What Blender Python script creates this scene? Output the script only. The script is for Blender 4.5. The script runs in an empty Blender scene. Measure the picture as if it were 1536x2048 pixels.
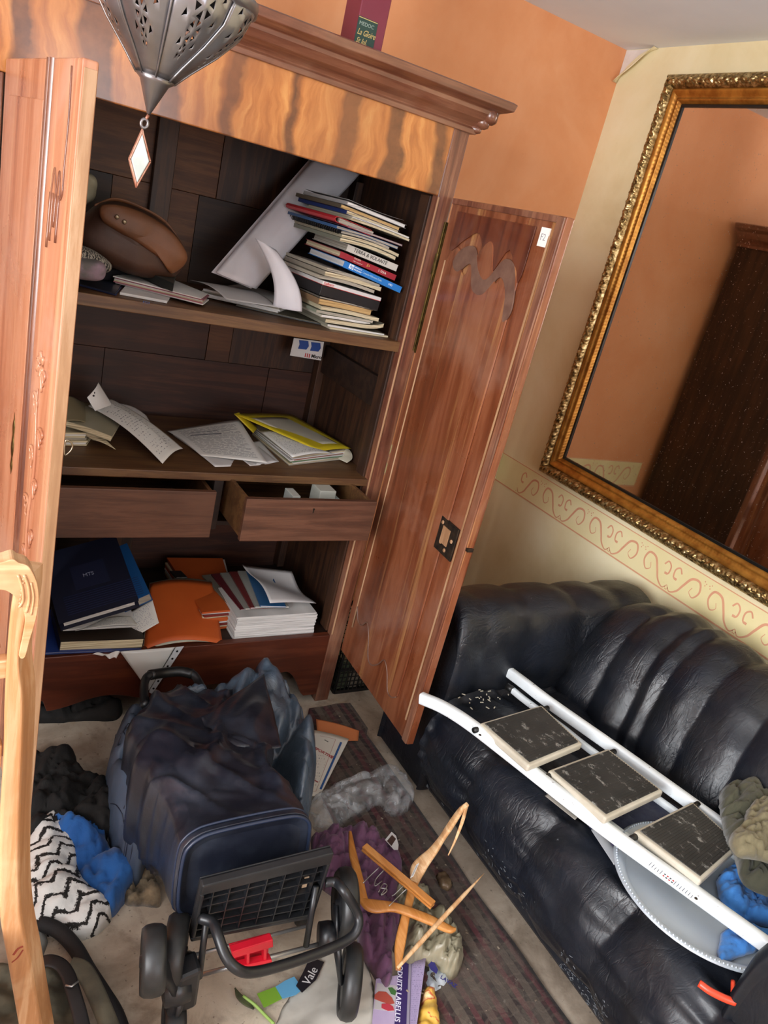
import bpy, bmesh, math, random
import numpy as np
from mathutils import Vector, Matrix, noise
from mathutils.geometry import delaunay_2d_cdt

# ---------------------------------------------------------------- camera
SC = bpy.context.scene
COL = SC.collection
CAMZ = 1.67
FPX = 1526.84
RC = np.array([[0.85056365, -0.47188051, 0.23209966],
               [0.01485033, -0.41963205, -0.90757281],
               [0.52566238, 0.77539520, -0.34991619]])
cam = bpy.data.cameras.new('camera')
co = bpy.data.objects.new('camera', cam); COL.objects.link(co)
cam.sensor_fit = 'VERTICAL'; cam.sensor_height = 36; cam.lens = 36 * FPX / 2048
cam.clip_start = .05
r_, d_, f_ = RC
co.matrix_world = Matrix(((r_[0], -d_[0], -f_[0], 0), (r_[1], -d_[1], -f_[1], 0),
                          (r_[2], -d_[2], -f_[2], CAMZ), (0, 0, 0, 1)))
SC.camera = co

# ---------------------------------------------------------------- world, lights, exposure
SC.view_settings.view_transform = 'Standard'
SC.view_settings.look = 'None'
SC.view_settings.gamma = 1
SC.view_settings.use_curve_mapping = False
SC.view_settings.exposure = 0.0
w = bpy.data.worlds.new('world'); SC.world = w; w.use_nodes = True
wb = w.node_tree.nodes['Background']
wb.inputs[0].default_value = (.78, .88, 1, 1); wb.inputs[1].default_value = 2.5

def area(name, loc, target, sx, sy, power, col):
    l = bpy.data.lights.new(name, 'AREA'); l.shape = 'RECTANGLE'; l.size = sx; l.size_y = sy
    l.energy = power; l.color = col
    o = bpy.data.objects.new(name, l); COL.objects.link(o); o.location = loc
    o.rotation_euler = (Vector(target) - Vector(loc)).to_track_quat('-Z', 'Y').to_euler()
    return o
# daylight through the left window; rear lamp and unseen rear window added as fill
area('window_daylight', (-1.84, -.35, 1.55), (1.5, .7, .9), 1.5, 1.5, 185, (.96, .98, 1.0))
area('rear_fill_light', (.9, -2.34, 1.6), (1.5, 1.0, .8), 1.5, 1.4, 32, (.90, .95, 1.0))

# ---------------------------------------------------------------- helpers
def V(*a): return Vector(a)

def P(px, py, X=None, Y=None, Z=None):
    """world point where the photograph's pixel meets a real plane"""
    v = np.array([px - 768, py - 1024, FPX]) @ RC
    if X is not None: t = X / v[0]
    elif Y is not None: t = Y / v[1]
    else: t = (Z - CAMZ) / v[2]
    return Vector((v[0] * t, v[1] * t, v[2] * t + CAMZ))

def lin(h):
    h = h.lstrip('#'); r = []
    for i in (0, 2, 4):
        c = int(h[i:i + 2], 16) / 255
        r.append(c / 12.92 if c <= .04045 else ((c + .055) / 1.055) ** 2.4)
    return (*r, 1)

class NT:
    def __init__(s, name, rough=.6, metal=0, spec=.5, coat=0, trans=0, alpha=1, sheen=0):
        s.m = bpy.data.materials.new(name); s.m.use_nodes = True
        s.t = s.m.node_tree; s.b = s.t.nodes['Principled BSDF']
        s.b.inputs['Roughness'].default_value = rough
        s.b.inputs['Metallic'].default_value = metal
        s.b.inputs['Specular IOR Level'].default_value = spec
        s.b.inputs['Coat Weight'].default_value = coat
        s.b.inputs['Coat Roughness'].default_value = .15
        s.b.inputs['Transmission Weight'].default_value = trans
        s.b.inputs['Alpha'].default_value = alpha
        s.b.inputs['Sheen Weight'].default_value = sheen
        s._tc = None
    def n(s, t, **k):
        o = s.t.nodes.new(t)
        for a, b in k.items(): setattr(o, a, b)
        return o
    def l(s, a, b): s.t.links.new(a, b)
    def set(s, node, key, val):
        if hasattr(val, 'node'): s.l(val, node.inputs[key])
        else: node.inputs[key].default_value = val
    def co(s, kind='Object', scale=(1, 1, 1), rot=(0, 0, 0), loc=(0, 0, 0)):
        if s._tc is None: s._tc = s.n('ShaderNodeTexCoord')
        m = s.n('ShaderNodeMapping'); s.l(s._tc.outputs[kind], m.inputs[0])
        m.inputs['Scale'].default_value = scale; m.inputs['Rotation'].default_value = rot
        m.inputs['Location'].default_value = loc
        return m.outputs[0]
    def noise(s, vec, scale=5, detail=4, rough=.55, dist=0):
        o = s.n('ShaderNodeTexNoise'); s.l(vec, o.inputs['Vector'])
        o.inputs['Scale'].default_value = scale; o.inputs['Detail'].default_value = detail
        o.inputs['Roughness'].default_value = rough; o.inputs['Distortion'].default_value = dist
        return o.outputs['Fac']
    def vor(s, vec, scale=5, feature='F1', out='Distance'):
        o = s.n('ShaderNodeTexVoronoi', feature=feature); s.l(vec, o.inputs['Vector'])
        o.inputs['Scale'].default_value = scale
        return o.outputs[out]
    def wave(s, vec, scale=5, dist=0, detail=2, dscale=1, typ='BANDS', dir='X', prof='SIN'):
        o = s.n('ShaderNodeTexWave', wave_type=typ, wave_profile=prof)
        if typ == 'BANDS': o.bands_direction = dir
        s.l(vec, o.inputs['Vector'])
        o.inputs['Scale'].default_value = scale; o.inputs['Distortion'].default_value = dist
        o.inputs['Detail'].default_value = detail; o.inputs['Detail Scale'].default_value = dscale
        return o.outputs['Fac']
    def ramp(s, fac, stops, mode='LINEAR'):
        o = s.n('ShaderNodeValToRGB'); s.l(fac, o.inputs[0]); e = o.color_ramp; e.interpolation = mode
        while len(e.elements) < len(stops): e.elements.new(.5)
        for el, (p, c) in zip(e.elements, stops):
            el.position = p
            el.color = lin(c) if isinstance(c, str) else ((c, c, c, 1) if isinstance(c, (int, float)) else c)
        return o.outputs[0]
    def math(s, op, a, b=0, c=None, clamp=False):
        o = s.n('ShaderNodeMath', operation=op, use_clamp=clamp)
        s.set(o, 0, a); s.set(o, 1, b)
        if c is not None: s.set(o, 2, c)
        return o.outputs[0]
    def mix(s, fac, a, b, blend='MIX'):
        o = s.n('ShaderNodeMix', data_type='RGBA', blend_type=blend)
        s.set(o, 0, fac)
        for i, v in ((6, a), (7, b)):
            if isinstance(v, str): v = lin(v)
            s.set(o, i, v)
        return o.outputs[2]
    def sep(s, vec):
        o = s.n('ShaderNodeSeparateXYZ'); s.l(vec, o.inputs[0]); return o.outputs
    def comb(s, x, y, z=0):
        o = s.n('ShaderNodeCombineXYZ'); s.set(o, 0, x); s.set(o, 1, y); s.set(o, 2, z); return o.outputs[0]
    def col(s, c):
        if isinstance(c, str): c = lin(c)
        s.set(s.b, 'Base Color', c)
    def bump(s, h, strength=.3, dist=.002):
        o = s.n('ShaderNodeBump'); s.l(h, o.inputs['Height'])
        o.inputs['Strength'].default_value = strength; o.inputs['Distance'].default_value = dist
        prev = s.b.inputs['Normal'].links
        if prev: s.l(prev[0].from_socket, o.inputs['Normal'])
        s.l(o.outputs[0], s.b.inputs['Normal'])

def plain(name, c, rough=.6, metal=0, c2=None, sc=8, bump=0, bsc=60, coat=0, spec=.5, sheen=0, detail=4):
    t = NT(name, rough, metal, spec, coat, sheen=sheen)
    if c2:
        t.col(t.ramp(t.noise(t.co(), sc, detail), [(.35, c), (.65, c2)]))
    else: t.col(c)
    if bump: t.bump(t.noise(t.co(), bsc, 4), bump, .002)
    return t.m

def wood(name, cs, ax='Z', sc=1.0, rough=.35, coat=.25, spots=None, bump=.15, blot=.5, pale=None, stretch=14):
    t = NT(name, rough, coat=coat)
    k = [stretch, stretch, stretch]; k['XYZ'.index(ax)] = 1
    v = t.co(scale=tuple(x * sc for x in k))
    g = t.noise(v, 1.5, 8, .6, 1.2)
    fine = t.noise(t.co(scale=tuple(x * sc * 4 for x in k)), 3, 5, .7)
    f = t.math('ADD', t.math('MULTIPLY', g, .75), t.math('MULTIPLY', fine, .25))
    c = t.ramp(f, [(.3, cs[0]), (.48, cs[1]), (.56, cs[2]), (.72, cs[1])])
    if blot:
        b = t.noise(t.co(), 4, 3)
        c = t.mix(t.math('MULTIPLY', t.ramp(b, [(.4, 0.), (.7, 1.)]), blot), c, cs[0])
    if pale:
        b = t.noise(t.co(loc=(3, 1, 2)), 3.5, 4, .6, .6)
        c = t.mix(t.math('MULTIPLY', t.ramp(b, [(.48, 0.), (.7, 1.)]), pale[1]), c, pale[0])
    if spots:
        b = t.noise(t.co(scale=(1, 1, .4)), 7, 4, .6, .5)
        c = t.mix(t.math('MULTIPLY', t.ramp(b, [(.58, 0.), (.66, 1.)]), .85), c, spots)
    t.col(c)
    t.bump(fine, bump, .001)
    return t.m

def raw(name, verts, faces, mats, parent=None, origin=None, smooth=False, uvs=None, mi=None):
    me = bpy.data.meshes.new(name)
    if origin is None: origin = Vector((0, 0, 0))
    me.from_pydata([tuple(Vector(v) - origin) for v in verts], [], [tuple(f) for f in faces])
    if not isinstance(mats, (list, tuple)): mats = [mats]
    for m in mats: me.materials.append(m)
    if mi is not None: me.polygons.foreach_set('material_index', mi)
    if smooth: me.polygons.foreach_set('use_smooth', [True] * len(me.polygons))
    if uvs is not None:
        ul = me.uv_layers.new(name='UVMap')
        idx = np.empty(len(me.loops), dtype=np.int32); me.loops.foreach_get('vertex_index', idx)
        ul.data.foreach_set('uv', np.asarray(uvs, dtype=np.float32)[idx].ravel())
    me.update()
    o = bpy.data.objects.new(name, me); COL.objects.link(o)
    if parent is not None: o.parent = parent
    else: o.location = origin
    return o

class MB:
    """collects shapes given in world coordinates; build() links them as ONE mesh object"""
    def __init__(s): s.v = []; s.f = []; s.uv = []; s.has_uv = False; s.mi = []
    def add(s, v, f, uv=None, mi=0):
        b = len(s.v); s.v += [Vector(x) for x in v]; s.f += [tuple(i + b for i in q) for q in f]
        s.uv += list(uv) if uv is not None else [(0, 0)] * len(v)
        if uv is not None: s.has_uv = True
        s.mi += [mi] * len(f); return s
    def hexa(s, p, mi=0):   # 8 points: bottom ring 0-3, top ring 4-7
        return s.add(p, [(3, 2, 1, 0), (4, 5, 6, 7), (0, 1, 5, 4), (1, 2, 6, 5), (2, 3, 7, 6), (3, 0, 4, 7)], mi=mi)
    def box(s, a, b, mi=0):
        x0, y0, z0 = a; x1, y1, z1 = b
        return s.hexa([(x0, y0, z0), (x1, y0, z0), (x1, y1, z0), (x0, y1, z0), (x0, y0, z1), (x1, y0, z1), (x1, y1, z1), (x0, y1, z1)], mi)
    def fbox(s, o, ex, ey, ez, mi=0):   # frame box: corner + three edge vectors
        o, ex, ey, ez = map(Vector, (o, ex, ey, ez))
        return s.hexa([o, o + ex, o + ex + ey, o + ey, o + ez, o + ex + ez, o + ex + ey + ez, o + ey + ez], mi)
    def prism(s, poly, ext, mi=0):     # closed polygon (list of points) extruded by vector
        n = len(poly); p = [Vector(q) for q in poly]; e = Vector(ext)
        nrm = Vector((0, 0, 0))
        for i in range(n): nrm += (p[i] - p[0]).cross(p[(i + 1) % n] - p[0])
        if nrm.dot(e) > 0: p = p[::-1]
        v = p + [q + e for q in p]
        f = [tuple(range(n)), tuple(range(2 * n - 1, n - 1, -1))] + [(i, i + n, (i + 1) % n + n, (i + 1) % n) for i in range(n)]
        return s.add(v, f, mi=mi)
    def tube(s, pts, r, n=10, closed=False, cap=True, mi=0, flat=1.0, up=None):
        pts = [Vector(p) for p in pts]; m = len(pts)
        rr = r if isinstance(r, (list, tuple)) else [r] * m
        vs = []; prev = None
        for i, p in enumerate(pts):
            a = pts[(i - 1) % m] if (closed or i > 0) else p
            b = pts[(i + 1) % m] if (closed or i < m - 1) else p
            t = (b - a).normalized()
            if up is not None: u = (Vector(up) - t * t.dot(Vector(up))).normalized()
            elif prev is None:
                u = t.orthogonal().normalized()
            else: u = (prev - t * t.dot(prev)).normalized()
            prev = u; w_ = t.cross(u)
            for k in range(n):
                an = 2 * math.pi * k / n
                vs.append(p + u * (math.cos(an) * rr[i] * flat) + w_ * (math.sin(an) * rr[i]))
        f = []
        for i in range(m if closed else m - 1):
            for k in range(n):
                j = (i + 1) % m
                f.append((i * n + k, i * n + (k + 1) % n, j * n + (k + 1) % n, j * n + k))
        if cap and not closed:
            f.append(tuple(range(n - 1, -1, -1))); f.append(tuple((m - 1) * n + k for k in range(n)))
        return s.add(vs, f, mi=mi)
    def lathe(s, prof, o, ax=(0, 0, 1), n=24, mi=0):  # prof [(r, h)]
        ax = Vector(ax).normalized(); u = ax.orthogonal().normalized(); w_ = ax.cross(u); o = Vector(o)
        vs = []
        for (r, h) in prof:
            for k in range(n):
                a = 2 * math.pi * k / n
                vs.append(o + ax * h + u * (r * math.cos(a)) + w_ * (r * math.sin(a)))
        f = []
        for i in range(len(prof) - 1):
            for k in range(n):
                f.append((i * n + k, i * n + (k + 1) % n, (i + 1) * n + (k + 1) % n, (i + 1) * n + k))
        if prof[0][0] > 1e-5: f.append(tuple(range(n - 1, -1, -1)))
        if prof[-1][0] > 1e-5: f.append(tuple((len(prof) - 1) * n + k for k in range(n)))
        return s.add(vs, f, mi=mi)
    def grid(s, G, cu=False, cv=False, uv=None, mi=0):   # G[i][j] points
        nu = len(G); nv = len(G[0])
        f = []
        for i in range(nu if cu else nu - 1):
            for j in range(nv if cv else nv - 1):
                a, b = i, (i + 1) % nu; c, d = j, (j + 1) % nv
                f.append((a * nv + c, b * nv + c, b * nv + d, a * nv + d))
        return s.add([p for r in G for p in r], f, uv, mi)
    def build(s, name, mats, parent=None, smooth=False, origin=None, bevel=0, label=None, seg=2, weld=False, solid=0, subsurf=0):
        if parent is not None:
            origin = Vector(parent.get('_o', (0, 0, 0)))
        elif origin is None:
            xs = [v.x for v in s.v]; ys = [v.y for v in s.v]; zs = [v.z for v in s.v]
            origin = Vector(((min(xs) + max(xs)) / 2, (min(ys) + max(ys)) / 2, min(zs)))
        o = raw(name, s.v, s.f, mats, parent, origin, smooth, s.uv if s.has_uv else None, s.mi)
        o['_o'] = tuple(origin)
        if weld:
            md = o.modifiers.new('weld', 'WELD'); md.merge_threshold = .0002
        if solid:
            md = o.modifiers.new('solid', 'SOLIDIFY'); md.thickness = solid; md.offset = -1
        if bevel:
            md = o.modifiers.new('bevel', 'BEVEL'); md.width = bevel; md.segments = seg; md.limit_method = 'ANGLE'
            if smooth: md.harden_normals = False
        if subsurf:
            md = o.modifiers.new('sub', 'SUBSURF'); md.levels = md.render_levels = subsurf
        if label: o['label'] = label
        return o

def tag(o, label=None, cat=None, group=None, kind=None):
    if label: o['label'] = label
    if cat: o['category'] = cat
    if group: o['group'] = group
    if kind: o['kind'] = kind
    return o

def thing(name, loc, label, cat, group=None):
    o = bpy.data.objects.new(name, None); COL.objects.link(o); o.location = loc
    o.empty_display_size = .05; o['_o'] = tuple(loc)
    return tag(o, label, cat, group)

def catmull(pts, n, closed=False):
    """n samples per span of a Catmull-Rom through pts (Vectors or numpy rows)"""
    A = np.array([tuple(p) for p in pts], float); m = len(A); out = []
    rng = m if closed else m - 1
    for i in range(rng):
        p0 = A[(i - 1) % m] if closed or i > 0 else 2 * A[0] - A[1]
        p1 = A[i]; p2 = A[(i + 1) % m]
        p3 = A[(i + 2) % m] if closed or i + 2 < m else 2 * A[-1] - A[-2]
        for k in range(n):
            t = k / n
            out.append(.5 * (2 * p1 + (p2 - p0) * t + (2 * p0 - 5 * p1 + 4 * p2 - p3) * t * t + (3 * p1 - p0 - 3 * p2 + p3) * t ** 3))
    if not closed: out.append(A[-1])
    return np.array(out)

def curve(pts, n=6, closed=False): return [Vector(p) for p in catmull(pts, n, closed)]

def loft(rows, nu, nv, closed_v=True, closed_u=False):
    """rows of control points -> dense grid (numpy [u][v][3])"""
    R = [catmull(r, nv, closed_v) for r in rows]
    R = np.array(R); out = []
    for j in range(R.shape[1]): out.append(catmull(R[:, j], nu, closed_u))
    return np.array(out).transpose(1, 0, 2)

def fbm(x, y, z=0, o=4):
    return noise.fractal(Vector((x, y, z)), 1.0, 2.0, o)

def gnormals(G, closed_v):
    du = np.gradient(G, axis=0)
    if closed_v: dv = (np.roll(G, -1, 1) - np.roll(G, 1, 1)) / 2
    else: dv = np.gradient(G, axis=1)
    n = np.cross(du, dv); l = np.linalg.norm(n, axis=2, keepdims=True); l[l == 0] = 1
    return n / l

def ridged(x, y, z):
    return 1 - abs(noise.noise(Vector((x, y, z)))) * 2.2

def blob(outline, z0, H, mat, name='cloth', parent=None, res=.008, fold=.5, fs=9, edge=.05, ang=0, aniso=2.2,
         seed=0, frame=None, jag=.004, label=None, base=0.0, thin=False, colr=None):
    """a crumpled soft body lying on a plane: world xy outline, bottom z0, height H with folds"""
    rnd = random.Random(seed)
    oc = catmull([(p[0], p[1], 0) for p in outline], 6, True)[:, :2]
    pts = []
    L = len(oc)
    for i in range(L):
        a = oc[i]; b = oc[(i + 1) % L]; k = max(1, int(np.linalg.norm(b - a) / res))
        for j in range(k): pts.append(a + (b - a) * j / k)
    pts = np.array(pts)
    c = pts.mean(0)
    for i in range(len(pts)):
        q = pts[i]; dd = q - c; dd = dd / (np.linalg.norm(dd) + 1e-9)
        pts[i] = q + dd * jag * fbm(q[0] * 40, q[1] * 40, seed)
    n = len(pts)
    # inside test and distance
    mn = pts.min(0); mx = pts.max(0)
    gx, gy = np.meshgrid(np.arange(mn[0], mx[0], res), np.arange(mn[1], mx[1], res))
    gp = np.stack([gx.ravel(), gy.ravel()], 1) + (np.random.RandomState(seed).rand(gx.size, 2) - .5) * res * .3
    A = pts; B = np.roll(pts, -1, 0)
    ins = np.zeros(len(gp), bool)
    for a, b in zip(A, B):
        cnd = (a[1] > gp[:, 1]) != (b[1] > gp[:, 1])
        if a[1] != b[1]:
            xi = (b[0] - a[0]) * (gp[:, 1] - a[1]) / (b[1] - a[1]) + a[0]
            ins ^= cnd & (gp[:, 0] < xi)
    gp = gp[ins]
    d = np.full(len(gp), 9.)
    for a, b in zip(A, B):
        e = b - a; t = np.clip(((gp - a) @ e) / (e @ e + 1e-12), 0, 1)
        d = np.minimum(d, np.linalg.norm(gp - a - t[:, None] * e, axis=1))
    k = d > res * .45; gp = gp[k]; d = d[k]
    allp = np.vstack([pts, gp]); dist = np.concatenate([np.zeros(n), d])
    r = delaunay_2d_cdt([Vector(p) for p in allp], [], [list(range(n))], 1, 1e-6)
    vv, ff, orig = r[0], r[2], r[3]
    ca, sa = math.cos(ang), math.sin(ang)
    top = []; onb = []
    for p, og in zip(vv, orig):
        dd = dist[og[0]] if og else 0
        e = min(1, dd / edge); prof = math.sqrt(max(0, 1 - (1 - e) ** 2))
        u = (p[0] * ca + p[1] * sa) * fs; w_ = (-p[0] * sa + p[1] * ca) * fs * aniso
        wx = noise.noise(Vector((u * .6, w_ * .35, seed + 5))) * 1.6
        f1 = abs(noise.noise(Vector((u * .55 + wx, w_ * .5 + wx * .7, seed * 1.7)))) * 2.6
        f2 = abs(noise.noise(Vector((u * 1.3 + wx * 1.5, w_ * 1.1, seed * 2.3 + 9)))) * 2.4
        f3 = abs(noise.noise(Vector((u * 2.9 + wx * 2, w_ * 2.1 + wx, seed * 3.1 + 4)))) * 2.2
        lo = noise.noise(Vector((p[0] * 5, p[1] * 5, seed)))
        h = H * (prof ** .8) * (1 - fold * (.50 * (1 - min(1, f1)) ** 2 + .38 * (1 - min(1, f2)) ** 2 + .22 * (1 - min(1, f3)) ** 2) * 1.25 + .3 * lo)
        top.append((p[0], p[1], z0 + base + max(0.0015, h) * (1 if dd > 0 else 0)))
        onb.append(dd == 0)
    vs = list(top); fs_ = [tuple(f) for f in ff]
    if not thin:
        idx = {}
        for i, (p, b) in enumerate(zip(top, onb)):
            if b: idx[i] = i
            else: idx[i] = len(vs); vs.append((p[0], p[1], z0))
        fs_ += [tuple(idx[i] for i in reversed(f)) for f in ff]
    if frame is not None:
        o, ex, ey, ez = [Vector(q) for q in frame]
        vs = [o + ex * q[0] + ey * q[1] + ez * q[2] for q in vs]
    m = MB(); m.add(vs, fs_)
    return m.build(name, mat, parent, smooth=True, label=label)

def text(s, size, o, ex, ey, mat, parent, name='lettering', depth=.0004, space=1.0, shear=0, xs=1.0, bold=0):
    """lettering laid on a surface: origin, unit right vector, unit up vector"""
    cu = bpy.data.curves.new(name, 'FONT'); cu.body = s; cu.size = size; cu.extrude = depth; cu.space_character = space; cu.shear = shear
    cu.offset = bold; cu.resolution_u = 3
    tmp = bpy.data.objects.new('tmp', cu); COL.objects.link(tmp)
    dg = bpy.context.evaluated_depsgraph_get(); me = bpy.data.meshes.new_from_object(tmp.evaluated_get(dg))
    bpy.data.objects.remove(tmp)
    ex = Vector(ex).normalized(); ey = Vector(ey).normalized(); ez = ex.cross(ey); o = Vector(o)
    vs = [o + ex * v.co.x * xs + ey * v.co.y + ez * v.co.z for v in me.vertices]
    m = MB(); m.add(vs, [tuple(p.vertices) for p in me.polygons])
    return m.build(name, mat, parent)
# ---------------------------------------------------------------- setting
CEIL = 2.485; WX = 2.35; WY = 2.625; LX = -1.7; FY = -2.2

def wall_mat(name, c1, c2, c3, rough=.75):
    t = NT(name, rough)
    v = t.co()
    a = t.ramp(t.noise(v, 1.8, 5, .6, .8), [(.3, c1), (.5, c2), (.72, c3)])
    b = t.noise(t.co(loc=(4, 2, 1)), 9, 6, .65)
    a = t.mix(t.math('MULTIPLY', t.ramp(b, [(.4, 0.), (.7, 1.)]), .35), a, c3)
    sp = t.noise(v, 45, 3, .5)
    a = t.mix(t.math('MULTIPLY', t.ramp(sp, [(.7, 0.), (.78, 1.)]), .3), a, c1)
    t.col(a); t.bump(t.noise(v, 120, 4), .12, .001); t.bump(t.noise(v, 14, 3), .1, .004)
    return t.m
m_orange = wall_mat('orange_sponged_paint', '#d68f5e', '#dd9968', '#e4a679')
m_cream = wall_mat('cream_wallpaper', '#dccb9c', '#e7d9ae', '#efe5c2')
m_border = wall_mat('border_paper', '#dccb92', '#e6d8a0', '#ecdfb0')
m_border_pink = plain('border_print_salmon', '#dda380', .8, c2='#d69a78', sc=20)
m_ceiling = plain('ceiling_white', '#e3eaf2', .9, c2='#eaf0f6', sc=3)
m_plaster = plain('bare_plaster', '#e9e2dc', .9, c2='#d8cfc6', sc=12)

def floor_mat():
    t = NT('dusty_concrete_floor', .8)
    v = t.co()
    c = t.ramp(t.noise(v, 4, 7, .62, .5), [(.28, '#746656'), (.45, '#a09281'), (.6, '#b9ac9a'), (.75, '#c6bbab')])
    d = t.ramp(t.noise(t.co(loc=(3, 7, 0)), 11, 6, .7, .4), [(.52, 0.), (.68, 1.)])
    c = t.mix(t.math('MULTIPLY', d, .55), c, '#6b5d4f')
    y = t.ramp(t.noise(t.co(loc=(9, 1, 0)), 6, 5, .6), [(.6, 0.), (.72, 1.)])
    c = t.mix(t.math('MULTIPLY', y, .4), c, '#9a7a4c')
    s = t.ramp(t.noise(v, 90, 2), [(.68, 0.), (.74, 1.)])
    c = t.mix(t.math('MULTIPLY', s, .6), c, '#463d35')
    t.col(c); t.bump(t.noise(v, 60, 6), .25, .003)
    return t.m
m_floor = floor_mat()

def struct(name, mb, mats, parent=None, **k):
    o = mb.build(name, mats, parent, **k); o['kind'] = 'structure'; return o

struct('floor', MB().box((LX, FY, -.08), (WX, WY, 0)), m_floor)
struct('ceiling', MB().box((LX - .1, FY - .1, CEIL), (WX + .1, WY + .1, CEIL + .08)), m_ceiling)
wall_back = struct('wall_back', MB().box((LX, WY, -.08), (WX + .1, WY + .1, CEIL)), m_orange)
wall_right = struct('wall_right', MB().box((WX, FY, -.08), (WX + .1, WY, CEIL)), m_cream)
def holed(x0, x1, a0, a1, z0, z1, w0, w1, vz0, vz1, ax):
    m = MB()
    def b(a, c, z, zz):
        if ax == 'y': m.box((x0, a, z), (x1, c, zz))
        else: m.box((a, x0, z), (c, x1, zz))
    b(a0, w0, z0, z1); b(w1, a1, z0, z1); b(w0, w1, z0, vz0); b(w0, w1, vz1, z1)
    return m
struct('wall_left', holed(LX - .1, LX, FY, WY, -.08, CEIL, -1.1, .4, .8, 2.3, 'y'), m_orange)
struct('wall_front', holed(FY - .1, FY, LX - .1, WX + .1, -.08, CEIL, .15, 1.65, .9, 2.3, 'x'), m_orange)
m_wframe = plain('window_frame_white', '#e4e4e0', .5)
def window(n, ax, x, a0, a1, z0, z1):
    m = MB(); t = .05
    def b(a, c, z, zz):
        if ax == 'y': m.box((x - .06, a, z), (x - .02, c, zz))
        else: m.box((a, x - .06, z), (c, x - .02, zz))
    b(a0, a0 + t, z0, z1); b(a1 - t, a1, z0, z1); b(a0 + t, a1 - t, z0, z0 + t); b(a0 + t, a1 - t, z1 - t, z1)
    b((a0 + a1) / 2 - t / 2, (a0 + a1) / 2 + t / 2, z0 + t, z1 - t)
    return struct('window_%d' % n, m, m_wframe)
window(1, 'y', LX, -1.1, .4, .8, 2.3)
window(2, 'x', FY, .15, 1.65, .9, 2.3)  # unseen rear window, added to let in fill light

# ---- scroll border printed on a paper strip, on both walls, between z .663 and .803
BZ0, BZ1 = .663, .803
def ribbon(m, pts, wd, o, ex, ez, dn):
    """flat printed stroke: pts 2D with widths"""
    n = len(pts); vs = []
    for i, (x, y) in enumerate(pts):
        a = pts[max(0, i - 1)]; b = pts[min(n - 1, i + 1)]
        tx, ty = b[0] - a[0], b[1] - a[1]; l = math.hypot(tx, ty) or 1
        nx, ny = -ty / l, tx / l; w_ = wd[i] if isinstance(wd, list) else wd
        for s_ in (1, -1):
            vs.append(o + ex * (x + nx * w_ * s_) + ez * (y + ny * w_ * s_) + dn)
    m.add(vs, [(2 * i, 2 * i + 1, 2 * i + 3, 2 * i + 2) for i in range(n - 1)])
def border(wall, o, ex, nrm, length, first):
    o = Vector(o); ex = Vector(ex); ez = Vector((0, 0, 1)); nr = Vector(nrm)
    h = BZ1 - BZ0
    MB().fbox(o + nr * .0002, ex * length, nr * .0012, ez * h).build('border_strip', m_border, wall)
    m = MB(); dn = nr * .0019
    for z in (.004, h - .002):
        ribbon(m, [(0, z), (length, z)], .0028 if z < .01 else .0018, o, ex, ez, dn)
    per = .30
    def scroll(cx, s_, fl):
        # S-curve ending in a hooked volute; s_ = mirror in x, fl = side
        base = [(.000, .030), (.018, .012), (.045, .030), (.062, .062), (.085, .100), (.118, .104), (.130, .070), (.112, .040), (.092, .052), (.098, .072)]
        q = [(x * s_ + cx, y) for x, y in base]
        c = [(p[0], p[1]) for p in catmull([(a, b, 0) for a, b in q], 6)]
        n = len(c); ww = [.0012 + .0032 * math.sin(min(1, i / n * 1.15) * math.pi) ** 1.0 for i in range(n)]
        ribbon(m, c, ww, o, ex, ez, dn)
        b2 = [(.045, .095), (.030, .112), (.012, .098), (.014, .070), (.032, .066)]
        q = [(x * s_ * .9 + cx, y) for x, y in b2]
        c = [(p[0], p[1]) for p in catmull([(a, b, 0) for a, b in q], 5)]
        ribbon(m, c, [.003] * (len(c) - 4) + [.0045] * 4, o, ex, ez, dn)
        for dx, dy in ((.135, .118), (.143, .112), (.139, .104), (.006, .020), (-.003, .014)):
            ribbon(m, [(cx + dx * s_ - .002, dy), (cx + dx * s_ + .002, dy)], .0022, o, ex, ez, dn)
    x = first
    while x < length - .16:
        scroll(x, 1, 1); scroll(x, -1, 1) if x > .16 else None
        x += per
    m.build('border_scrollwork', m_border_pink, wall)
border(wall_right, (WX, WY - .002, BZ0), (0, -1, 0), (-1, 0, 0), 3.2, .16)
border(wall_back, (1.36, WY, BZ0), (1, 0, 0), (0, -1, 0), WX - 1.362, .2)

# peeling paper corner
A = P(1226, 87, X=WX - .002); 
m = MB(); zc = CEIL - .002
m.add([(WX - .0008, WY - .001, zc), (WX - .0008, WY - .12, zc), (WX - .0008, WY - .075, zc - .02), (WX - .0008, WY - .03, zc - .055), (WX - .0008, WY - .001, zc - .11)], [(0, 1, 2, 3, 4)])
m.build('bare_plaster_patch', m_plaster, wall_right)
G = []
for i in range(9):
    t = i / 8; r0 = Vector((WX - .0015, WY - .003 - .165 * (1 - t) ** 1.6, zc - .115 * t ** 1.3 - .001))
    row = []
    for j in range(6):
        s_ = j / 5; lift = math.sin(s_ * 1.6) * .03
        row.append(r0 + Vector((-lift, -.022 * s_ * math.sin(t * 3.1) - .004 * s_, -.022 * s_ * math.sin(t * 3.1) + .0)))
    G.append(row)
MB().grid(G).build('peeling_wallpaper', m_cream, wall_right, smooth=True, solid=.0005)

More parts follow.
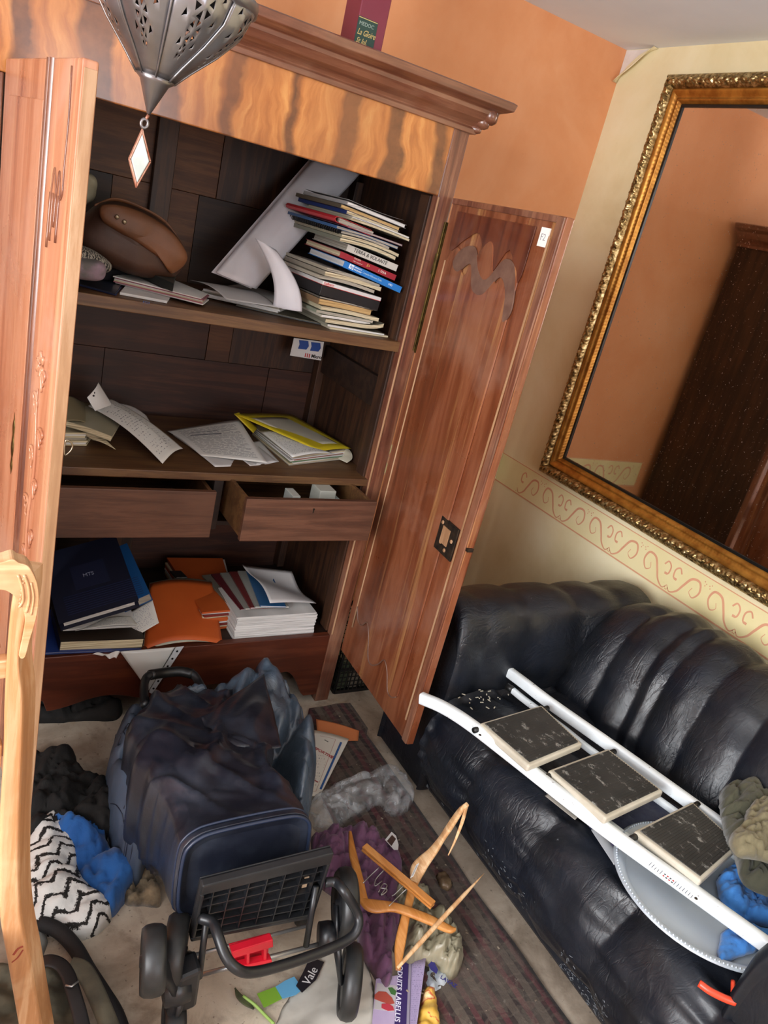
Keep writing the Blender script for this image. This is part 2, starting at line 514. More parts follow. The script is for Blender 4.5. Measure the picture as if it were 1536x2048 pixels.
# ---------------------------------------------------------------- armoire
m_red = wood('mahogany_red', ('#45241a', '#6f4130', '#8a5a42'), 'Z', 1, .34, .35, pale=('#a98a72', .25))
m_redh = wood('mahogany_horizontal', ('#4a281b', '#734633', '#865841'), 'X', 1, .33, .4, pale=('#a08068', .3))
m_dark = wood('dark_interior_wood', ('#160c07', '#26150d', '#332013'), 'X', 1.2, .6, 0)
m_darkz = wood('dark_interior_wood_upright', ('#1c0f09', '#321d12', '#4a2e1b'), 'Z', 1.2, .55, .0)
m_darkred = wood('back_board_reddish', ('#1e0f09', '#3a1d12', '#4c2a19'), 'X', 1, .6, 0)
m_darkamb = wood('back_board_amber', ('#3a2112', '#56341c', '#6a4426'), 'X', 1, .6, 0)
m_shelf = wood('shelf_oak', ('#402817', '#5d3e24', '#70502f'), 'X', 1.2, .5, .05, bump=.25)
m_drawer = wood('drawer_wood', ('#3a2217', '#553525', '#654230'), 'X', 1, .5, .06, bump=.25)
m_apron = wood('apron_red_wood', ('#38170c', '#532413', '#63301b'), 'X', .8, .45, .15, bump=.1)
m_edge = wood('cut_edge_wood', ('#8a6446', '#a67f5c', '#b79372'), 'Z', 1, .5, .1)

def flame():
    t = NT('flame_mahogany_veneer', .3, coat=.4)
    x, y, z = t.sep(t.co())
    lo = t.noise(t.co(scale=(3, 3, 5)), 1.0, 3, .5)
    hi = t.noise(t.co(scale=(30, 30, 34)), 1.0, 4, .6)
    xw = t.math('ADD', x, t.math('ADD', t.math('MULTIPLY', t.math('SUBTRACT', lo, .5), .13), t.math('MULTIPLY', t.math('SUBTRACT', hi, .5), .014)))
    ph = t.math('FRACT', t.math('ADD', t.math('DIVIDE', xw, .150), .36))
    u = t.math('ABSOLUTE', t.math('SUBTRACT', ph, .5))
    arc = t.math('ADD', t.math('MULTIPLY', z, 7), t.math('MULTIPLY', t.math('POWER', u, 1.4), 5))
    fn = t.noise(t.comb(t.math('MULTIPLY', xw, 34), arc, t.math('MULTIPLY', x, 3)), 1.0, 5, .55, .3)
    c = t.ramp(fn, [(.25, '#8e5227'), (.45, '#ad6a33'), (.58, '#bf7c40'), (.78, '#d39a58')])
    big = t.noise(t.co(scale=(1, 1, .45), loc=(1, 0, 0)), 6, 3)
    dk = t.math('ADD', u, t.math('MULTIPLY', t.math('SUBTRACT', big, .5), .55))
    c = t.mix(t.math('MULTIPLY', t.ramp(dk, [(.30, 0.), (.40, 1.)]), .92), c, t.ramp(hi, [(.3, '#4c2a17'), (.7, '#6e4226')]))
    c = t.mix(t.math('MULTIPLY', t.ramp(t.noise(t.co(loc=(2, 0, 5)), 3, 3), [(.45, 0.), (.65, 1.)]), .45), c, '#8f5730')
    t.col(c); return t.m
m_flame = flame()
m_brass = plain('aged_brass', '#6f5e33', .45, .9, c2='#43361f', sc=40)
m_iron = plain('dark_iron', '#2a2724', .5, .7, c2='#4a3c30', sc=60, bump=.4)

AX0, AX1 = .06, 1.32; AF = 2.0; AB = 2.60
arm = thing('armoire', ((AX0 + AX1) / 2, 2.3, 0), 'large dark mahogany wardrobe with flame veneer frieze, both doors open, against orange wall', 'wardrobe')
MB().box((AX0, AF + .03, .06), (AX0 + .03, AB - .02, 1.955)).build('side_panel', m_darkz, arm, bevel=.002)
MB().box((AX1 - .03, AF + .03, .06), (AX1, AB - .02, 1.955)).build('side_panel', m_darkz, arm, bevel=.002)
MB().box((AX0, AF, .0), (AX0 + .09, AF + .03, 1.7615)).build('stile', m_red, arm, bevel=.003)
MB().box((1.266, AF, .0), (AX1, AF + .03, 1.955)).build('stile', m_red, arm, bevel=.003)
MB().box((1.2655, AF - .004, .29), (1.272, AF + .0, 1.76)).build('stile_bead', m_edge, arm, bevel=.002)
# posts behind, framing of side wall interior
MB().box((AX1 - .06, AF + .031, .285), (AX1 - .0305, AF + .085, 1.76)).build('side_post', m_darkz, arm, bevel=.002)
MB().box((AX1 - .06, AB - .09, .285), (AX1 - .0305, AB - .045, 1.76)).build('side_post', m_darkz, arm, bevel=.002)
MB().box((AX1 - .05, AF + .09, 1.10), (AX1 - .0305, AB - .095, 1.20)).build('side_rail', m_dark, arm, bevel=.002)
MB().box((AX0 + .01, AF - .002, 1.762), (1.266, AF + .028, 1.955)).build('frieze', m_flame, arm, bevel=.003)
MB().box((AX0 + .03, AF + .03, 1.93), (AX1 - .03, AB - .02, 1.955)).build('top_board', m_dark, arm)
# back boards: uneven planks
rnd = random.Random(4)
zs = [.24, .60, .84, 1.08, 1.31, 1.60, 1.93]
for i in range(len(zs) - 1):
    cuts = [AX0 + .03] + sorted(rnd.uniform(.35, 1.15) for _ in range(2)) + [AX1 - .03]
    for k in range(3):
        if cuts[k + 1] - cuts[k] < .05: cuts[k + 1] = cuts[k] + .06
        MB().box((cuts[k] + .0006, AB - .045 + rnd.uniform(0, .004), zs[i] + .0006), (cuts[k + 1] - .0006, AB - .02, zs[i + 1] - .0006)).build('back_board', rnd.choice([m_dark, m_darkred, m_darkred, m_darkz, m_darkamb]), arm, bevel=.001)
MB().box((.60, AB - .075, .285), (.68, AB - .045, .84)).build('back_post', m_darkz, arm, bevel=.002)
MB().box((.60, AB - .075, 1.345), (.66, AB - .045, 1.93)).build('back_post', m_darkz, arm, bevel=.002)
MB().box((AX0 + .0305, AF + .012, 1.303), (AX1 - .0305, AB - .08, 1.334)).build('shelf', m_shelf, arm, bevel=.002)
MB().box((AX0 + .0305, AF + .005, .856), (AX1 - .0305, AB - .08, .880)).build('desk_board', m_shelf, arm, bevel=.002)
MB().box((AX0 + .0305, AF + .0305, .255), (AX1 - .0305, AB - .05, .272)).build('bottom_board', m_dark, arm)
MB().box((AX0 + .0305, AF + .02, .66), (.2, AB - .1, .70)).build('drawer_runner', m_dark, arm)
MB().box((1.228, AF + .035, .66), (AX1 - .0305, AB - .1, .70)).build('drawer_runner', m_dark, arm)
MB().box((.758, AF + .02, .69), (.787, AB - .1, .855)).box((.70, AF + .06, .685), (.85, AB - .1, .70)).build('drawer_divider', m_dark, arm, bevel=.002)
# cornice: stepped profile swept along front and both sides
prof = [(0, 1.940), (.012, 1.940), (.014, 1.952), (.008, 1.958), (.016, 1.966), (.034, 1.978), (.046, 1.994), (.048, 2.004), (.062, 2.010), (.074, 2.016), (.078, 2.034), (.070, 2.038), (0, 2.040)]
m = MB(); cor = [(AX0, AB - .02, -1, 0), (AX0, AF, -1, -1), (AX1, AF, 1, -1), (AX1, AB - .02, 1, 0)]
G = [[Vector((x + dx * p[0], y + dy * p[0] * 1.05, p[1])) for p in prof] for x, y, dx, dy in cor]
m.grid(G); m.add([G[k][-1] for k in range(4)] , [(0, 1, 2, 3)])
m.add([G[0][k] for k in range(len(prof))], [tuple(range(len(prof)))]); m.add([G[3][k] for k in range(len(prof))], [tuple(range(len(prof) - 1, -1, -1))])
m.build('cornice', m_redh, arm, bevel=.0015)
m = MB()
for q in range(3):
    z = 1.955 + q * .02; r = .012 + q * .006
    m.lathe([(0, -.02), (r * .7, -.018), (r, -.008), (r, .008), (r * .7, .018), (0, .02)], (AX1 + .008 + q * .012, AF - .006 - q * .014, z), (1, -1, 0), 14)
m.build('cornice_bracket', m_redh, arm, smooth=True)
# apron with scalloped lower edge, feet
def apron():
    xs = np.linspace(AX0 + .06, 1.266, 90); lo = []
    for x in xs:
        t = (x - AX0 - .06) / (1.266 - AX0 - .06)
        e = min(t, 1 - t)
        if e < .05: z = .03
        elif e < .13: z = .03 + .115 * math.sin((e - .05) / .08 * math.pi / 2)
        elif e < .2: z = .145 - .02 * (e - .13) / .07
        else: z = .125 - .035 * math.cos((e - .2) / .3 * math.pi * 2) * .5 - .0175
        lo.append((x, z))
    return [Vector((x, AF + .003, z)) for x, z in lo] + [Vector((1.266, AF + .003, .283)), Vector((AX0 + .06, AF + .003, .283))]
MB().prism(apron(), (0, .025, 0)).build('apron', m_apron, arm, bevel=.002)
for x0, x1 in ((AX0, AX0 + .06), (1.266, AX1)):
    MB().box((x0 + .003, AF + .0305, 0), (x1 - .003, AF + .08, .0595)).build('foot', m_red, arm, bevel=.004)
for x0, x1 in ((AX0, AX0 + .05), (1.27, AX1)):
    MB().box((x0 + .003, AB - .08, 0), (x1 - .003, AB - .021, .0595)).build('foot', m_red, arm, bevel=.004)

def drawer(x0, x1, yf, z0, z1, key):
    d = MB().box((x0, yf, z0), (x1, yf + .018, z1)).build('drawer', m_drawer, arm, bevel=.0015)
    m = MB(); yb = min(yf + .42, AB - .12); h = z1 - .006
    m.box((x0 + .004, yf + .0182, z0 + .004), (x0 + .016, yb, h)); m.box((x1 - .016, yf + .0182, z0 + .004), (x1 - .004, yb, h))
    m.box((x0 + .016, yb - .012, z0 + .004), (x1 - .016, yb, h)); m.box((x0 + .016, yf + .0182, z0 + .004), (x1 - .016, yb - .012, z0 + .012))
    m.build('drawer_box', m_shelf, d, bevel=.001)
    if key:
        kx = (x0 + x1) / 2 + .0; kz = z0 + .105
        k = MB(); k.lathe([(.0035, 0), (.0035, .0008)], (kx, yf - .0002, kz), (0, -1, 0), 12)
        k.fbox((kx - .0016, yf - .001, kz - .012), (.0032, 0, 0), (0, .0006, 0), (0, 0, .011))
        k.build('keyhole', m_iron, d)
    return d
drawer(.20, .742, 1.945, .700, .845, False)
drawer(.796, 1.222, 1.850, .735, .868, True)

# right door: hinge (1.312,1.985) to free edge (1.262,1.43), slight lean
def door_frame(h0, h1, z0, z1, lean=0):
    h0 = Vector((*h0, 0)); h1 = Vector((*h1, 0)); u = (h1 - h0); W = u.length; u.normalize(); n = Vector((-u.y, u.x, 0))
    def F(a, z, t=0):   # a along width, z height, t along n
        k = (z - z0) / (z1 - z0)
        return h0 + u * a + n * (t) + Vector((0, 0, z)) + Vector((lean * (a / W) * (1 - k), lean * (a / W) * (1 - k) * 1.2, 0))
    return F, W
F, W = door_frame((1.306, 1.982), (1.250, 1.425), .235, 1.768, .035)
# n for right door: u=(-.1,-.99) -> n=(.99,-.1): pointing +x (outside); interior face toward -x at t=0
def pbox(m, F, a0, a1, z0, z1, t0, t1, mi=0, nz=1):
    v = []
    for q in range(nz + 1):
        z = z0 + (z1 - z0) * q / nz; v += [F(a0, z, t0), F(a1, z, t0), F(a1, z, t1), F(a0, z, t1)]
    f = [(3, 2, 1, 0), (4 * nz, 4 * nz + 1, 4 * nz + 2, 4 * nz + 3)]
    for q in range(nz):
        for k in range(4): f.append((4 * q + k, 4 * q + (k + 1) % 4, 4 * q + 4 + (k + 1) % 4, 4 * q + 4 + k))
    return m.add(v, f, mi=mi)
def door_mat(name, cs, strip, rough):
    t = NT(name, rough, coat=.35)
    v = t.co(scale=(9, 9, .8)); g = t.noise(v, 1.5, 8, .62, .9)
    c = t.ramp(g, [(.28, cs[0]), (.45, cs[1]), (.58, cs[2]), (.75, cs[1])])
    s_ = t.noise(t.co(scale=(14, 14, .35), loc=(2, 1, 0)), 1.0, 5, .7)
    c = t.mix(t.math('MULTIPLY', t.ramp(s_, [(.56, 0.), (.64, 1.)]), .7), c, strip)
    b = t.noise(t.co(loc=(1, 5, 3)), 3.2, 5, .6, .8)
    c = t.mix(t.math('MULTIPLY', t.ramp(b, [(.5, 0.), (.68, 1.)]), .45), c, cs[3])
    t.col(c)
    fine = t.noise(t.co(scale=(60, 60, 4)), 3, 5, .7)
    t.bump(fine, .12, .001)
    rr = t.ramp(t.noise(t.co(), 6, 4), [(.35, rough - .08), (.7, rough + .22)])
    t.l(rr, t.b.inputs['Roughness'])
    return t.m
m_door_in = door_mat('door_inner_wood', ('#4e2615', '#713b22', '#875034', '#946c58'), '#b08050', .34)
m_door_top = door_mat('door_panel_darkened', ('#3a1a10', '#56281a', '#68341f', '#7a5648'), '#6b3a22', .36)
m_pale = plain('scuffed_varnish_grey', '#755748', .5, c2='#64463a', sc=30)
rd = pbox(MB(), F, .004, W, .235, 1.768, .002, .024, nz=8).build('door', m_door_in, arm, bevel=.002)
pbox(MB(), F, W - .028, W - .001, .237, 1.766, -.004, .0015, nz=8).build('edge_strip', m_red, rd, bevel=.0015)
pbox(MB(), F, W - .045, W - .0385, .30, 1.72, -.002, .0015, nz=8).build('edge_bead', m_edge, rd, bevel=.001)
pbox(MB(), F, .006, W - .03, 1.752, 1.767, -.003, .0015).build('top_strip', m_red, rd, bevel=.001)
# raised panel with scalloped ends (interior face)
def scal(a0, a1, zlo, zhi):
    top = [(0, 0), (.08, .035), (.16, .04), (.24, -.005), (.33, -.02), (.42, .035), (.52, .075), (.60, .07), (.68, .01), (.76, -.015), (.85, .03), (.93, .035), (1, 0)]
    c = catmull([(a0 + (a1 - a0) * x, zhi + y, 0) for x, y in top], 5)
    d = catmull([(a1 - (a1 - a0) * x, zlo - .9 * y + .11 * x, 0) for x, y in top], 5)
    return [(p[0], p[1]) for p in c] + [(p[0], p[1]) for p in d]
pts = scal(.055, W - .115, .335, 1.60)
MB().prism([F(a, z, .0018) for a, z in pts], F(0, 1, -.006) - F(0, 1, 0.0)).build('panel', m_door_in, rd, bevel=.003)
pts2 = [(p[0], p[1]) for p in catmull([(.10, 1.60, 0), (.13, 1.64, 0), (.20, 1.655, 0), (.25, 1.60, 0), (.30, 1.585, 0), (.36, 1.645, 0), (.42, 1.63, 0), (.455, 1.54, 0), (.43, 1.50, 0), (.405, 1.57, 0), (.36, 1.60, 0), (.30, 1.545, 0), (.24, 1.55, 0), (.2, 1.61, 0), (.14, 1.58, 0)], 5, True)]
MB().prism([F(a, z, -.0045) for a, z in pts2], F(0, 1, .004) - F(0, 1, 0)).build('worn_scallop', m_pale, rd, bevel=.001, label='greyish worn scallop near the top')
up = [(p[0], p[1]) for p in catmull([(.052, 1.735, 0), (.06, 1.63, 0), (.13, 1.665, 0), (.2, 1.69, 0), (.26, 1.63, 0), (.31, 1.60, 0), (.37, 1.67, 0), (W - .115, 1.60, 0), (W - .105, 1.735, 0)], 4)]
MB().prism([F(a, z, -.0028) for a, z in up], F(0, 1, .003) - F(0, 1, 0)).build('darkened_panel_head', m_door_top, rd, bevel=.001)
m = MB(); m.tube([F(a, z, -.0045) for a, z in pts[len(pts) // 2 + 1:]], .0022, 6); m.build('scallop_groove_worn', m_pale, rd, smooth=True)
m = MB(); m.tube([F(.055, z, -.0042) for z in np.linspace(.36, 1.6, 8)], .003, 6); m.build('panel_bead', m_edge, rd, smooth=True)
# lock recess and label
k = MB(); pbox(k, F, W - .150, W - .050, .845, .945, -.0052, .0015)
lk = k.build('lock_plate', m_iron, rd, bevel=.002, label='dark worn lock recess')
k = MB()
for a, z in ((.135, .93), (.12, .875), (.09, .862), (.068, .90)): k.lathe([(.006, 0), (.005, .002), (0, .0022)], F(W - a, z, -.0052), F(0, 1, -1) - F(0, 1, 0), 8)
pbox(k, F, W - .125, W - .085, .875, .925, -.0075, -.0053)
k.build('lock_case', m_edge, lk)
k = MB(); pbox(k, F, W - .082, W - .046, 1.694, 1.737, -.0012, .0015)
lb = k.build('paper_label', plain('label_paper', '#eeebe4', .8), rd, label='small white square label')
m_ink = plain('grey_ink', '#8d8d92', .8)
text('F2', .022, F(W - .076, 1.708, -.0016), F(1, 1, 0) - F(0, 1, 0), (0, 0, 1), m_ink, lb)
# hinge line
k = MB(); pbox(k, F, -.004, .002, 1.315, 1.70, .000, .012); k.tube([F(-.006, 1.32, -.002), F(-.006, 1.70, -.002)], .0032, 8)
k.tube([F(-.006, 1.55, -.002), F(-.006, 1.61, -.002)], .0062, 8)
k.build('hinge', m_brass, rd)
k = MB(); pbox(k, F, W - .002, W + .008, .905, .915, .002, .02); k.build('lock_bolt', m_iron, rd)
# exterior of right door (seen in the mirror)
for a0, a1, z0, z1 in ((.05, .062, .32, 1.70), (W - .075, W - .063, .32, 1.70), (.05, W - .063, .32, .332), (.05, W - .063, 1.69, 1.702)):
    pbox(MB(), F, a0, a1, z0, z1, .0242, .032).build('moulding', m_red, rd, bevel=.003)

# left door: hinge (.172,1.985) free edge (.214,1.43); exterior faces -x
FL, WL = door_frame((.150, 1.985), (.2145, 1.432), .235, 1.788)
# u=(.117,-.99) -> n=(.99,.117): interior at +t, exterior at t=0
m_door_out = door_mat('door_outer_wood', ('#8a5138', '#ad7152', '#bd8768', '#c4a192'), '#cfa680', .32)
ld = pbox(MB(), FL, .004, WL - .001, .235, 1.788, .0, .026, nz=4).build('door', m_door_out, arm, bevel=.004, seg=3)
pbox(MB(), FL, WL - .0012, WL + .0005, .24, 1.775, .003, .024).build('door_edge', m_edge, ld, bevel=.001, label='greyish brown free edge of the door')
def strip(m, a, w_, h_, z0, z1):
    k = 8; G = []
    for z in (z0, z1): G.append([FL(a + w_ * (j / k - .5), z, -h_ * math.sin(j / k * math.pi) - .0002) for j in range(k + 1)])
    m.grid(G); return m
for a in (WL - .175, WL - .195): strip(MB(), a, .013, .006, .29, 1.787).build('moulding', m_red, ld, smooth=True)
pbox(MB(), FL, .07, WL - .21, .33, 1.72, -.004, -.0002).build('panel', m_door_out, ld, bevel=.003)
# carved relief on the stile of the left door
m = MB(); n0 = FL(0, 1, -1) - FL(0, 1, 0)
def relief(pts, r):
    c = curve([FL(WL - a, z, -.0015) for a, z in pts], 5)
    rr = [r * (.35 + .65 * math.sin(math.pi * i / (len(c) - 1))) for i in range(len(c))]
    m.tube(c, rr, 6)
ac = .10
stem = [(ac + .01 * math.sin(z * 22), z) for z in np.linspace(.80, 1.22, 9)]
relief(stem, .004)
for i, z in enumerate(np.linspace(.80, 1.24, 9)):
    s_ = 1 if i % 2 else -1; L = .035 if i % 3 else .05
    for q in range(3):
        e = s_ * (L - q * .009)
        relief([(ac + s_ * .004, z), (ac + e * .5, z + .022 - q * .006), (ac + e, z + .018 - q * .015), (ac + e * .8, z + .004 - q * .012)], .0035)
for q in range(6):
    an = q / 6 * 2 * math.pi
    relief([(ac + .004 * math.cos(an), 1.27 + .004 * math.sin(an)), (ac + .02 * math.cos(an + .3), 1.27 + .022 * math.sin(an + .3)), (ac + .012 * math.cos(an + .9), 1.27 + .014 * math.sin(an + .9))], .005)
for q in range(3): relief([(ac + .045 - q * .014, .72 + q * .01), (ac + .01 - q * .01, .79 + q * .008), (ac - .02 - q * .006, .76 + q * .012)], .004)
m.build('carved_flower_relief', m_door_out, ld, smooth=True)
m = MB()
def relief2(pts, r):
    c = curve([FL(WL - a, z, -.0008) for a, z in pts], 5); m.tube(c, r, 5)
relief2([(.055, 1.775), (.048, 1.70), (.052, 1.62), (.050, 1.585), (.062, 1.57), (.072, 1.60), (.080, 1.612), (.088, 1.57), (.100, 1.60), (.112, 1.615), (.122, 1.575), (.126, 1.56)], .0018)
for a in (.068, .088, .108, .124): relief2([(a, 1.575), (a + .002, 1.50 + .02 * math.sin(a * 90))], .003)
m.build('carved_scallop_relief', m_red, ld, smooth=True)
m = MB(); esc = curve([FL(WL - .265, z, -.0025) for z in (.98, 1.01, 1.05, 1.09, 1.12)], 4); m.tube(esc, [.004, .006, .009, .011, .009, .007, .010, .012, .012, .010, .008, .010, .011, .009, .006, .005, .004][:len(esc)], 8, flat=.4, up=(1, 0, 0))
m.build('escutcheon', m_brass, ld, smooth=True)
m = MB(); rr = curve([FL(WL - .0 + .0, z, .028 + .012 * s_) for z, s_ in ((1.128, 0), (1.138, .8), (1.15, .9), (1.158, 0), (1.15, -.2), (1.138, -.2))], 4, True)
m.tube(rr, .0016, 6, closed=True); m.build('key_ring', plain('dull_key_metal', '#9a8f7c', .35, 1), ld, smooth=True)
# ---------------------------------------------------------------- mirror
m_gold = NT('gilt_frame', .32, .85)
_v = m_gold.co(); 
m_gold.col(m_gold.ramp(m_gold.noise(_v, 22, 5, .7), [(.3, '#5a3a12'), (.5, '#a97627'), (.68, '#d9a94e')]))
m_gold.bump(m_gold.noise(_v, 180, 4, .7), .3, .001); m_gold = m_gold.m
m_goldr = plain('gilt_inner_moulding', '#9a6426', .36, .7, c2='#c28a3c', sc=25, bump=.15, bsc=150)
m_goldo = NT('gilt_ornament', .34, .85)
_v = m_goldo.co()
m_goldo.col(m_goldo.ramp(m_goldo.noise(_v, 60, 4, .7), [(.3, '#453520'), (.5, '#94794a'), (.66, '#dcc591')])); m_goldo = m_goldo.m
m_slip = plain('black_slip', '#0e0f0e', .35)
mg = NT('mirror_glass', .03, 1.0)
_v = mg.co(); _d = mg.ramp(mg.noise(_v, 170, 2), [(.66, 0.), (.74, 1.)])
mg.col(mg.mix(mg.math('MULTIPLY', _d, .35), '#e0d9d2', '#a8a09a'))
mg.l(mg.math('ADD', mg.math('MULTIPLY', _d, .35), .025), mg.b.inputs['Roughness']); mg = mg.m

MX = WX - .003; my0, my1, mz0, mz1 = .93, 2.336, .828, 2.384
mir = thing('mirror', (MX, (my0 + my1) / 2, mz0), 'large rectangular mirror in an ornate gilt frame hanging on cream wall', 'mirror')
prof = [(0, .0), (0, .026), (.004, .034), (.010, .040), (.016, .045), (.022, .048), (.028, .049), (.034, .047), (.040, .042), (.044, .035), (.047, .029)]
prof2 = [(.0472, .0), (.0472, .030), (.052, .0335), (.058, .033), (.066, .028), (.072, .022), (.076, .022), (.079, .026), (.083, .027), (.087, .024), (.089, .017), (.094, .014), (.094, 0)]
def side(c0, c1, inn, prof, orn, seg, mats, name):
    c0 = Vector(c0); c1 = Vector(c1); L = (c1 - c0).length; t = (c1 - c0).normalized(); inn = Vector(inn)
    G = []
    n = int(L / seg)
    P_ = catmull([(a, h, 0) for a, h in prof], 2 if orn else 1)
    for i in range(n + 1):
        u = i / n; row = []
        for (a, h, _) in P_:
            s_ = a + (L - 2 * a) * u
            hh = h
            if orn and .003 < a < .045:
                e = math.sin((a - .003) / .042 * math.pi)
                ph = s_ / .034 * math.pi
                leaf = abs(math.sin(ph + (a - .02) * 70)) - .5
                curl = math.sin(s_ * 370 + math.sin(a * 260) * 2) * .5
                hh += e * (.006 * leaf + .0035 * curl + .006 * noise.noise(Vector((s_ * 110, a * 160, 3))))
                if orn and a > .036: hh += e * .003 * math.sin(s_ * 520)
            if not orn and .07 < a < .09: hh += .0012 * math.sin(s_ * 1100)
            row.append(c0 + t * s_ + inn * a + Vector((-hh, 0, 0)))
        G.append(row)
    return MB().grid(G).build(name, mats, mir, smooth=True)
C = [(MX, my1, mz0), (MX, my1, mz1), (MX, my0, mz1), (MX, my0, mz0)]
inn = [(0, -1, 0), (0, 0, -1), (0, 1, 0), (0, 0, 1)]
for k in range(4):
    side(C[k], C[(k + 1) % 4], inn[k], prof, True, .0035, m_goldo, 'ornate_rail')
    side(C[k], C[(k + 1) % 4], inn[k], prof2, False, .0045 if k < 2 or k == 3 else .02, m_goldr, 'inner_moulding')
e = .0945; s2 = .104
for k, (a, b) in enumerate((((my0 + e, mz0 + e), (my1 - e, mz0 + s2)), ((my0 + e, mz1 - s2), (my1 - e, mz1 - e)), ((my0 + e, mz0 + s2), (my0 + s2, mz1 - s2)), ((my1 - s2, mz0 + s2), (my1 - e, mz1 - s2)))):
    MB().box((MX - .014, a[0], a[1]), (MX - .006, b[0], b[1])).build('black_slip', m_slip, mir, bevel=.001)
MB().box((MX - .008, my0 + s2, mz0 + s2), (MX - .004, my1 - s2, mz1 - s2)).build('mirror_glass', mg, mir)

# ---------------------------------------------------------------- sofa
def leather():
    t = NT('black_leather', .36, spec=.45, coat=.05)
    v = t.co()
    c = t.ramp(t.noise(v, 5, 4, .6), [(.3, '#0a0d13'), (.7, '#181d27')])
    d = t.ramp(t.noise(t.co(loc=(5, 1, 2)), 130, 2, .6), [(.715, 0.), (.76, 1.)])
    big = t.ramp(t.noise(t.co(loc=(2, 3, 2)), 4.5, 4, .6), [(.45, 0.), (.65, 1.)])
    c = t.mix(t.math('MULTIPLY', t.math('MULTIPLY', d, big), .8), c, '#8b9097')
    c = t.mix(t.math('MULTIPLY', big, .10), c, '#5b5750')
    t.col(c)
    t.l(t.ramp(t.noise(v, 9, 5, .6), [(.3, .34), (.7, .52)]), t.b.inputs['Roughness'])
    t.bump(t.noise(v, 340, 3, .6), .12, .0006)
    t.bump(t.noise(t.co(scale=(1, 1.6, 1)), 20, 5, .55, 1.5), .38, .0035)
    cr = t.noise(t.co(scale=(.7, 2.2, .7)), 9, 3, .5, 1.2)
    cr = t.ramp(t.math('ABSOLUTE', t.math('SUBTRACT', cr, .5)), [(.0, 0.), (.045, 1.)])
    cr2 = t.noise(t.co(scale=(1, 1.8, 1), loc=(3, 3, 3)), 19, 3, .5, 1.5)
    cr2 = t.ramp(t.math('ABSOLUTE', t.math('SUBTRACT', cr2, .5)), [(.0, 0.), (.05, 1.)])
    mk = t.ramp(t.noise(t.co(loc=(7, 2, 1)), 3.5, 2), [(.42, 0.), (.62, 1.)])
    t.bump(t.math('MULTIPLY', cr, mk), .3, .0035); t.bump(t.math('MULTIPLY', cr2, mk), .22, .0022)
    return t.m
m_leather = leather()
m_seam = plain('leather_seam', '#060607', .6)
m_scuff = plain('scuffed_leather_patch', '#7f858b', .6, c2='#1b1d21', sc=55)

sofa = thing('sofa', (1.85, .92, 0), 'black leather three seat sofa with pleated back along the cream wall', 'sofa')
def puff(G, axis, seams, amp, wamp, closed, fs=22, sw=.03, slant=None, seed=0):
    """leather gathered at seams: pushes the surface out between them, wrinkles close to them"""
    N = gnormals(G, closed)
    out = G.copy()
    for i in range(G.shape[0]):
        for j in range(G.shape[1]):
            p = G[i, j]; q = p[axis] + (slant(p) if slant else 0)
            d = min(abs(q - s_) for s_ in seams)
            h = amp * (1 - math.exp(-(d / sw) ** 1.3 * .7)) - amp
            k = math.exp(-d / .07)
            o = [x for x in range(3) if x != axis]
            w1 = ridged(p[o[0]] * fs + p[axis] * 4, p[o[1]] * fs, p[axis] * 3.5 + seed)
            w2 = ridged(p[o[0]] * fs * .45 + seed, p[o[1]] * fs * .45, p[axis] * 6)
            h += wamp * .9 * k * w1 + wamp * .35 * (w2 - .4)
            out[i, j] = p + N[i, j] * h * sgn
    return out
sgn = 1
SEAT = [(1.43, .085), (1.385, .10), (1.345, .17), (1.335, .25), (1.355, .33), (1.41, .385), (1.50, .402), (1.62, .398), (1.74, .385), (1.86, .375), (1.90, .34), (1.90, .12)]
BACK = [(1.84, .34), (1.845, .40), (1.875, .50), (1.915, .60), (1.975, .68), (2.05, .728), (2.13, .742), (2.21, .73), (2.27, .68), (2.29, .58), (2.29, .12)]
def ext_y(prof, ys, zf=None, xf=None):
    rows = []
    for y in ys: rows.append([(x + (xf(y, z) if xf else 0), y, z + (zf(y, z) if zf else 0)) for x, z in prof])
    return rows
ys = list(np.linspace(.42, 1.47, 12))
G = loft(ext_y(SEAT, ys), 22, 9, False)
sgn = -1
def test_sign(G, outward):
    n = gnormals(G, False)[G.shape[0] // 2, G.shape[1] // 3]
    return 1 if np.dot(n, outward) > 0 else -1
sgn = test_sign(G, (-1, 0, .3))
G2 = puff(G, 1, [.45, .70, .97, 1.23, 1.45], .020, .017, False, seed=1)
MB().grid(G2.tolist() and [[Vector(p) for p in r] for r in G2]).build('seat_cushion', m_leather, sofa, smooth=True)
ys = list(np.linspace(.30, 1.50, 13))
def bz(y, z):
    k = max(0, (y - 1.22) / .28); return -.075 * k * k * (1 if z > .4 else 0)
def bx(y, z):
    k = max(0, (y - 1.2) / .3); return -.0 * k
G = loft(ext_y(BACK, ys, bz, bx), 22, 8, False)
sgn = test_sign(G, (-1, 0, .5))
G2 = puff(G, 1, [.42, .62, .84, 1.0, 1.13, 1.20, 1.335, 1.5], .024, .008, False, fs=12, sw=.026, seed=7, slant=lambda p: -(p[2] - .4) * .16)
MB().grid([[Vector(p) for p in r] for r in G2]).build('back_cushion', m_leather, sofa, smooth=True)
def seamline(prof, y0, dy, name, dz=0, rng=(0, 99), r=.0022):
    c = catmull([(x, 0, z) for x, z in prof], 5)
    pts = [(p[0] - .002, y0 + dy(p), p[2] + dz) for p in c if rng[0] <= p[2] <= rng[1]]
    return pts
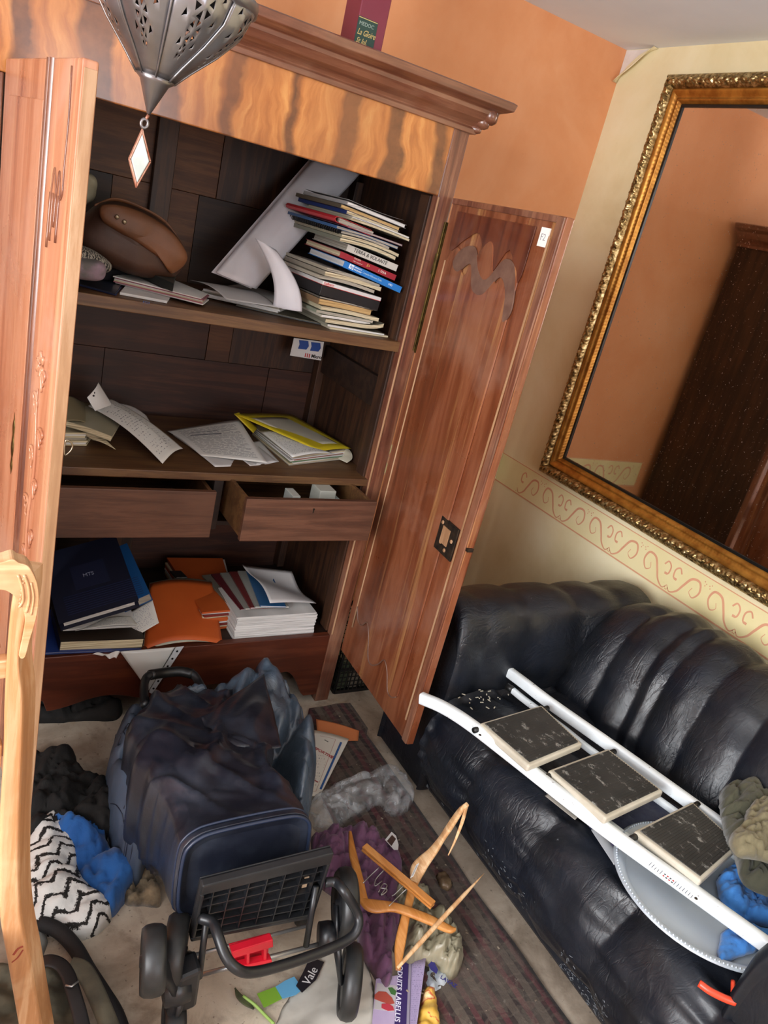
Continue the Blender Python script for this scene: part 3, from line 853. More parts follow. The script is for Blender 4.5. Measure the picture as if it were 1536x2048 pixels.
# arms: rolls running from front to wall
def arm_roll(y0, y1, z1, name, seams, seed):
    yc = (y0 + y1) / 2; hw = (y1 - y0) / 2
    pr = [(-1, .02), (-1.0, .5), (-.98, .80), (-.75, .96), (-.3, 1.01), (.2, 1.0), (.7, .95), (.97, .78), (1, .5), (1, .02)]
    rows = []
    for x, sy, sz in ((1.405, .86, .88), (1.395, .93, .96), (1.42, 1.0, 1.0), (1.5, 1, 1.), (1.65, 1, 1), (1.85, 1, .995), (2.05, 1, .99), (2.25, 1, .985)):
        rows.append([(x, yc + a * hw * sy, max(.02, b * z1 * sz)) for a, b in pr])
    G = loft(rows, 10, 6, False)
    global sgn
    sgn = 1
    n = gnormals(G, False)[G.shape[0] // 2, G.shape[1] // 2]
    sgn = 1 if n[2] > 0 else -1
    G2 = puff(G, 0, seams, .014, .007, False, fs=14, seed=seed)
    m = MB().grid([[Vector(p) for p in r] for r in G2])
    m.add([Vector(p) for p in G2[0]], [tuple(range(G2.shape[1]))])
    return m.build(name, m_leather, sofa, smooth=True)
arm_roll(1.475, 1.765, .665, 'armrest', [1.50, 1.68, 1.9, 2.1], 3)
arm_roll(.08, .455, .70, 'armrest', [1.5, 1.7, 1.9, 2.1], 12)
MB().box((1.43, .10, .02), (2.27, 1.755, .11)).build('base', m_leather, sofa, bevel=.015)
for fx, fy in ((1.47, .14), (1.47, 1.72), (2.2, .14), (2.2, 1.72)):
    MB().lathe([(.02, 0), (.02, .02)], (fx, fy, 0), n=12).build('foot', m_slip, sofa)
# scuffed strip on front base
m = MB(); rr = random.Random(3); so = Vector(sofa['_o'])
bpy.context.view_layer.update()
skin = [c for c in sofa.children if c.name.startswith(('seat_cushion', 'base', 'armrest'))]
def skin_at(px, py):
    best = None; o_ = Vector((0, 0, CAMZ)); d_r = (P(px, py, X=1.4) - o_).normalized()
    for c in skin:
        ok, h_, n_, _ = c.ray_cast(o_ - so, d_r)
        if ok and (best is None or (h_ + so - o_).length < (best - o_).length): best = h_ + so
    return best
for i in range(240):
    t_ = rr.random(); x_, y_ = 1118 + 95 * t_ + rr.gauss(0, 7), 1915 + 130 * t_ + rr.gauss(0, 12)
    if i > 150: t_ = rr.random(); x_, y_ = 960 + 90 * t_ + rr.gauss(0, 9), 1690 + 120 * t_ + rr.gauss(0, 9)
    if i > 195: t_ = rr.random(); x_, y_ = 850 + 40 * t_ + rr.gauss(0, 5), 1575 + 60 * t_ + rr.gauss(0, 9)
    l_ = rr.uniform(2, 9); k_ = rr.uniform(.5, 1.6); a_ = rr.uniform(.6, 1.7)
    dx_, dy_ = l_ * math.cos(a_), l_ * math.sin(a_)
    q = [skin_at(x_, y_), skin_at(x_ + dx_, y_ + dy_), skin_at(x_ + dx_ + k_, y_ + dy_ - .3 * k_), skin_at(x_ + k_, y_ - .3 * k_)]
    if all(v is not None for v in q) and (q[0] - q[1]).length < .05: m.prism([v + Vector((-.0006, 0, .0002)) for v in q], Vector((-.0005, 0, .0003)))
o = m.build('peeled_scratches', m_scuff, sofa); o['kind'] = 'stuff'
# paint chips on the seat
m = MB(); rr = random.Random(5)
for i in range(22):
    p = P(rr.gauss(962, 26), rr.gauss(1398, 8), Z=.41); a = rr.uniform(0, 3); l = rr.uniform(.003, .012)
    m.fbox((p.x, p.y, .408), (l * math.cos(a), l * math.sin(a), 0), (-.003 * math.sin(a), .003 * math.cos(a), 0), (0, 0, .0015))
tag(m.build('paint_chips', plain('paint_chip_white', '#c8c3b0', .8)), 'scattered white paint chips on the black leather seat near ladder end', 'debris', kind='stuff')

# ---------------------------------------------------------------- step ladder
m_wpaint = plain('ladder_white_enamel', '#dfe6ea', .35, c2='#cfd6d8', sc=14, bump=.05)
t = NT('ladder_white_worn', .38)
c = t.ramp(t.noise(t.co(), 9, 3), [(.3, '#d3dadd'), (.7, '#e8eef1')])
c = t.mix(t.ramp(t.noise(t.co(loc=(1, 1, 1)), 70, 3, .7), [(.69, 0.), (.73, 1.)]), c, '#6a5b4c')
t.col(c); m_wpaint = t.m
m_tread = NT('ribbed_rubber', .6)
_v = m_tread.co(); 
_c = m_tread.ramp(m_tread.noise(_v, 7, 4), [(.3, '#262625'), (.7, '#3d3c39')])
_s = m_tread.ramp(m_tread.noise(m_tread.co(scale=(2, 1, 1), rot=(0, 0, .5)), 24, 5, .75), [(.57, 0.), (.66, 1.)])
m_tread.col(m_tread.mix(m_tread.math('MULTIPLY', _s, .75), _c, '#aaa8a2')); m_tread = m_tread.m
m_beige = plain('step_tray_beige_plastic', '#c9c3b4', .5, c2='#b5ad9b', sc=12)
m_cap = plain('black_plastic', '#141414', .45)
LZ = .465
lad = thing('step_ladder', (1.6, .95, .40), 'white folding step ladder with three black treads lying on the black sofa', 'ladder')
near = [P(843, 1396, Z=.435), P(885, 1414, Z=.452), P(935, 1445, Z=LZ), P(1010, 1502, Z=LZ), P(1200, 1650, Z=LZ), P(1390, 1787, Z=LZ + .004), P(1600, 1938, Z=LZ + .01)]
far = [P(1010, 1338, Z=.45), P(1050, 1368, Z=LZ), P(1105, 1410, Z=LZ), P(1250, 1512, Z=LZ), P(1420, 1634, Z=LZ), P(1620, 1775, Z=LZ + .01)]
def rail(pts, w, h, name):
    c = curve(pts, 8); m = MB(); G = []
    for i, p in enumerate(c):
        t = (c[min(i + 1, len(c) - 1)] - c[max(0, i - 1)]).normalized(); s_ = t.cross(Vector((0, 0, 1))).normalized(); u = s_.cross(t)
        row = []
        for k in range(16):
            a = k / 16 * 2 * math.pi; ca, sa = math.cos(a), math.sin(a)
            row.append(p + s_ * (w * math.copysign(abs(ca) ** .45, ca)) + u * (h * math.copysign(abs(sa) ** .45, sa)))
        G.append(row)
    m.grid(G, cv=True); m.add(G[0], [tuple(range(15, -1, -1))]); m.add(G[-1], [tuple(range(16))])
    return m.build(name, m_wpaint, lad, smooth=True)
rn = rail(near, .0125, .017, 'side_rail'); rf = rail(far, .0125, .017, 'side_rail')
rear = [P(1020, 1376, Z=.43), P(1052, 1402, Z=.43), P(1120, 1452, Z=.43), P(1190, 1507, Z=.43), P(1400, 1660, Z=.43), P(1600, 1805, Z=.43)]
rail(rear, .009, .009, 'rear_leg')
rail([P(1062, 1532, Z=.425), P(1228, 1656, Z=.425), P(1412, 1793, Z=.425), P(1602, 1933, Z=.425)], .009, .009, 'rear_leg')
k = MB(); k.tube([P(1014, 1372, Z=.43), P(1026, 1381, Z=.43)], .011, 12); k.build('end_cap', m_cap, lad, smooth=True)
steps = [((958, 1446), (1083, 1409), (1166, 1487), (1058, 1532)), ((1096, 1540), (1216, 1496), (1328, 1582), (1212, 1637)), ((1268, 1661), (1385, 1602), (1482, 1690), (1402, 1762))]
for q, (a, b, c_, d) in enumerate(steps):
    z = LZ + .020; lift = (0.0, .004, .016, .016)
    pts = [P(*p_, Z=z + l_) for p_, l_ in zip((a, b, c_, d), lift)]
    cen = sum(pts, Vector()) / 4
    m = MB(); dn = Vector((0, 0, -.022))
    m.prism(pts, dn); st = m.build('step', m_beige, lad, bevel=.006, seg=3, label='beige step tray with black ribbed tread')
    ins = [cen + (p - cen) * .90 + Vector((0, 0, .0006)) for p in pts]
    m = MB().prism(ins, Vector((0, 0, .0016))); tr = m.build('tread', m_tread, st, bevel=.0005)
    m = MB(); n = 22
    for i in range(n):
        t0 = (i + .15) / n; t1 = (i + .6) / n
        e0 = ins[0].lerp(ins[3], t0) ; e1 = ins[1].lerp(ins[2], t0); g0 = ins[0].lerp(ins[3], t1); g1 = ins[1].lerp(ins[2], t1)
        up = Vector((0, 0, .0016)); u2 = Vector((0, 0, .0028))
        m.hexa([e0 + up, e1 + up, g1 + up, g0 + up, e0 + u2, e1 + u2, g1 + u2, g0 + u2])
    o = m.build('rib', m_tread, st); o['kind'] = 'stuff'
    for (i0, i1) in ((0, 3), (1, 2)):
        p0 = pts[i0].lerp(pts[i1], .05) + Vector((0, 0, -.012))
        out = (pts[i0] - pts[1 - i0]).normalized()
        MB().tube([p0 - out * .002, p0 + out * .024], .008, 10).build('pivot_pin', m_cap, st, smooth=True)
for s_ in ((960, 1470), (1392, 1797)):
    p = P(*s_, Z=LZ + .0168)
    MB().lathe([(.004, 0), (.003, .0015), (0, .002)], p, n=10).build('rivet', m_iron, lad, smooth=True)
# warning label printed on the near rail
rx = (P(1380, 1787, Z=LZ + .018) - P(1298, 1724, Z=LZ + .018)); 
lp = MB(); o_ = P(1300, 1728, Z=LZ + .0175); ex = rx.normalized(); ey = Vector((0, 0, 1)).cross(ex)
m_txt = plain('print_dark', '#4a4f55', .7); m_redt = plain('print_red', '#c23a3a', .7)
m = MB(); m2 = MB(); rr = random.Random(2)
for i in range(16):
    a = i * .0068
    if i in (5, 6, 7, 8):
        for b in (-.0075, .000): (m2 if (i + (b > -.005)) % 2 else m).fbox(o_ + ex * a + ey * b + Vector((0, 0, .0008)), ex * .004, ey * .004, (0, 0, .0004))
    else: m.fbox(o_ + ex * a + ey * (-.008) + Vector((0, 0, .0008)), ex * .0012, ey * rr.uniform(.010, .016), (0, 0, .0004))
wl = m.build('warning_print', m_txt, lad); m2.build('red_pictogram', m_redt, wl); wl['kind'] = 'stuff'

# ---------------------------------------------------------------- tray
m_alu = plain('dull_aluminium', '#bcc5cd', .5, .25, c2='#adb6bf', sc=5, bump=.03)
ctr = P(1480, 1815, Z=.415); 
TC = Vector((1.570, .650, .415)); TR = .216
tr = thing('round_tray', TC, 'large round silver tray with beaded rim lying on the sofa seat', 'tray')
tl = (Vector((.03, .02, 1))).normalized()
MB().lathe([(0, .004), (TR * .82, .004), (TR * .85, .006), (TR * .90, .018), (TR * .97, .021), (TR, .018), (TR * .98, .014), (TR * .88, .010), (TR * .84, .001), (0, 0)], TC, tl, 72).build('tray_body', m_alu, tr, smooth=True)
m = MB()
u_ = tl.orthogonal().normalized(); w_ = tl.cross(u_)
for i in range(150):
    a = i / 150 * 2 * math.pi; p = TC + tl * .0215 + (u_ * math.cos(a) + w_ * math.sin(a)) * TR * .965
    m.lathe([(0, -.003), (.0028, -.001), (.0028, .001), (0, .003)], p, tl, 6)
o = m.build('rim_bead', m_alu, tr, smooth=True); o['kind'] = 'stuff'
# ---------------------------------------------------------------- hanging lantern
m_tin = plain('dull_pierced_tin', '#929297', .36, .85, c2='#68615e', sc=9, bump=.2, bsc=30)
m_copper = plain('copper_edge', '#8a4f3a', .45, .7, c2='#b08a78', sc=60)
m_pglass = plain('frosted_white_glass', '#b9bcb8', .4, c2='#9aa09a', sc=30)
YL = .9
A_ = P(340, 0, Y=YL); B_ = P(297, 228, Y=YL); axl = (A_ - B_).normalized()
kk = .762
lan = thing('hanging_lantern', B_ + axl * .22, 'pierced tin hanging lantern with glass drop, in front of wardrobe', 'lantern')
def lr(h):   # radius along axis from cone tip upwards
    K = [(0, .002), (.030, .0145), (.034, .018), (.050, .032), (.072, .053), (.095, .071), (.118, .078), (.135, .074), (.150, .066), (.165, .064)]
    for (a, ra), (b, rb) in zip(K, K[1:]):
        if a <= h <= b: return ra + (rb - ra) * (h - a) / (b - a)
    return K[-1][1]
u0 = axl.orthogonal().normalized()
fw = Vector((-.2, -1, 0)); u0 = (fw - axl * fw.dot(axl)).normalized(); w0 = axl.cross(u0)
NP = 8
def tri_holes():
    holes = []
    def cluster(cx, cy, r, n, rr):
        for k in range(n):
            a = k / n * 2 * math.pi + .3; b = math.pi / n * .62
            holes.append([(cx + rr * .35 * math.cos(a), cy + rr * .35 * math.sin(a)), (cx + rr * math.cos(a - b), cy + rr * math.sin(a - b)), (cx + rr * math.cos(a + b), cy + rr * math.sin(a + b))])
    cluster(.5, .80, 0, 6, .155); cluster(.5, .53, 0, 6, .12); cluster(.5, .32, 0, 5, .08)
    for (x, y) in ((.24, .66), (.76, .66), (.33, .40), (.67, .40), (.2, .93), (.8, .93)):
        holes.append([(x - .04, y - .04), (x + .045, y - .01), (x, y + .05)])
    return holes
HO = tri_holes()
def inpoly(p, q):
    c = False
    for i in range(len(q)):
        a, b = q[i], q[i - 1]
        if (a[1] > p[1]) != (b[1] > p[1]) and p[0] < (b[0] - a[0]) * (p[1] - a[1]) / (b[1] - a[1]) + a[0]: c = not c
    return c
vv = [(0, 0), (1, 0), (1, 1), (0, 1)]; ee = []
for i in range(13):
    for j in range(15):
        p = (i / 12, j / 14)
        if not any(inpoly(p, h) for h in HO): vv.append(p)
for h in HO:
    b = len(vv); vv += h; ee += [(b, b + 1), (b + 1, b + 2), (b + 2, b)]
R_ = delaunay_2d_cdt([Vector(p) for p in vv], ee, [], 0, 1e-5)
fl = [f for f in R_[2] if not any(inpoly(((R_[0][f[0]].x + R_[0][f[1]].x + R_[0][f[2]].x) / 3, (R_[0][f[0]].y + R_[0][f[1]].y + R_[0][f[2]].y) / 3), h) for h in HO)]
for k in range(NP):
    pts = []
    for v in R_[0]:
        h = .034 + v.y * .084; a = (k + v.x) / NP * 2 * math.pi
        r = lr(h) * (1 + .07 * math.sin(v.x * math.pi) * min(1, v.y * 3)) * (1 - .0)
        pts.append(B_ + axl * h + (u0 * math.cos(a) + w0 * math.sin(a)) * r)
    MB().add(pts, fl).build('pierced_panel', m_tin, lan, smooth=True, solid=.0008)
    a = k / NP * 2 * math.pi
    MB().tube([B_ + axl * h + (u0 * math.cos(a) + w0 * math.sin(a)) * (lr(h) + .0008) for h in np.linspace(.034, .118, 12)], .0013, 6).build('soldered_rib', m_tin, lan, smooth=True)
MB().lathe([(.0018, 0), (.0145, .030), (.0205, .0345)], B_, axl, 20).build('cone_tip', m_tin, lan, smooth=True)
MB().lathe([(.080, .116), (.0845, .119), (.0845, .128), (.080, .131), (.078, .125)], B_, axl, 40).build('rim_band', m_tin, lan, smooth=True)
MB().lathe([(.078, .130), (.070, .150), (.055, .185), (.035, .215), (.012, .235), (.004, .25)], B_, axl, 24).build('lantern_dome', m_tin, lan, smooth=True)
top = B_ + axl * .25
k = 0; z = top.z; 
while z < CEIL - .01:
    c = Vector((top.x, top.y, z + .011)); d = Vector((1, 0, 0)) if k % 2 else Vector((0, 1, 0))
    ring = [c + d * (.006 * math.cos(a)) + Vector((0, 0, .012 * math.sin(a))) for a in np.linspace(0, 2 * math.pi, 12, endpoint=False)]
    MB().tube(ring, .0014, 6, closed=True).build('chain_link', m_tin, lan, smooth=True); z += .019; k += 1
MB().lathe([(.03, 0), (.03, .004), (.01, .02), (0, .02)], (top.x, top.y, CEIL - .0001), (0, 0, -1), 16).build('ceiling_hook', m_tin, lan, smooth=True)
# pendant
D0 = P(289, 240, Y=YL); D1 = P(273, 377, Y=YL); L0 = P(258, 318, Y=YL); L1 = P(303, 324, Y=YL)
ring = [D0 + (P(289 + 7 * math.cos(a), 247 + 9 * math.sin(a), Y=YL) - D0) for a in np.linspace(0, 2 * math.pi, 14, endpoint=False)]
MB().tube(ring, .0016, 6, closed=True).build('ring', m_tin, lan, smooth=True)
MB().tube([P(297, 230, Y=YL), P(291, 240, Y=YL)], .0016, 6).build('wire_loop', m_copper, lan, smooth=True)
qt = P(286, 256, Y=YL); q = [qt, L1, D1, L0]; cq = sum(q, Vector()) / 4
th = Vector((0, .006, 0))
MB().prism([cq + (p - cq) * .80 - th * .2 for p in q], th * 1.4).build('glass_drop', m_pglass, lan, bevel=.001)
fr = MB()
for i in range(4):
    a, b = q[i], q[(i + 1) % 4]; fr.hexa([a, b, cq + (b - cq) * .8, cq + (a - cq) * .8, a + th, b + th, cq + (b - cq) * .8 + th, cq + (a - cq) * .8 + th])
fr.build('drop_frame', m_copper, lan, bevel=.0008)

# ---------------------------------------------------------------- chair
m_beech = wood('honey_beech', ('#9c683f', '#bd885b', '#cfa47c'), 'Z', .8, .38, .3, bump=.08, blot=.35, pale=('#efd3ac', .5))
m_beechh = wood('honey_beech_rail', ('#9c683f', '#bd885b', '#cfa47c'), 'X', .8, .38, .3, bump=.08, blot=.35, pale=('#efd3ac', .5))
YC = 1.0
ch = thing('wooden_chair', (-.10, .82, 0), 'honey coloured wooden chair with carved curved back in front of wardrobe door', 'chair')
def post(cx, name='back_post'):
    # shaped side post: list of (px left, px right of the front face, py)
    rows = []
    return rows
def fc(px, py, y=YC): return P(px, py, Y=y)
Lp = [(35, 1145), (22, 1205), (14, 1290), (8, 1400), (6, 1500), (0, 1600), (-4, 1680), (-4, 1760), (0, 1840), (14, 1920), (28, 2000), (44, 2090)]
Rp = [(62, 1150), (58, 1205), (40, 1310), (48, 1400), (46, 1500), (42, 1600), (40, 1680), (40, 1760), (46, 1840), (62, 1920), (76, 2000), (92, 2090)]
c1 = [P(a, b, Y=YC) for a, b in Lp]; c2 = [P(a, b, Y=YC) for a, b in Rp]
a1 = curve(c1, 5); a2 = curve(c2, 5)
def shaped(dx, parent, x_mirror=None):
    G = []
    for p, q in zip(a1, a2):
        z = p.z; row = []
        if x_mirror is not None: p, q = Vector((2 * x_mirror - q.x, q.y, q.z)), Vector((2 * x_mirror - p.x, p.y, p.z))
        lean = (z - .45) * .10 if z > .45 else 0
        th = .034
        for s_, yy, xx in ((0, 0, 0), (.12, -.004, 0), (.88, -.004, 0), (1, 0, 0), (1, th, .020), (.0, th, .016)):
            v = p.lerp(q, s_); row.append(Vector((v.x + xx * (1 if x_mirror is None else -1), YC + yy, v.z)))
        G.append(row)
    m = MB().grid(G, cv=True); m.add(G[0], [tuple(range(6))]); m.add(G[-1], [tuple(range(5, -1, -1))])
    # leg below the seat
    p, q = G[-1][0], G[-1][3]
    x0, x1 = sorted((p.x, q.x)); z0 = min(p.z, q.z)
    if z0 > 0: m.hexa([(x0 + .0 , YC + .03, 0), (x1, YC + .03, 0), (x1, YC + .064, 0), (x0, YC + .064, 0), (x0, YC - .003, z0), (x1, YC - .003, z0), (x1, YC + .034, z0), (x0, YC + .034, z0)])
    return m.build('back_post', m_beech, parent, bevel=.004, seg=2)
xm = -.10
shaped(0, ch); shaped(0, ch, xm)
# carved top rail with volute ends
tp = [(-40, 1128), (0, 1126), (25, 1119), (38, 1126), (58, 1134), (74, 1165), (78, 1200), (72, 1240), (60, 1280), (50, 1315), (38, 1312), (46, 1270), (50, 1235), (40, 1205), (20, 1186), (0, 1180), (-40, 1182)]
pl = [P(a, b, Y=YC - .006) for a, b in tp]
right = curve(pl, 4)
full = right + [Vector((2 * xm - p.x, p.y, p.z)) for p in reversed(right)]
tr_ = MB().prism(full, (0, .03, 0)).build('top_rail', m_beechh, ch, bevel=.004, seg=3)
m = MB()
for pts, r in (([(48, 1150), (56, 1172), (58, 1200), (52, 1225)], .0022), ([(36, 1150), (44, 1175), (46, 1200), (38, 1215)], .002), ([(62, 1165), (67, 1195), (62, 1230)], .0016)):
    m.tube(curve([P(a, b, Y=YC - .0065) for a, b in pts], 5), r, 6)
for q in range(7): m.lathe([(.0022, 0), (.0015, .0012), (0, .0015)], P(47 - q * 1.2, 1158 + q * 8, Y=YC - .006), (0, -1, 0), 8)
m.build('carving', m_beechh, tr_, smooth=True)
def crossrail(py0, py1, bow):
    xr = .12; pts0 = []
    z1 = P(20, py0, Y=YC).z; z0 = P(20, py1, Y=YC).z
    n = 14; up = []; dn = []
    for i in range(n + 1):
        s_ = i / n; x = xm - (xr - xm) + 2 * (xr - xm) * s_; k = 1 - (2 * s_ - 1) ** 2
        up.append(Vector((x, YC + .006, z1 + bow * k))); dn.append(Vector((x, YC + .006, z0 + bow * k * .8)))
    MB().prism(up + dn[::-1], (0, .02, 0)).build('back_slat', m_beechh, ch, bevel=.003)
crossrail(1325, 1362, -.006); crossrail(1495, 1540, .02); crossrail(1800, 1850, .0)
m_rush = plain('woven_seat', '#a98a57', .8, c2='#c2a570', sc=40, bump=.5, bsc=120)
sx0, sx1 = 2 * xm - .17, .17
MB().box((-.36, .55, .425), (.112, .995, .455)).build('seat', m_rush, ch, bevel=.012, seg=3)
for x0, y0 in ((-.352, .562), (.068, .562)):
    MB().hexa([(x0 + .004, y0 + .004, 0), (x0 + .030, y0 + .004, 0), (x0 + .030, y0 + .03, 0), (x0 + .004, y0 + .03, 0), (x0, y0, .425), (x0 + .036, y0, .425), (x0 + .036, y0 + .036, .425), (x0, y0 + .036, .425)]).build('front_leg', m_beech, ch, bevel=.004)
MB().box((-.31, .570, .22), (.07, .588, .245)).build('stretcher', m_beechh, ch, bevel=.003)
m = MB(); mk = [P(a, b, Y=YC - .0045) for a, b in ((27, 1910), (36, 1898), (46, 1893))]
m.tube(curve(mk, 4), .0022, 5, flat=.3, up=(0, 1, 0)); m.tube(curve([P(a, b, Y=YC - .0045) for a, b in ((24, 1925), (36, 1915), (46, 1900))], 4), .0015, 5, flat=.3, up=(0, 1, 0))
m.build('red_stain', plain('dried_red_stain', '#8f3b2c', .8), ch)

# ---------------------------------------------------------------- tube carton on top of the wardrobe
m_carton = plain('burgundy_carton', '#6b2033', .45, c2='#762a3c', sc=4)
cb = P(742, 92, Y=1.96)
cx = P(712, 60, Y=2.02).x; cx1 = P(772, 60, Y=2.02).x
zt = 2.0405
wb_ = thing('bottle_carton', ((cx + cx1) / 2, 2.07, zt), 'burgundy wine bottle gift carton with green label on top of the wardrobe', 'gift box')
MB().box((cx, 2.02, zt), (cx1, 2.11, zt + .34)).build('carton', m_carton, wb_, bevel=.003)
lb = MB().box((cx - .0002, 2.0185, zt + .004), (cx1 - .026, 2.0198, zt + .072)).build('green_label', plain('bottle_green_label', '#1c3a33', .5), wb_)
mgold = plain('gold_print', '#c8b072', .4, .3)
MB().box((cx + .001, 2.018, zt + .069), (cx1 - .027, 2.0184, zt + .0705)).build('gold_line', mgold, lb)
text('MEDOC', .012, (cx + .004, 2.018, zt + .054), (1, 0, 0), (0, 0, 1), plain('label_grey_print', '#8a9a90', .6), lb)
text('La Gloire', .019, (cx + .003, 2.018, zt + .033), (1, 0, 0), (0, 0, 1), mgold, lb, shear=.35, xs=.72)
text('St Jul.', .017, (cx + .004, 2.018, zt + .015), (1, 0, 0), (0, 0, 1), mgold, lb, shear=.35, xs=.8)
# ---------------------------------------------------------------- papers and books
def print_mat(name, paper='#dcdbd6', ink='#5d5f66', rows=34, m=(.1, .9, .08, .92), dens=.55, wordsc=26, rough=.75, blocks=None, sk=0):
    t = NT(name, rough)
    v = t.co('UV'); x, y, z = t.sep(v)
    row = t.math('MULTIPLY', y, rows); fr = t.math('FRACT', row); ln = t.math('FLOOR', row)
    line = t.math('MULTIPLY', t.math('GREATER_THAN', fr, .32), t.math('LESS_THAN', fr, .66))
    wn = t.noise(t.comb(t.math('MULTIPLY', x, wordsc), t.math('MULTIPLY', ln, 3.7), sk), 1.0, 2)
    word = t.math('GREATER_THAN', wn, dens)
    rl = t.noise(t.comb(t.math('MULTIPLY', ln, 5.3), sk + 3, 0), 1.0, 1)
    end = t.math('LESS_THAN', x, t.math('MULTIPLY_ADD', rl, .9, m[1] - .42))
    gap = t.math('GREATER_THAN', t.noise(t.comb(t.math('MULTIPLY', ln, 1.3), 7 + sk, 2), 1.0, 1), .36)
    k = line
    for q in (word, end, gap, t.math('GREATER_THAN', x, m[0]), t.math('LESS_THAN', x, m[1]), t.math('GREATER_THAN', y, m[2]), t.math('LESS_THAN', y, m[3])):
        k = t.math('MULTIPLY', k, q)
    base = t.ramp(t.noise(t.co(), 6, 3), [(.3, paper), (.8, tuple(c * .93 for c in lin(paper)[:3]) + (1,))])
    if blocks:
        for (x0, x1, y0, y1, c) in blocks:
            b = t.math('MULTIPLY', t.math('MULTIPLY', t.math('GREATER_THAN', x, x0), t.math('LESS_THAN', x, x1)), t.math('MULTIPLY', t.math('GREATER_THAN', y, y0), t.math('LESS_THAN', y, y1)))
            base = t.mix(b, base, c)
    t.col(t.mix(t.math('MULTIPLY', k, .8), base, ink)); return t.m
m_white = plain('white_paper', '#d8d6d4', .75, c2='#c9c7c6', sc=5)
m_cream = plain('cream_pages_paper', '#cdbf9d', .8, c2='#b5a582', sc=14)
def pages_mat(name, a, b, sc=420, wv=0):
    t = NT(name, .8)
    x, y, z = t.sep(t.co())
    s_ = t.noise(t.comb(0, t.math('MULTIPLY', z, sc), t.math('MULTIPLY', x, 4)), 1.0, 3, .6)
    t.col(t.ramp(s_, [(.35, a), (.6, b)])); t.bump(s_, .3, .0008); return t.m
m_pg_w = pages_mat('page_edges_white', '#a9a7a4', '#e2e0dc')
m_pg_c = pages_mat('page_edges_cream', '#8f7f62', '#d9cdac')
m_pg_t = pages_mat('page_edges_tan', '#97794c', '#caa871')
m_pg_g = pages_mat('page_edges_grey', '#6f6a60', '#b5ad9e')
COV = {}
def cov(c, rough=.4):
    if c not in COV: COV[c] = plain('cover_' + str(len(COV)), c, rough)
    return COV[c]

def slab_frame(o, yaw, roll, pitch=0):
    cy, sy = math.cos(yaw), math.sin(yaw)
    ex = Vector((cy * math.cos(roll), sy * math.cos(roll), math.sin(roll)))
    ey = Vector((-sy * math.cos(pitch), cy * math.cos(pitch), math.sin(pitch)))
    ez = ex.cross(ey).normalized()
    return Vector(o), ex, ey, ez
def slab(m, fr, w_, l_, t0, t1, bend=None, n=10, x0=0, y0=0, mi=0):
    """curved block: bend(u, v) lifts it"""
    o, ex, ey, ez = fr
    A = []; B = []
    for i in range(n + 1):
        u = i / n; ra = []; rb = []
        for j in range(3):
            v = j / 2; b = bend(u, v) if bend else 0
            p = o + ex * (x0 + w_ * u) + ey * (y0 + l_ * v) + ez * b
            ra.append(p + ez * t0); rb.append(p + ez * t1)
        A.append(ra); B.append(rb)
    k = len(m.v)
    nv = 3
    vs = [p for r in A for p in r] + [p for r in B for p in r]; q = (n + 1) * nv; f = []
    for i in range(n):
        for j in range(2):
            a = i * nv + j; b = (i + 1) * nv + j
            f.append((a, a + 1, b + 1, b)); f.append((q + a, q + b, q + b + 1, q + a + 1))
        a = i * nv; b = (i + 1) * nv
        f.append((a, b, q + b, q + a)); a += 2; b += 2; f.append((b, a, q + a, q + b))
    for j in range(2):
        f.append((j, q + j, q + j + 1, j + 1)); a = n * nv + j; f.append((a, a + 1, q + a + 1, q + a))
    m.add(vs, f, mi=mi); return m
def book(name, label, cat, fr, w_, l_, t, cover, pages, spine='left', bend=None, group=None, ct=.0016, inset=.003, soft=False, back=None):
    """closed book or magazine; spine on the left (-ex), front (-ey) or none"""
    o, ex, ey, ez = fr
    c = o + ex * w_ / 2 + ey * l_ / 2
    th = thing(name, c, label, cat, group)
    m = MB(); mc = cover if isinstance(cover, bpy.types.Material) else cov(cover)
    slab(m, fr, w_, l_, 0, ct, bend); slab(m, fr, w_, l_, t - ct, t, bend)
    if spine == 'left': slab(m, fr, ct, l_, ct, t - ct, (lambda u, v: bend(0, v)) if bend else None, 1)
    if spine == 'front': slab(m, fr, w_, ct, ct, t - ct, bend)
    m.build('cover', mc, th)
    m = MB()
    i0 = inset if not soft else .0005
    x0 = ct if spine == 'left' else i0; y0 = ct if spine == 'front' else i0
    wi = w_ - x0 - i0; li = l_ - y0 - i0
    slab(m, fr, wi, li, ct, t - ct, (lambda u, v: bend((x0 + u * wi) / w_, v)) if bend else None, 10, x0, y0)
    m.build('pages', pages, th)
    return th
def sheet(name, label, c4, mat, bend=None, nu=16, nv=16, cat='paper', parent=None, th=.0004, group=None):
    """paper sheet from four world corners (a b c d round), curved by bend(u,v)->Vector or lift"""
    a, b, c_, d = [Vector(p) for p in c4]
    nrm = (b - a).cross(d - a).normalized()
    if nrm.z < 0 and abs(nrm.z) > .2: nrm = -nrm
    G = []; uv = []
    for i in range(nu + 1):
        u = i / nu; r = []
        for j in range(nv + 1):
            v = j / nv
            p = a * (1 - u) * (1 - v) + b * u * (1 - v) + c_ * u * v + d * (1 - u) * v
            k = bend(u, v) if bend else 0
            p = p + (k if isinstance(k, Vector) else nrm * k); r.append(p); uv.append((u, v))
        G.append(r)
    m = MB().grid(G, uv=uv)
    o = m.build(name, mat, parent, smooth=True, solid=th)
    if parent is None: tag(o, label, cat, group)
    return o

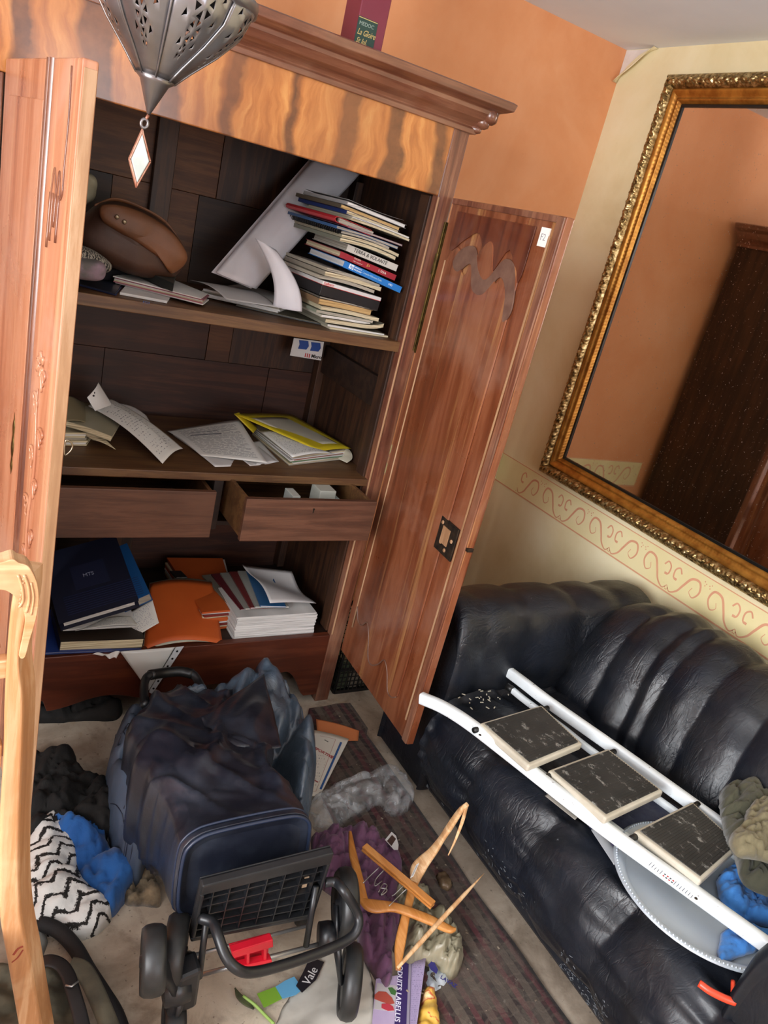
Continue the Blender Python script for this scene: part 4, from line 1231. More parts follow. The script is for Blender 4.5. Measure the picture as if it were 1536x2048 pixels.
# ---- tall stack on the upper shelf
SH = 1.3345; ZK = .87
YAW = math.radians(6)
def corner(z): # near vertical corner line of the stack
    k = (z - SH) / .365
    return Vector((1.037, 2.043, z))
def sfr(z, dx, tilt, yaw=YAW, dy=0, pitch=0):
    z = SH + (z - SH) * ZK; dx = dx - .02 * (z - SH) / .3
    o = corner(z); cy, sy = math.cos(yaw), math.sin(yaw)
    o = o + Vector((cy, sy, 0)) * dx + Vector((-sy, cy, 0)) * dy
    return slab_frame(o, yaw, -math.radians(tilt), pitch)
def wob(a, f, ph=0, curl=0, cpow=4):
    return lambda u, v: a * math.sin(u * f + ph) + curl * u ** cpow
GRP = 'books and magazines stacked at the right of the upper shelf'
ST = [
 # name, label, z, dx, tilt, w, l, t, cover, pages, spine, bend
 ('magazine', 'thin cream magazine at the very bottom of the tall stack on the upper shelf', 0.0, .0, 1, .185, .26, .008, '#b9ae98', m_pg_c, 'left', None),
 ('magazine', 'second magazine from the bottom of the tall stack, cream edges', .0085, -.01, 2.0, .18, .26, .008, '#8b8878', m_pg_w, 'left', wob(.0, 1)),
 ('magazine', 'cream magazine with curled up right edge low in the tall stack', .020, -.02, 2.2, .18, .25, .014, '#6f6b5c', m_pg_c, 'left', wob(.002, 3, 0, .016, 6)),
 ('magazine', 'pale magazine with bent right end above the curled cream magazine', .036, -.035, 3, .15, .25, .008, '#c2bdae', m_pg_w, 'left', wob(.003, 3, 0, .008, 6)),
 ('magazine', 'grey green folded magazine below the tan book', .048, -.055, 3, .175, .25, .010, '#7e8474', m_pg_g, 'left', wob(.001, 2)),
 ('magazine', 'cream magazine with pinkish stains directly below the tan book', .060, -.04, 3, .18, .25, .012, '#bdb395', m_pg_c, 'left', wob(.002, 4)),
 ('book', 'thick tan paged book lying under the black box', .076, -.052, 4, .165, .24, .019, '#7b6247', m_pg_t, 'left', wob(.0015, 3)),
 ('magazine', 'thin grey brown magazine just under the black box', .097, -.05, 4, .175, .24, .005, '#59534a', m_pg_g, 'left', None),
]
for (nm, lb, z, dx, ti, w_, l_, t, c, pg, sp, be) in ST:
    book(nm, lb, 'magazine' if nm == 'magazine' else 'book', sfr(SH + z + .0005, dx, ti * .75), w_ * 1.17, l_, t * ZK, c, pg, sp, be, GRP, soft=nm == 'magazine', ct=.0009)
# black box file with white and red band
fr = sfr(SH + .106, -.052, 5); o, ex, ey, ez = fr
bx = thing('box_file', o + ex * .095 + ey * .12, 'black box with white band and red lettering in the middle of the tall stack', 'box', GRP)
MB().fbox(o, ex * .213, ey * .26, ez * .034 * ZK).build('box_body', cov('#121315', .35), bx, bevel=.001)
bd = MB().fbox(o + ez * .0308 - ey * .0004, ex * .213, ey * .2604, ez * .0100).build('white_band', m_white, bx, bevel=.0005)
MB().fbox(o + ez * .0296 - ey * .0006, ex * .213, ey * .26, ez * .0013).build('red_line', cov('#b02a2c'), bx)
text('Guilbert+', .0105, o + ez * .0325 + ex * .004 - ey * .0008, ex, ez, cov('#c4282b'), bd, xs=.86)
ST2 = [
 ('magazine', 'open grey magazine with bent white page over the black box', .158, -.062, 5, .17, .26, .010, '#a59d8c', m_pg_g, 'left', wob(.004, 3.5)),
 ('magazine', 'worn beige magazine in the bundle below the blue spined book', .170, -.045, 6, .175, .26, .014, '#8d8474', m_pg_c, 'left', wob(.003, 3)),
 ('magazine', 'curled beige magazine touching the underside of the blue spined book', .186, -.04, 8, .165, .25, .010, '#9c9482', m_pg_g, 'left', wob(.003, 3)),
]
for (nm, lb, z, dx, ti, w_, l_, t, c, pg, sp, be) in ST2:
    book(nm, lb, 'magazine', sfr(SH + z, dx, ti * .75), w_ * 1.17, l_, t * ZK, c, pg, sp, be, GRP, soft=True, ct=.0009)
# blue book and red book with spine towards the viewer
m_blue = cov('#1f6fb8', .35); m_redb = cov('#8f1f2c', .4)
fr = sfr(SH + .207, .012, 11, YAW - .10); o, ex, ey, ez = fr
bb = book('book', 'bright blue book with white lettering on its spine in the tall stack', 'book', fr, .21, .25, .0185, m_blue, m_pg_w, 'front', None, GRP)
sp = MB().fbox(o + ex * .018 + ez * .004 - ey * .0004, ex * .016, ey * .0003, ez * .013).build('logo_panel', cov('#e5edf2'), bb)
text('hp', .013, o + ex * .020 + ez * .007 - ey * .0010, ex, ez, m_blue, sp, shear=.2)
text('HEWLETT', .0058, o + ex * .036 + ez * .0118 - ey * .0006, ex, ez, cov('#e5edf2'), bb)
text('PACKARD', .0058, o + ex * .036 + ez * .005 - ey * .0006, ex, ez, cov('#e5edf2'), bb)
text('Computer Reference Guide', .0075, o + ex * .066 + ez * .0075 - ey * .0006, ex, ez, cov('#9fc4e2'), bb, xs=.82)
text('1983', .008, o + ex * .160 + ez * .0075 - ey * .0006, ex, ez, cov('#cfe0ef'), bb)
fr = sfr(SH + .2345, .002, 9.5, YAW - .10, dy=.012); o, ex, ey, ez = fr
rb = book('book', 'dark red book with pale lettering just above the blue book', 'book', fr, .2, .25, .0165, m_redb, m_pg_c, 'front', None, GRP)
text('TEXAS INSTR', .0066, o + ex * .046 + ez * .0115 - ey * .0006, ex, ez, cov('#d8b4a8'), rb, xs=.6)
text('User manual of', .0052, o + ex * .046 + ez * .004 - ey * .0006, ex, ez, cov('#d8b4a8'), rb)
text('Z+', .010, o + ex * .092 + ez * .006 - ey * .0006, ex, ez, cov('#d9b35c'), rb)
text('S TEXA', .009, o + ex * .135 + ez * .006 - ey * .0006, ex, ez, cov('#e4d3cb'), rb)
fr = sfr(SH + .2575, .025, 8.5, YAW - .10, dy=.02); o, ex, ey, ez = fr
wbk = book('book', 'grey white volume with handwritten black title between the red book and cream magazines', 'book', fr, .18, .24, .019, cov('#bdbab2'), m_pg_g, 'front', None, GRP)
text('TERRA & VOLANTE', .0145, o + ex * .022 + ez * .006 - ey * .0006, ex, ez, cov('#2a2a2a'), wbk, xs=.95, shear=.15)
ST3 = [
 ('magazine', 'thick grey green magazine with curled front edge above the handwritten volume', .283, -.012, 7, .175, .29, .012, '#6d6f62', m_pg_c, 'left', wob(.006, 3.1)),
 ('magazine', 'cream magazine with rounded fold in the upper half of the tall stack', .296, -.008, 7, .18, .28, .010, '#8c8672', m_pg_c, 'left', wob(.006, 3.1)),
 ('notebook', 'black spiral bound notebook sticking out left in the tall stack', .3075, -.012, 6.5, .15, .30, .010, '#16171a', m_pg_g, 'left', wob(.005, 3.1)),
 ('folder', 'faded blue folder between the red binder and the spiral notebook', .3195, -.028, 6.5, .19, .29, .009, '#39577f', m_pg_g, 'left', wob(.002, 3)),
 ('magazine', 'glossy magazine with purple edges resting on the blue folder', .3298, .01, 6.5, .17, .26, .006, '#7c5a6a', m_pg_g, 'left', wob(.001, 3)),
]
for (nm, lb, z, dx, ti, w_, l_, t, c, pg, sp, be) in ST3:
    th = book(nm, lb, nm, sfr(SH + z, dx, ti * .75), w_ * 1.17, l_, t * ZK, c, pg, sp, be, GRP, soft=True, ct=.0012)
    if nm == 'notebook':
        o, ex, ey, ez = sfr(SH + z, dx, ti); pts = []
        for i in range(24 * 8):
            a = i / 8 * 2 * math.pi; pts.append(o + ey * (.29 * i / 192 + .004) + ex * (.0075 * math.cos(a) - .001) + ez * (.005 + .0075 * math.sin(a)))
        MB().tube(pts, .0011, 4).build('spiral_binding', m_slip, th, smooth=True)
# red binder with rounded spine
fr = sfr(SH + .3375, -.03, 7); o, ex, ey, ez = fr
rbn = thing('binder', o + ex * .05 + ey * .14, 'red folder with rounded spine sticking out left near the top of the tall stack', 'binder', GRP)
arc = [(a_, b_ * .88) for a_, b_ in [(.0, .0), (-.006, .002), (-.010, .009), (-.006, .016), (.0, .018), (.12, .018), (.12, .0165), (.002, .0165), (-.004, .0145), (-.0075, .009), (-.004, .0035), (.002, .0015), (.12, .0015), (.12, 0)]]
m = MB().prism([o + ex * a + ez * b for a, b in arc], ey * .29); m.build('cover', cov('#a5282d', .35), rbn)
MB().fbox(o + ex * .010 + ez * .002 + ey * .004, ex * .12, ey * .28, ez * .0115).build('papers', m_pg_g, rbn)
ST4 = [
 ('magazine', 'cream newspaper bundle right of the red binder, lower one', .357, .015, 7, .185, .26, .007, '#a8a08a', m_pg_c, 'left', wob(.002, 3)),
 ('magazine', 'cream newspaper bundle right of the red binder, upper one', .3645, .018, 7, .18, .25, .006, '#b5ae99', m_pg_w, 'left', wob(.002, 3)),
 ('book', 'navy blue bound book near the top of the tall stack', .3715, -.004, 8, .165, .28, .0125, '#202f5e', m_pg_c, 'left', None),
 ('book', 'taupe brown book with tan pages under the topmost white book', .385, -.025, 8, .185, .26, .012, '#4b4338', m_pg_t, 'left', None),
 ('book', 'white book with grey spine, the topmost volume of the tall stack', .398, -.006, 8, .185, .25, .0115, '#8f8a88', m_pg_w, 'left', None),
]
for (nm, lb, z, dx, ti, w_, l_, t, c, pg, sp, be) in ST4:
    book(nm, lb, nm, sfr(SH + z - .003, dx, ti * .75), w_ * 1.17, l_, t * ZK, c, pg, sp, be, GRP, soft=nm == 'magazine', ct=.001)
fr = sfr(SH + .410, -.002, 7)
o, ex, ey, ez = fr
sheet('loose_sheet', 'thin grey sheet lying on top of the tall stack of books', [o, o + ex * .2, o + ex * .195 + ey * .24, o + ey * .25], cov('#8e8b88', .6), lambda u, v: .002 + .008 * u ** 3)

# ---- large white roll of paper leaning in the corner
q = [P(432, 545, Y=2.22), P(628, 318, Y=2.46), P(722, 345, Y=2.46), P(512, 578, Y=2.22)]
def rb_(u, v): return .022 * math.sin(v * math.pi) + .003 * noise.noise(Vector((u * 6, v * 8, 1)))
rp = thing('paper_roll', q[0], 'long folded white paper leaning diagonally behind the books on the upper shelf', 'paper')
m_wroll = plain('white_drawing_paper', '#cfccd0', .7, c2='#bcb9bf', sc=4, bump=.1, bsc=20)
sheet('outer_sheet', None, q, m_wroll, lambda u, v: Vector((0, -1, 0)) * rb_(u, v), 30, 14, parent=rp, th=.001)
q2 = [p + Vector((-.008, .018, -.004)) for p in q]
sheet('inner_sheet', None, q2, m_wroll, lambda u, v: Vector((0, 1, 0)) * (.01 * math.sin(v * math.pi)), 20, 10, parent=rp, th=.001)
# upright curled sheet in front (folded leaflet)
c4 = [P(510, 476, Y=2.16), P(552, 500, Y=2.14), P(598, 622, Y=2.06), P(540, 612, Y=2.10)]
sheet('curled_sheet', 'curled white sheet standing up from the open folder left of the book stack', c4, m_wroll, lambda u, v: Vector((.025 * math.sin(v * 2.8), -.01 * math.sin(v * 3), 0)) + Vector((.0, -.012 * math.sin(u * 3.1), 0)), 10, 16)
# open folder with papers on shelf
def stackp(name, label, pts, z0, t, mats, cat='papers', n=4, jit=.006, seed=0, pg=None, group=None):
    """bundle of sheets: corners on the plane z0"""
    rr = random.Random(seed); c = [Vector((p[0], p[1], z0)) for p in pts]
    cen = sum(c, Vector()) / 4
    th = thing(name, cen, label, cat, group)
    for k in range(n):
        dz = Vector((0, 0, t / n)); a = rr.uniform(-.03, .03)
        off = Vector((rr.uniform(-jit, jit), rr.uniform(-jit, jit), t * k / n + .0003))
        q = [cen + Matrix.Rotation(a, 3, 'Z') @ (p - cen) + off for p in c]
        MB().prism(q, dz * .93).build('sheets', mats[k % len(mats)], th)
    return th
pf = lambda *a: [P(x, y, Z=SH) for x, y in a]
def onshelf(name, label, q, z0, t, mats, **k):
    return stackp(name, label, [P(x, y, Z=z0) for x, y in q], z0, t, mats, **k)
onshelf('paper_bundle', 'flat grey white bundle of papers under the curled sheet on upper shelf', ((402, 592), (478, 580), (592, 610), (556, 626)), SH + .006, .022, [m_pg_w, m_pg_w, m_pg_g], n=4, seed=3)
c4 = [P(380, 560, Z=SH + .045), P(452, 600, Z=SH + .026), P(556, 616, Z=SH + .030), P(480, 575, Z=SH + .034)]
sheet('folder_cover', 'grey folder cover lifted at its left edge on the upper shelf', c4, cov('#a8a5a4', .6), lambda u, v: .012 * math.sin(u * 3) , cat='folder')
onshelf('magazine', 'flat dark magazine sticking over the shelf edge below the book stack', ((470, 612), (560, 600), (650, 652), (600, 642)), SH + .0005, .005, [cov('#3a3d3f', .5), cov('#56503f', .5)], n=2, seed=5, cat='magazine')
onshelf('folder', 'pink edged folder with bulging papers lying mid way on the upper shelf', ((228, 566), (300, 553), (415, 600), (404, 610)), SH + .008, .018, [m_pg_w, cov('#a0606a'), m_pg_c, m_pg_w, cov('#8d5560')], n=6, seed=8, jit=.004, cat='folder')
onshelf('slim_case', 'slim white spined case with blue lettering at the shelf edge', ((238, 590), (250, 572), (338, 594), (332, 607)), SH + .0005, .007, [m_white], n=1, seed=1, cat='case')
text('RTL9', .008, P(285, 606, Z=SH + .0015) + Vector((0, -.001, 0)), (1, 0, 0), (0, 0, 1), cov('#2c4c8a'), bpy.data.objects['slim_case'])
onshelf('folder', 'dark blue plastic folder at the left end of the upper shelf', ((136, 566), (150, 540), (246, 566), (232, 592)), SH + .0005, .006, [cov('#20325e', .3), cov('#262b38', .3)], n=2, seed=1, cat='folder')
p0 = [P(x, y, Z=SH + .030) for x, y in ((268, 548), (296, 537), (350, 562), (345, 584))]
bk_ = thing('box', sum(p0, Vector()) / 4, 'small dark green grey box on papers under the brown leather bag', 'box')
MB().prism(p0, Vector((0, 0, .022))).build('box_body', cov('#2c3230', .5), bk_, bevel=.001)
p0 = [P(x, y, Z=SH + .010) for x, y in ((205, 560), (215, 530), (275, 540), (268, 562))]
bk_ = thing('box', sum(p0, Vector()) / 4, 'black case between the lilac pouch and the green grey box', 'box')
MB().prism(p0, Vector((0, 0, .028))).build('box_body', cov('#17161b', .5), bk_, bevel=.002)

# ---- brown leather bag (lofted) on shelf
m_bleather = plain('brown_leather', '#573620', .55, c2='#75492b', sc=6, bump=.35, bsc=70)
m_bleatherd = plain('dark_brown_leather', '#352016', .6, c2='#472b1c', sc=6, bump=.3, bsc=60)
BY = 2.22
def bp(x, y, dy=0): return P(x, y, Y=BY + dy)
lb_ = thing('leather_bag', bp(260, 545), 'brown leather bag lying on its side on the upper shelf', 'bag')
def face_loft(outl, y0, depth, mat, name, parent, bul=.5, n=18, seed=0, wr=.004, off=(0, 0)):
    """bulging body: image-plane outline at real depth, swelling towards the viewer, with back at y0+depth"""
    oc = catmull([tuple(p) for p in outl], 8, True); c = oc.mean(0); rows = []
    for i in range(n + 1):
        a = math.pi * i / n; r = math.sin(a) ** bul; d = -math.cos(a) * depth
        row = []
        for p in oc:
            q = c + (p - c) * max(r, .001); w_ = wr * noise.noise(Vector((q[0] * 22, q[2] * 22, seed + d * 9)))
            w2 = wr * 1.5 * (ridged(q[0] * 9, q[2] * 15, seed) - .5)
            row.append((q[0], y0 + d + (w_ + w2) * (1 if d < 0 else 0), q[2]))
        rows.append(row)
    return MB().grid([[Vector(p) for p in r] for r in rows], cv=True).build(name, mat, parent, smooth=True)
outl = [bp(172, 428), bp(205, 405), bp(255, 408), bp(310, 432), bp(350, 468), bp(372, 512), bp(350, 548), bp(320, 556), bp(260, 548), bp(195, 520), bp(150, 490), bp(148, 455)]
face_loft(outl, BY, .085, m_bleatherd, 'bag_body', lb_, .42, seed=2)
flap = [bp(200, 408, -.05), bp(250, 412, -.07), bp(310, 438, -.07), bp(352, 475, -.06), bp(368, 515, -.05), bp(340, 545, -.06), bp(322, 520, -.09), bp(280, 490, -.11), bp(232, 462, -.11), bp(205, 440, -.1)]
face_loft(flap, BY - .078, .020, m_bleather, 'bag_flap', lb_, .5, 10, 5, .004)
rimp = [bp(190, 412, .0), bp(230, 399, .03), bp(280, 415, .03), bp(330, 445, .03), bp(362, 490, .02)]
MB().tube(curve(rimp, 6), .007, 8, flat=.5).build('bag_rim', m_bleather, lb_, smooth=True)
m = MB()
for x, y in ((234, 434), (249, 444)): m.lathe([(.006, 0), (.0045, .003), (0, .004)], bp(x, y, -.105), (0, -1, 0), 12)
m.build('snap_studs', plain('pale_metal_stud', '#b5ab92', .3, .9), lb_, smooth=True)
# crumpled beige cloth, patterned scarf, lilac pouch
def lump(name, label, cat, outl, y, dep, mat, seed=0, wr=.008, bul=.5):
    th = thing(name, P(*outl[0], Y=y), label, cat)
    face_loft([P(a, b, Y=y) for a, b in outl], y, dep, mat, 'body', th, bul, 16, seed, wr); return th
m_beigecl = plain('beige_cloth', '#8d8670', .9, c2='#a39b83', sc=8)
lump('crumpled_cloth', 'crumpled beige cloth at the back left of the upper shelf', 'cloth', [(120, 350), (158, 340), (188, 352), (194, 375), (182, 402), (150, 412), (120, 400)], 2.36, .07, m_beigecl, 3, .014)
m_paisley = NT('patterned_scarf', .8); _v = m_paisley.co()
m_paisley.col(m_paisley.ramp(m_paisley.wave(_v, 45, 9, 3, 3), [(.35, '#1f1d1c'), (.6, '#8e887d')])); m_paisley = m_paisley.m
lump('patterned_scarf', 'dark scarf with fine white pattern under the brown leather bag', 'scarf', [(100, 485), (150, 488), (190, 502), (222, 528), (210, 545), (150, 530), (100, 515)], 2.08, .05, m_paisley, 6, .005)
lump('fabric_pouch', 'lilac and grey fabric pouch at the left end of the upper shelf', 'pouch', [(105, 518), (150, 515), (195, 520), (212, 535), (205, 558), (170, 560), (110, 545)], 2.03, .035, plain('lilac_fabric', '#8c7686', .85, c2='#5d5a58', sc=18), 9, .006)

# ---- sticker with blue pumps hanging below shelf (blister card)
CY = 2.44
q = [P(588, 676, Y=CY), P(648, 684, Y=CY), P(642, 721, Y=CY), P(580, 711, Y=CY)]
cd = thing('blister_card', q[3], 'small white product card with blue picture and red bars below the upper shelf', 'card')
MB().prism(q, Vector((0, .002, 0))).build('card', m_white, cd)
for a, b in ((598, 680), (622, 684)):
    pp = [(a, b), (a + 18, b + 2), (a + 19, b + 12), (a + 14, b + 19), (a - 2, b + 17), (a + 1, b + 9)]
    MB().prism([P(x, y, Y=CY - .001) for x, y in pp], Vector((0, -.003, 0))).build('picture', cov('#26478f'), cd)
ex_ = (P(640, 716, Y=CY) - P(600, 710, Y=CY)).normalized(); ez_ = ex_.cross(Vector((0, 1, 0))) * -1
if ez_.z < 0: ez_ = -ez_
for k in range(3): MB().fbox(P(609 + k * 4, 714 + k * .6, Y=CY - .0012), ex_ * .0035, Vector((0, -.0006, 0)), ez_ * .014).build('red_bar', cov('#b8282c'), cd)
text('Micro', .017, P(622, 715, Y=CY - .0012), ex_, ez_, cov('#1c1c1c'), cd, bold=.0004)
# ---------------------------------------------------------------- desk board
DK = .8805
def desk(*a): return [P(x, y, Z=z) for x, y, z in a]
pm1 = print_mat('typed_letter', rows=30, sk=1)
pm2 = print_mat('typed_list', rows=34, sk=5, dens=.45, blocks=[(.18, .62, .3, .34, '#8a8c90'), (.2, .6, .22, .235, '#77797f')])
pm3 = print_mat('handwritten_page', ink='#5c5f7a', rows=18, sk=8, wordsc=40)
# yellow folder with papers
stackp('document_folder', 'thick folder of papers with yellow cover at the right of the desk board', [P(x, y, Z=DK) for x, y in ((505, 870), (585, 864), (690, 918), (582, 932))], DK, .034, [m_pg_g, m_pg_c, m_pg_w, cov('#5c7a55'), m_pg_w, cov('#8a5440'), m_pg_w, m_pg_c], cat='folder', n=9, seed=4, jit=.004)
fo = bpy.data.objects['document_folder']
c4 = desk((470, 827, DK + .075), (585, 829, DK + .050), (704, 896, DK + .036), (645, 902, DK + .037))
def yb(u, v): return .004 * math.sin(u * 3)
c4 = desk((468, 828, DK + .085), (583, 830, DK + .055), (702, 898, DK + .037), (640, 903, DK + .038))
m_yel = plain('yellow_folder_card', '#c9b41e', .5, c2='#b8a31c', sc=6)
m_yin = plain('pale_grey_cover_sheet', '#b9b3a0', .7, c2='#a9a391', sc=5)
yc = sheet('yellow_cover', None, c4, m_yel, yb, 10, 10, parent=fo, th=.002)
cc = sum(c4, Vector()) / 4
ins = [cc + (p - cc) * .74 + Vector((0, 0, .0025)) for p in c4]
sheet('cover_sheet', None, ins, m_yin, yb, 10, 10, parent=yc, th=.0005)
c4 = desk((468, 828, DK + .085), (478, 826, DK + .085), (514, 856, DK + .034), (506, 866, DK + .030))
sheet('yellow_flap', None, c4, m_yel, yb, 6, 6, parent=fo, th=.0015)
rim = curve([P(699, 900, Z=DK + .036), P(704, 908, Z=DK + .029), P(704, 918, Z=DK + .016), P(694, 926, Z=DK + .004)], 5)
m = MB(); G = [[p, p + Vector((-.06, .12, 0))] for p in rim]; m.grid(G).build('folder_spine', m_yin, fo, smooth=True, solid=.0012)
c4 = desk((520, 862, DK + .037), (560, 868, DK + .045), (668, 908, DK + .037), (585, 915, DK + .036))
sheet('loose_sheet', 'white sheet sliding out of the yellow folder', c4, pm1, lambda u, v: .008 * math.sin(u * 3), 10, 10, parent=None)
# loose printed sheets
c4 = desk((334, 862, DK + .004), (478, 838, DK + .055), (535, 926, DK + .010), (402, 912, DK + .003))
sheet('printed_sheet', 'printed white sheet with a table, lying left of the yellow folder', c4, pm2, lambda u, v: .008 * math.sin(u * 2.5 + 1) * math.sin(v * 3))
c4 = desk((345, 870, DK + .001), (480, 860, DK + .004), (556, 925, DK + .002), (430, 934, DK + .001))
sheet('paper_sheet', 'white paper lying under the printed sheet with the table', c4, m_white, lambda u, v: .003 * math.sin(u * 4 + v * 3))
c4 = desk((455, 900, DK + .001), (520, 880, DK + .003), (558, 924, DK + .001), (500, 932, DK + .001))
sheet('paper_sheet', 'small white corner of paper peeking out near the yellow folder', c4, m_white, lambda u, v: .002 * math.sin(u * 4 + v * 3))
# curled letter standing up
def cr(u, v): return Vector((0, 0, 1)) * (.03 * math.sin(u * 2.6) * (1 - v * .6) + .008 * math.sin(v * 6 + u * 2)) + Vector((.01 * math.sin(u * 5), 0, 0))
c4 = desk((176, 812, DK + .075), (226, 800, DK + .085), (366, 898, DK + .008), (325, 928, DK + .004))
sheet('typed_letter', 'curling typed letter hanging over the papers at the left of the desk board', c4, pm1, lambda u, v: Vector((0, 0, 1)) * (.018 * math.sin(v * 3.1) * (1 if u < .6 else .6) + .012 * math.sin(u * 3.1)), 16, 24)
c4 = desk((174, 795, DK + .115), (196, 765, DK + .15), (224, 810, DK + .085), (190, 822, DK + .08))
sp_ = sheet('paper_corner', 'punched white paper corner sticking up behind the typed letter', c4, m_white, lambda u, v: .01 * math.sin(u * 3))
m = MB()
for x, y in ((190, 785), (189, 791)): 
    c = P(x, y, Z=DK + .128); m.lathe([(.003, 0), (.003, .0012)], c + Vector((-.003, -.004, 0)), (-.3, -1, .4), 10)
m.build('punch_hole', m_slip, sp_)
c4 = desk((225, 806, DK + .05), (292, 832, DK + .03), (315, 870, DK + .006), (250, 850, DK + .03))
sheet('paper_sheet', 'grey shaded sheet folded behind the typed letter', c4, m_white, lambda u, v: .014 * math.sin(u * 3))
c4 = desk((300, 850, DK + .001), (312, 852, DK + .001), (340, 874, DK + .001), (310, 880, DK + .001))
sheet('brown_envelope', 'corner of a tan envelope under the typed letter', c4, cov('#8f7448', .7), None)
# pile at left
GP = 'papers and books piled at the left of the desk board'
stackp('paper_pile', 'low pile of cream papers at the left end of the desk board', [P(x, y, Z=DK) for x, y in ((84, 892), (90, 862), (186, 868), (172, 892))], DK, .04, [m_pg_c, m_pg_w, m_pg_c, m_pg_g], n=7, seed=14, jit=.006, group=GP)
o = P(110, 850, Z=DK + .042)
book('paperback', 'open cream paperback leaning on the paper pile behind the left door', 'book', slab_frame(P(112, 848, Z=DK + .055), -.35, -.16), .15, .18, .016, '#9d977f', m_pg_c, 'left', wob(.004, 3), GP, soft=True)
c4 = desk((110, 795, DK + .10), (180, 800, DK + .075), (210, 850, DK + .05), (118, 845, DK + .07))
sheet('brown_paper', 'brownish paper leaning over the pile behind the left door', c4, cov('#7d7258', .7), lambda u, v: .01 * math.sin(u * 5))
c4 = desk((108, 830, DK + .062), (175, 842, DK + .06), (232, 898, DK + .012), (185, 880, DK + .02))
sheet('paper_sheet', 'pale sheet sloping down from the pile left of the typed letter', c4, m_pg_c, lambda u, v: .006 * math.sin(u * 4))
# inside the right drawer
dz = .80
for (a, b, cc_, lb) in (((585, 975), (598, 990), '#b9bcb5', 'small pale box at the middle of the open drawer'), ((640, 965), (668, 985), '#a9aaa0', 'folded white papers standing in the open drawer'), ((655, 984), (680, 996), '#9fb0b0', 'pale blue grey packet in the open drawer right part')):
    p0 = P(a[0], a[1], Y=1.97); p1 = P(b[0], b[1], Y=1.97)
    th = thing('drawer_packet', ((p0.x + p1.x) / 2, 1.98, .7475), lb, 'packet')
    MB().box((p0.x, 1.955, .7475), (p1.x, 2.02, p0.z - .022)).build('packet_body', cov(cc_, .6), th, bevel=.002)
# small wood block under the desk (screwed to back)
MB().box((.80, AB - .0745, .58), (1.02, AB - .046, .63)).build('wooden_batten', m_shelf, arm, bevel=.002)

# ---------------------------------------------------------------- bottom compartment
BT = .2725
GB = 'books and papers in the bottom compartment'
def bt(x, y, z): return P(x, y, Z=z)
def vfr(p, q, r_):   # frame from near-left, near-right, far-left points
    ex = (q - p).normalized(); ey = (r_ - p); ey = (ey - ex * ey.dot(ex)).normalized(); ez = ex.cross(ey)
    if ez.z < 0: ez = -ez
    return p, ex, ey, ez
def booky(name, label, cat, a, b, y, depth, t, cover, pages, spine, lift=0, yb=.0, **k):
    """book whose front edge runs between two pixels at depth y; goes back by depth"""
    p = P(*a, Y=y); q = P(*b, Y=y + yb); ex = (q - p).normalized(); ey = Vector((-ex.y, ex.x, 0)).normalized() + Vector((0, 0, lift)); ey = (ey - ex * ey.dot(ex)).normalized(); ez = ex.cross(ey)
    return book(name, label, cat, (p, ex, ey, ez), (q - p).length, depth, t, cover, pages, spine, None, GB, **k), (p, ex, ey, ez)
th, _ = booky('hardback_book', 'dark hardback with cream pages lying flat at the front of the bottom compartment', 'book', (118, 1303), (286, 1296), 2.012, .20, .034, '#2a211b', m_pg_c, 'left', 0)
booky('folder', 'dark blue folder under the flat dark hardback', 'folder', (82, 1309), (282, 1302), 2.004, .24, .006, '#22397a', m_pg_w, 'none', 0)
th, (p, ex, ey, ez) = booky('paperback', 'white paperback with handwritten cover tilted between blue book and dark hardback', 'book', (126, 1262), (272, 1254), 2.04, .19, .006, m_white, m_pg_w, 'left', .10)
c4 = [P(150, 1262, Y=2.03), P(275, 1254, Y=2.03), P(262, 1238, Y=2.08), P(175, 1245, Y=2.08)]
sheet('handwritten_page', 'curled handwritten page on top of the dark hardback', c4, pm3, lambda u, v: .012 * math.sin(u * 2.4))
th, (p, ex, ey, ez) = booky('hardback_book', 'large dark blue hardback with white pages resting tilted on the papers', 'book', (122, 1262), (280, 1214), 2.03, .27, .036, cov('#0a0f26', .6), m_pg_w, 'none', .42, inset=.012)
pl = MB().fbox(p + ex * .07 + ey * .10 + ez * .0365, ex * .10, ey * .09, ez * .0008).build('cover_panel', cov('#141a36', .6), th)
text('MTS', .018, p + ex * .100 + ey * .14 + ez * .0376, ex, ey, cov('#8d93a8'), pl)
m = MB()
for k in range(9): m.fbox(p + ex * .03 + ey * (.02 + k * .008) + ez * .0366, ex * .22, ey * .0015, ez * .0005)
o = m.build('ruled_lines', cov('#222a52'), th); o['kind'] = 'stuff'
booky('folder', 'bright blue binder behind the large dark blue hardback', 'binder', (250, 1225), (306, 1200), 2.10, .22, .040, cov('#1c4f86', .35), m_pg_g, 'none', .45)
c4 = [P(232, 1300, Y=2.03), P(318, 1246, Y=2.06), P(305, 1200, Y=2.13), P(240, 1238, Y=2.13)]
sheet('paper_sheet', 'pale grey sheet with print between blue binder and orange folder', c4, pm3, lambda u, v: .004 * math.sin(u * 3))
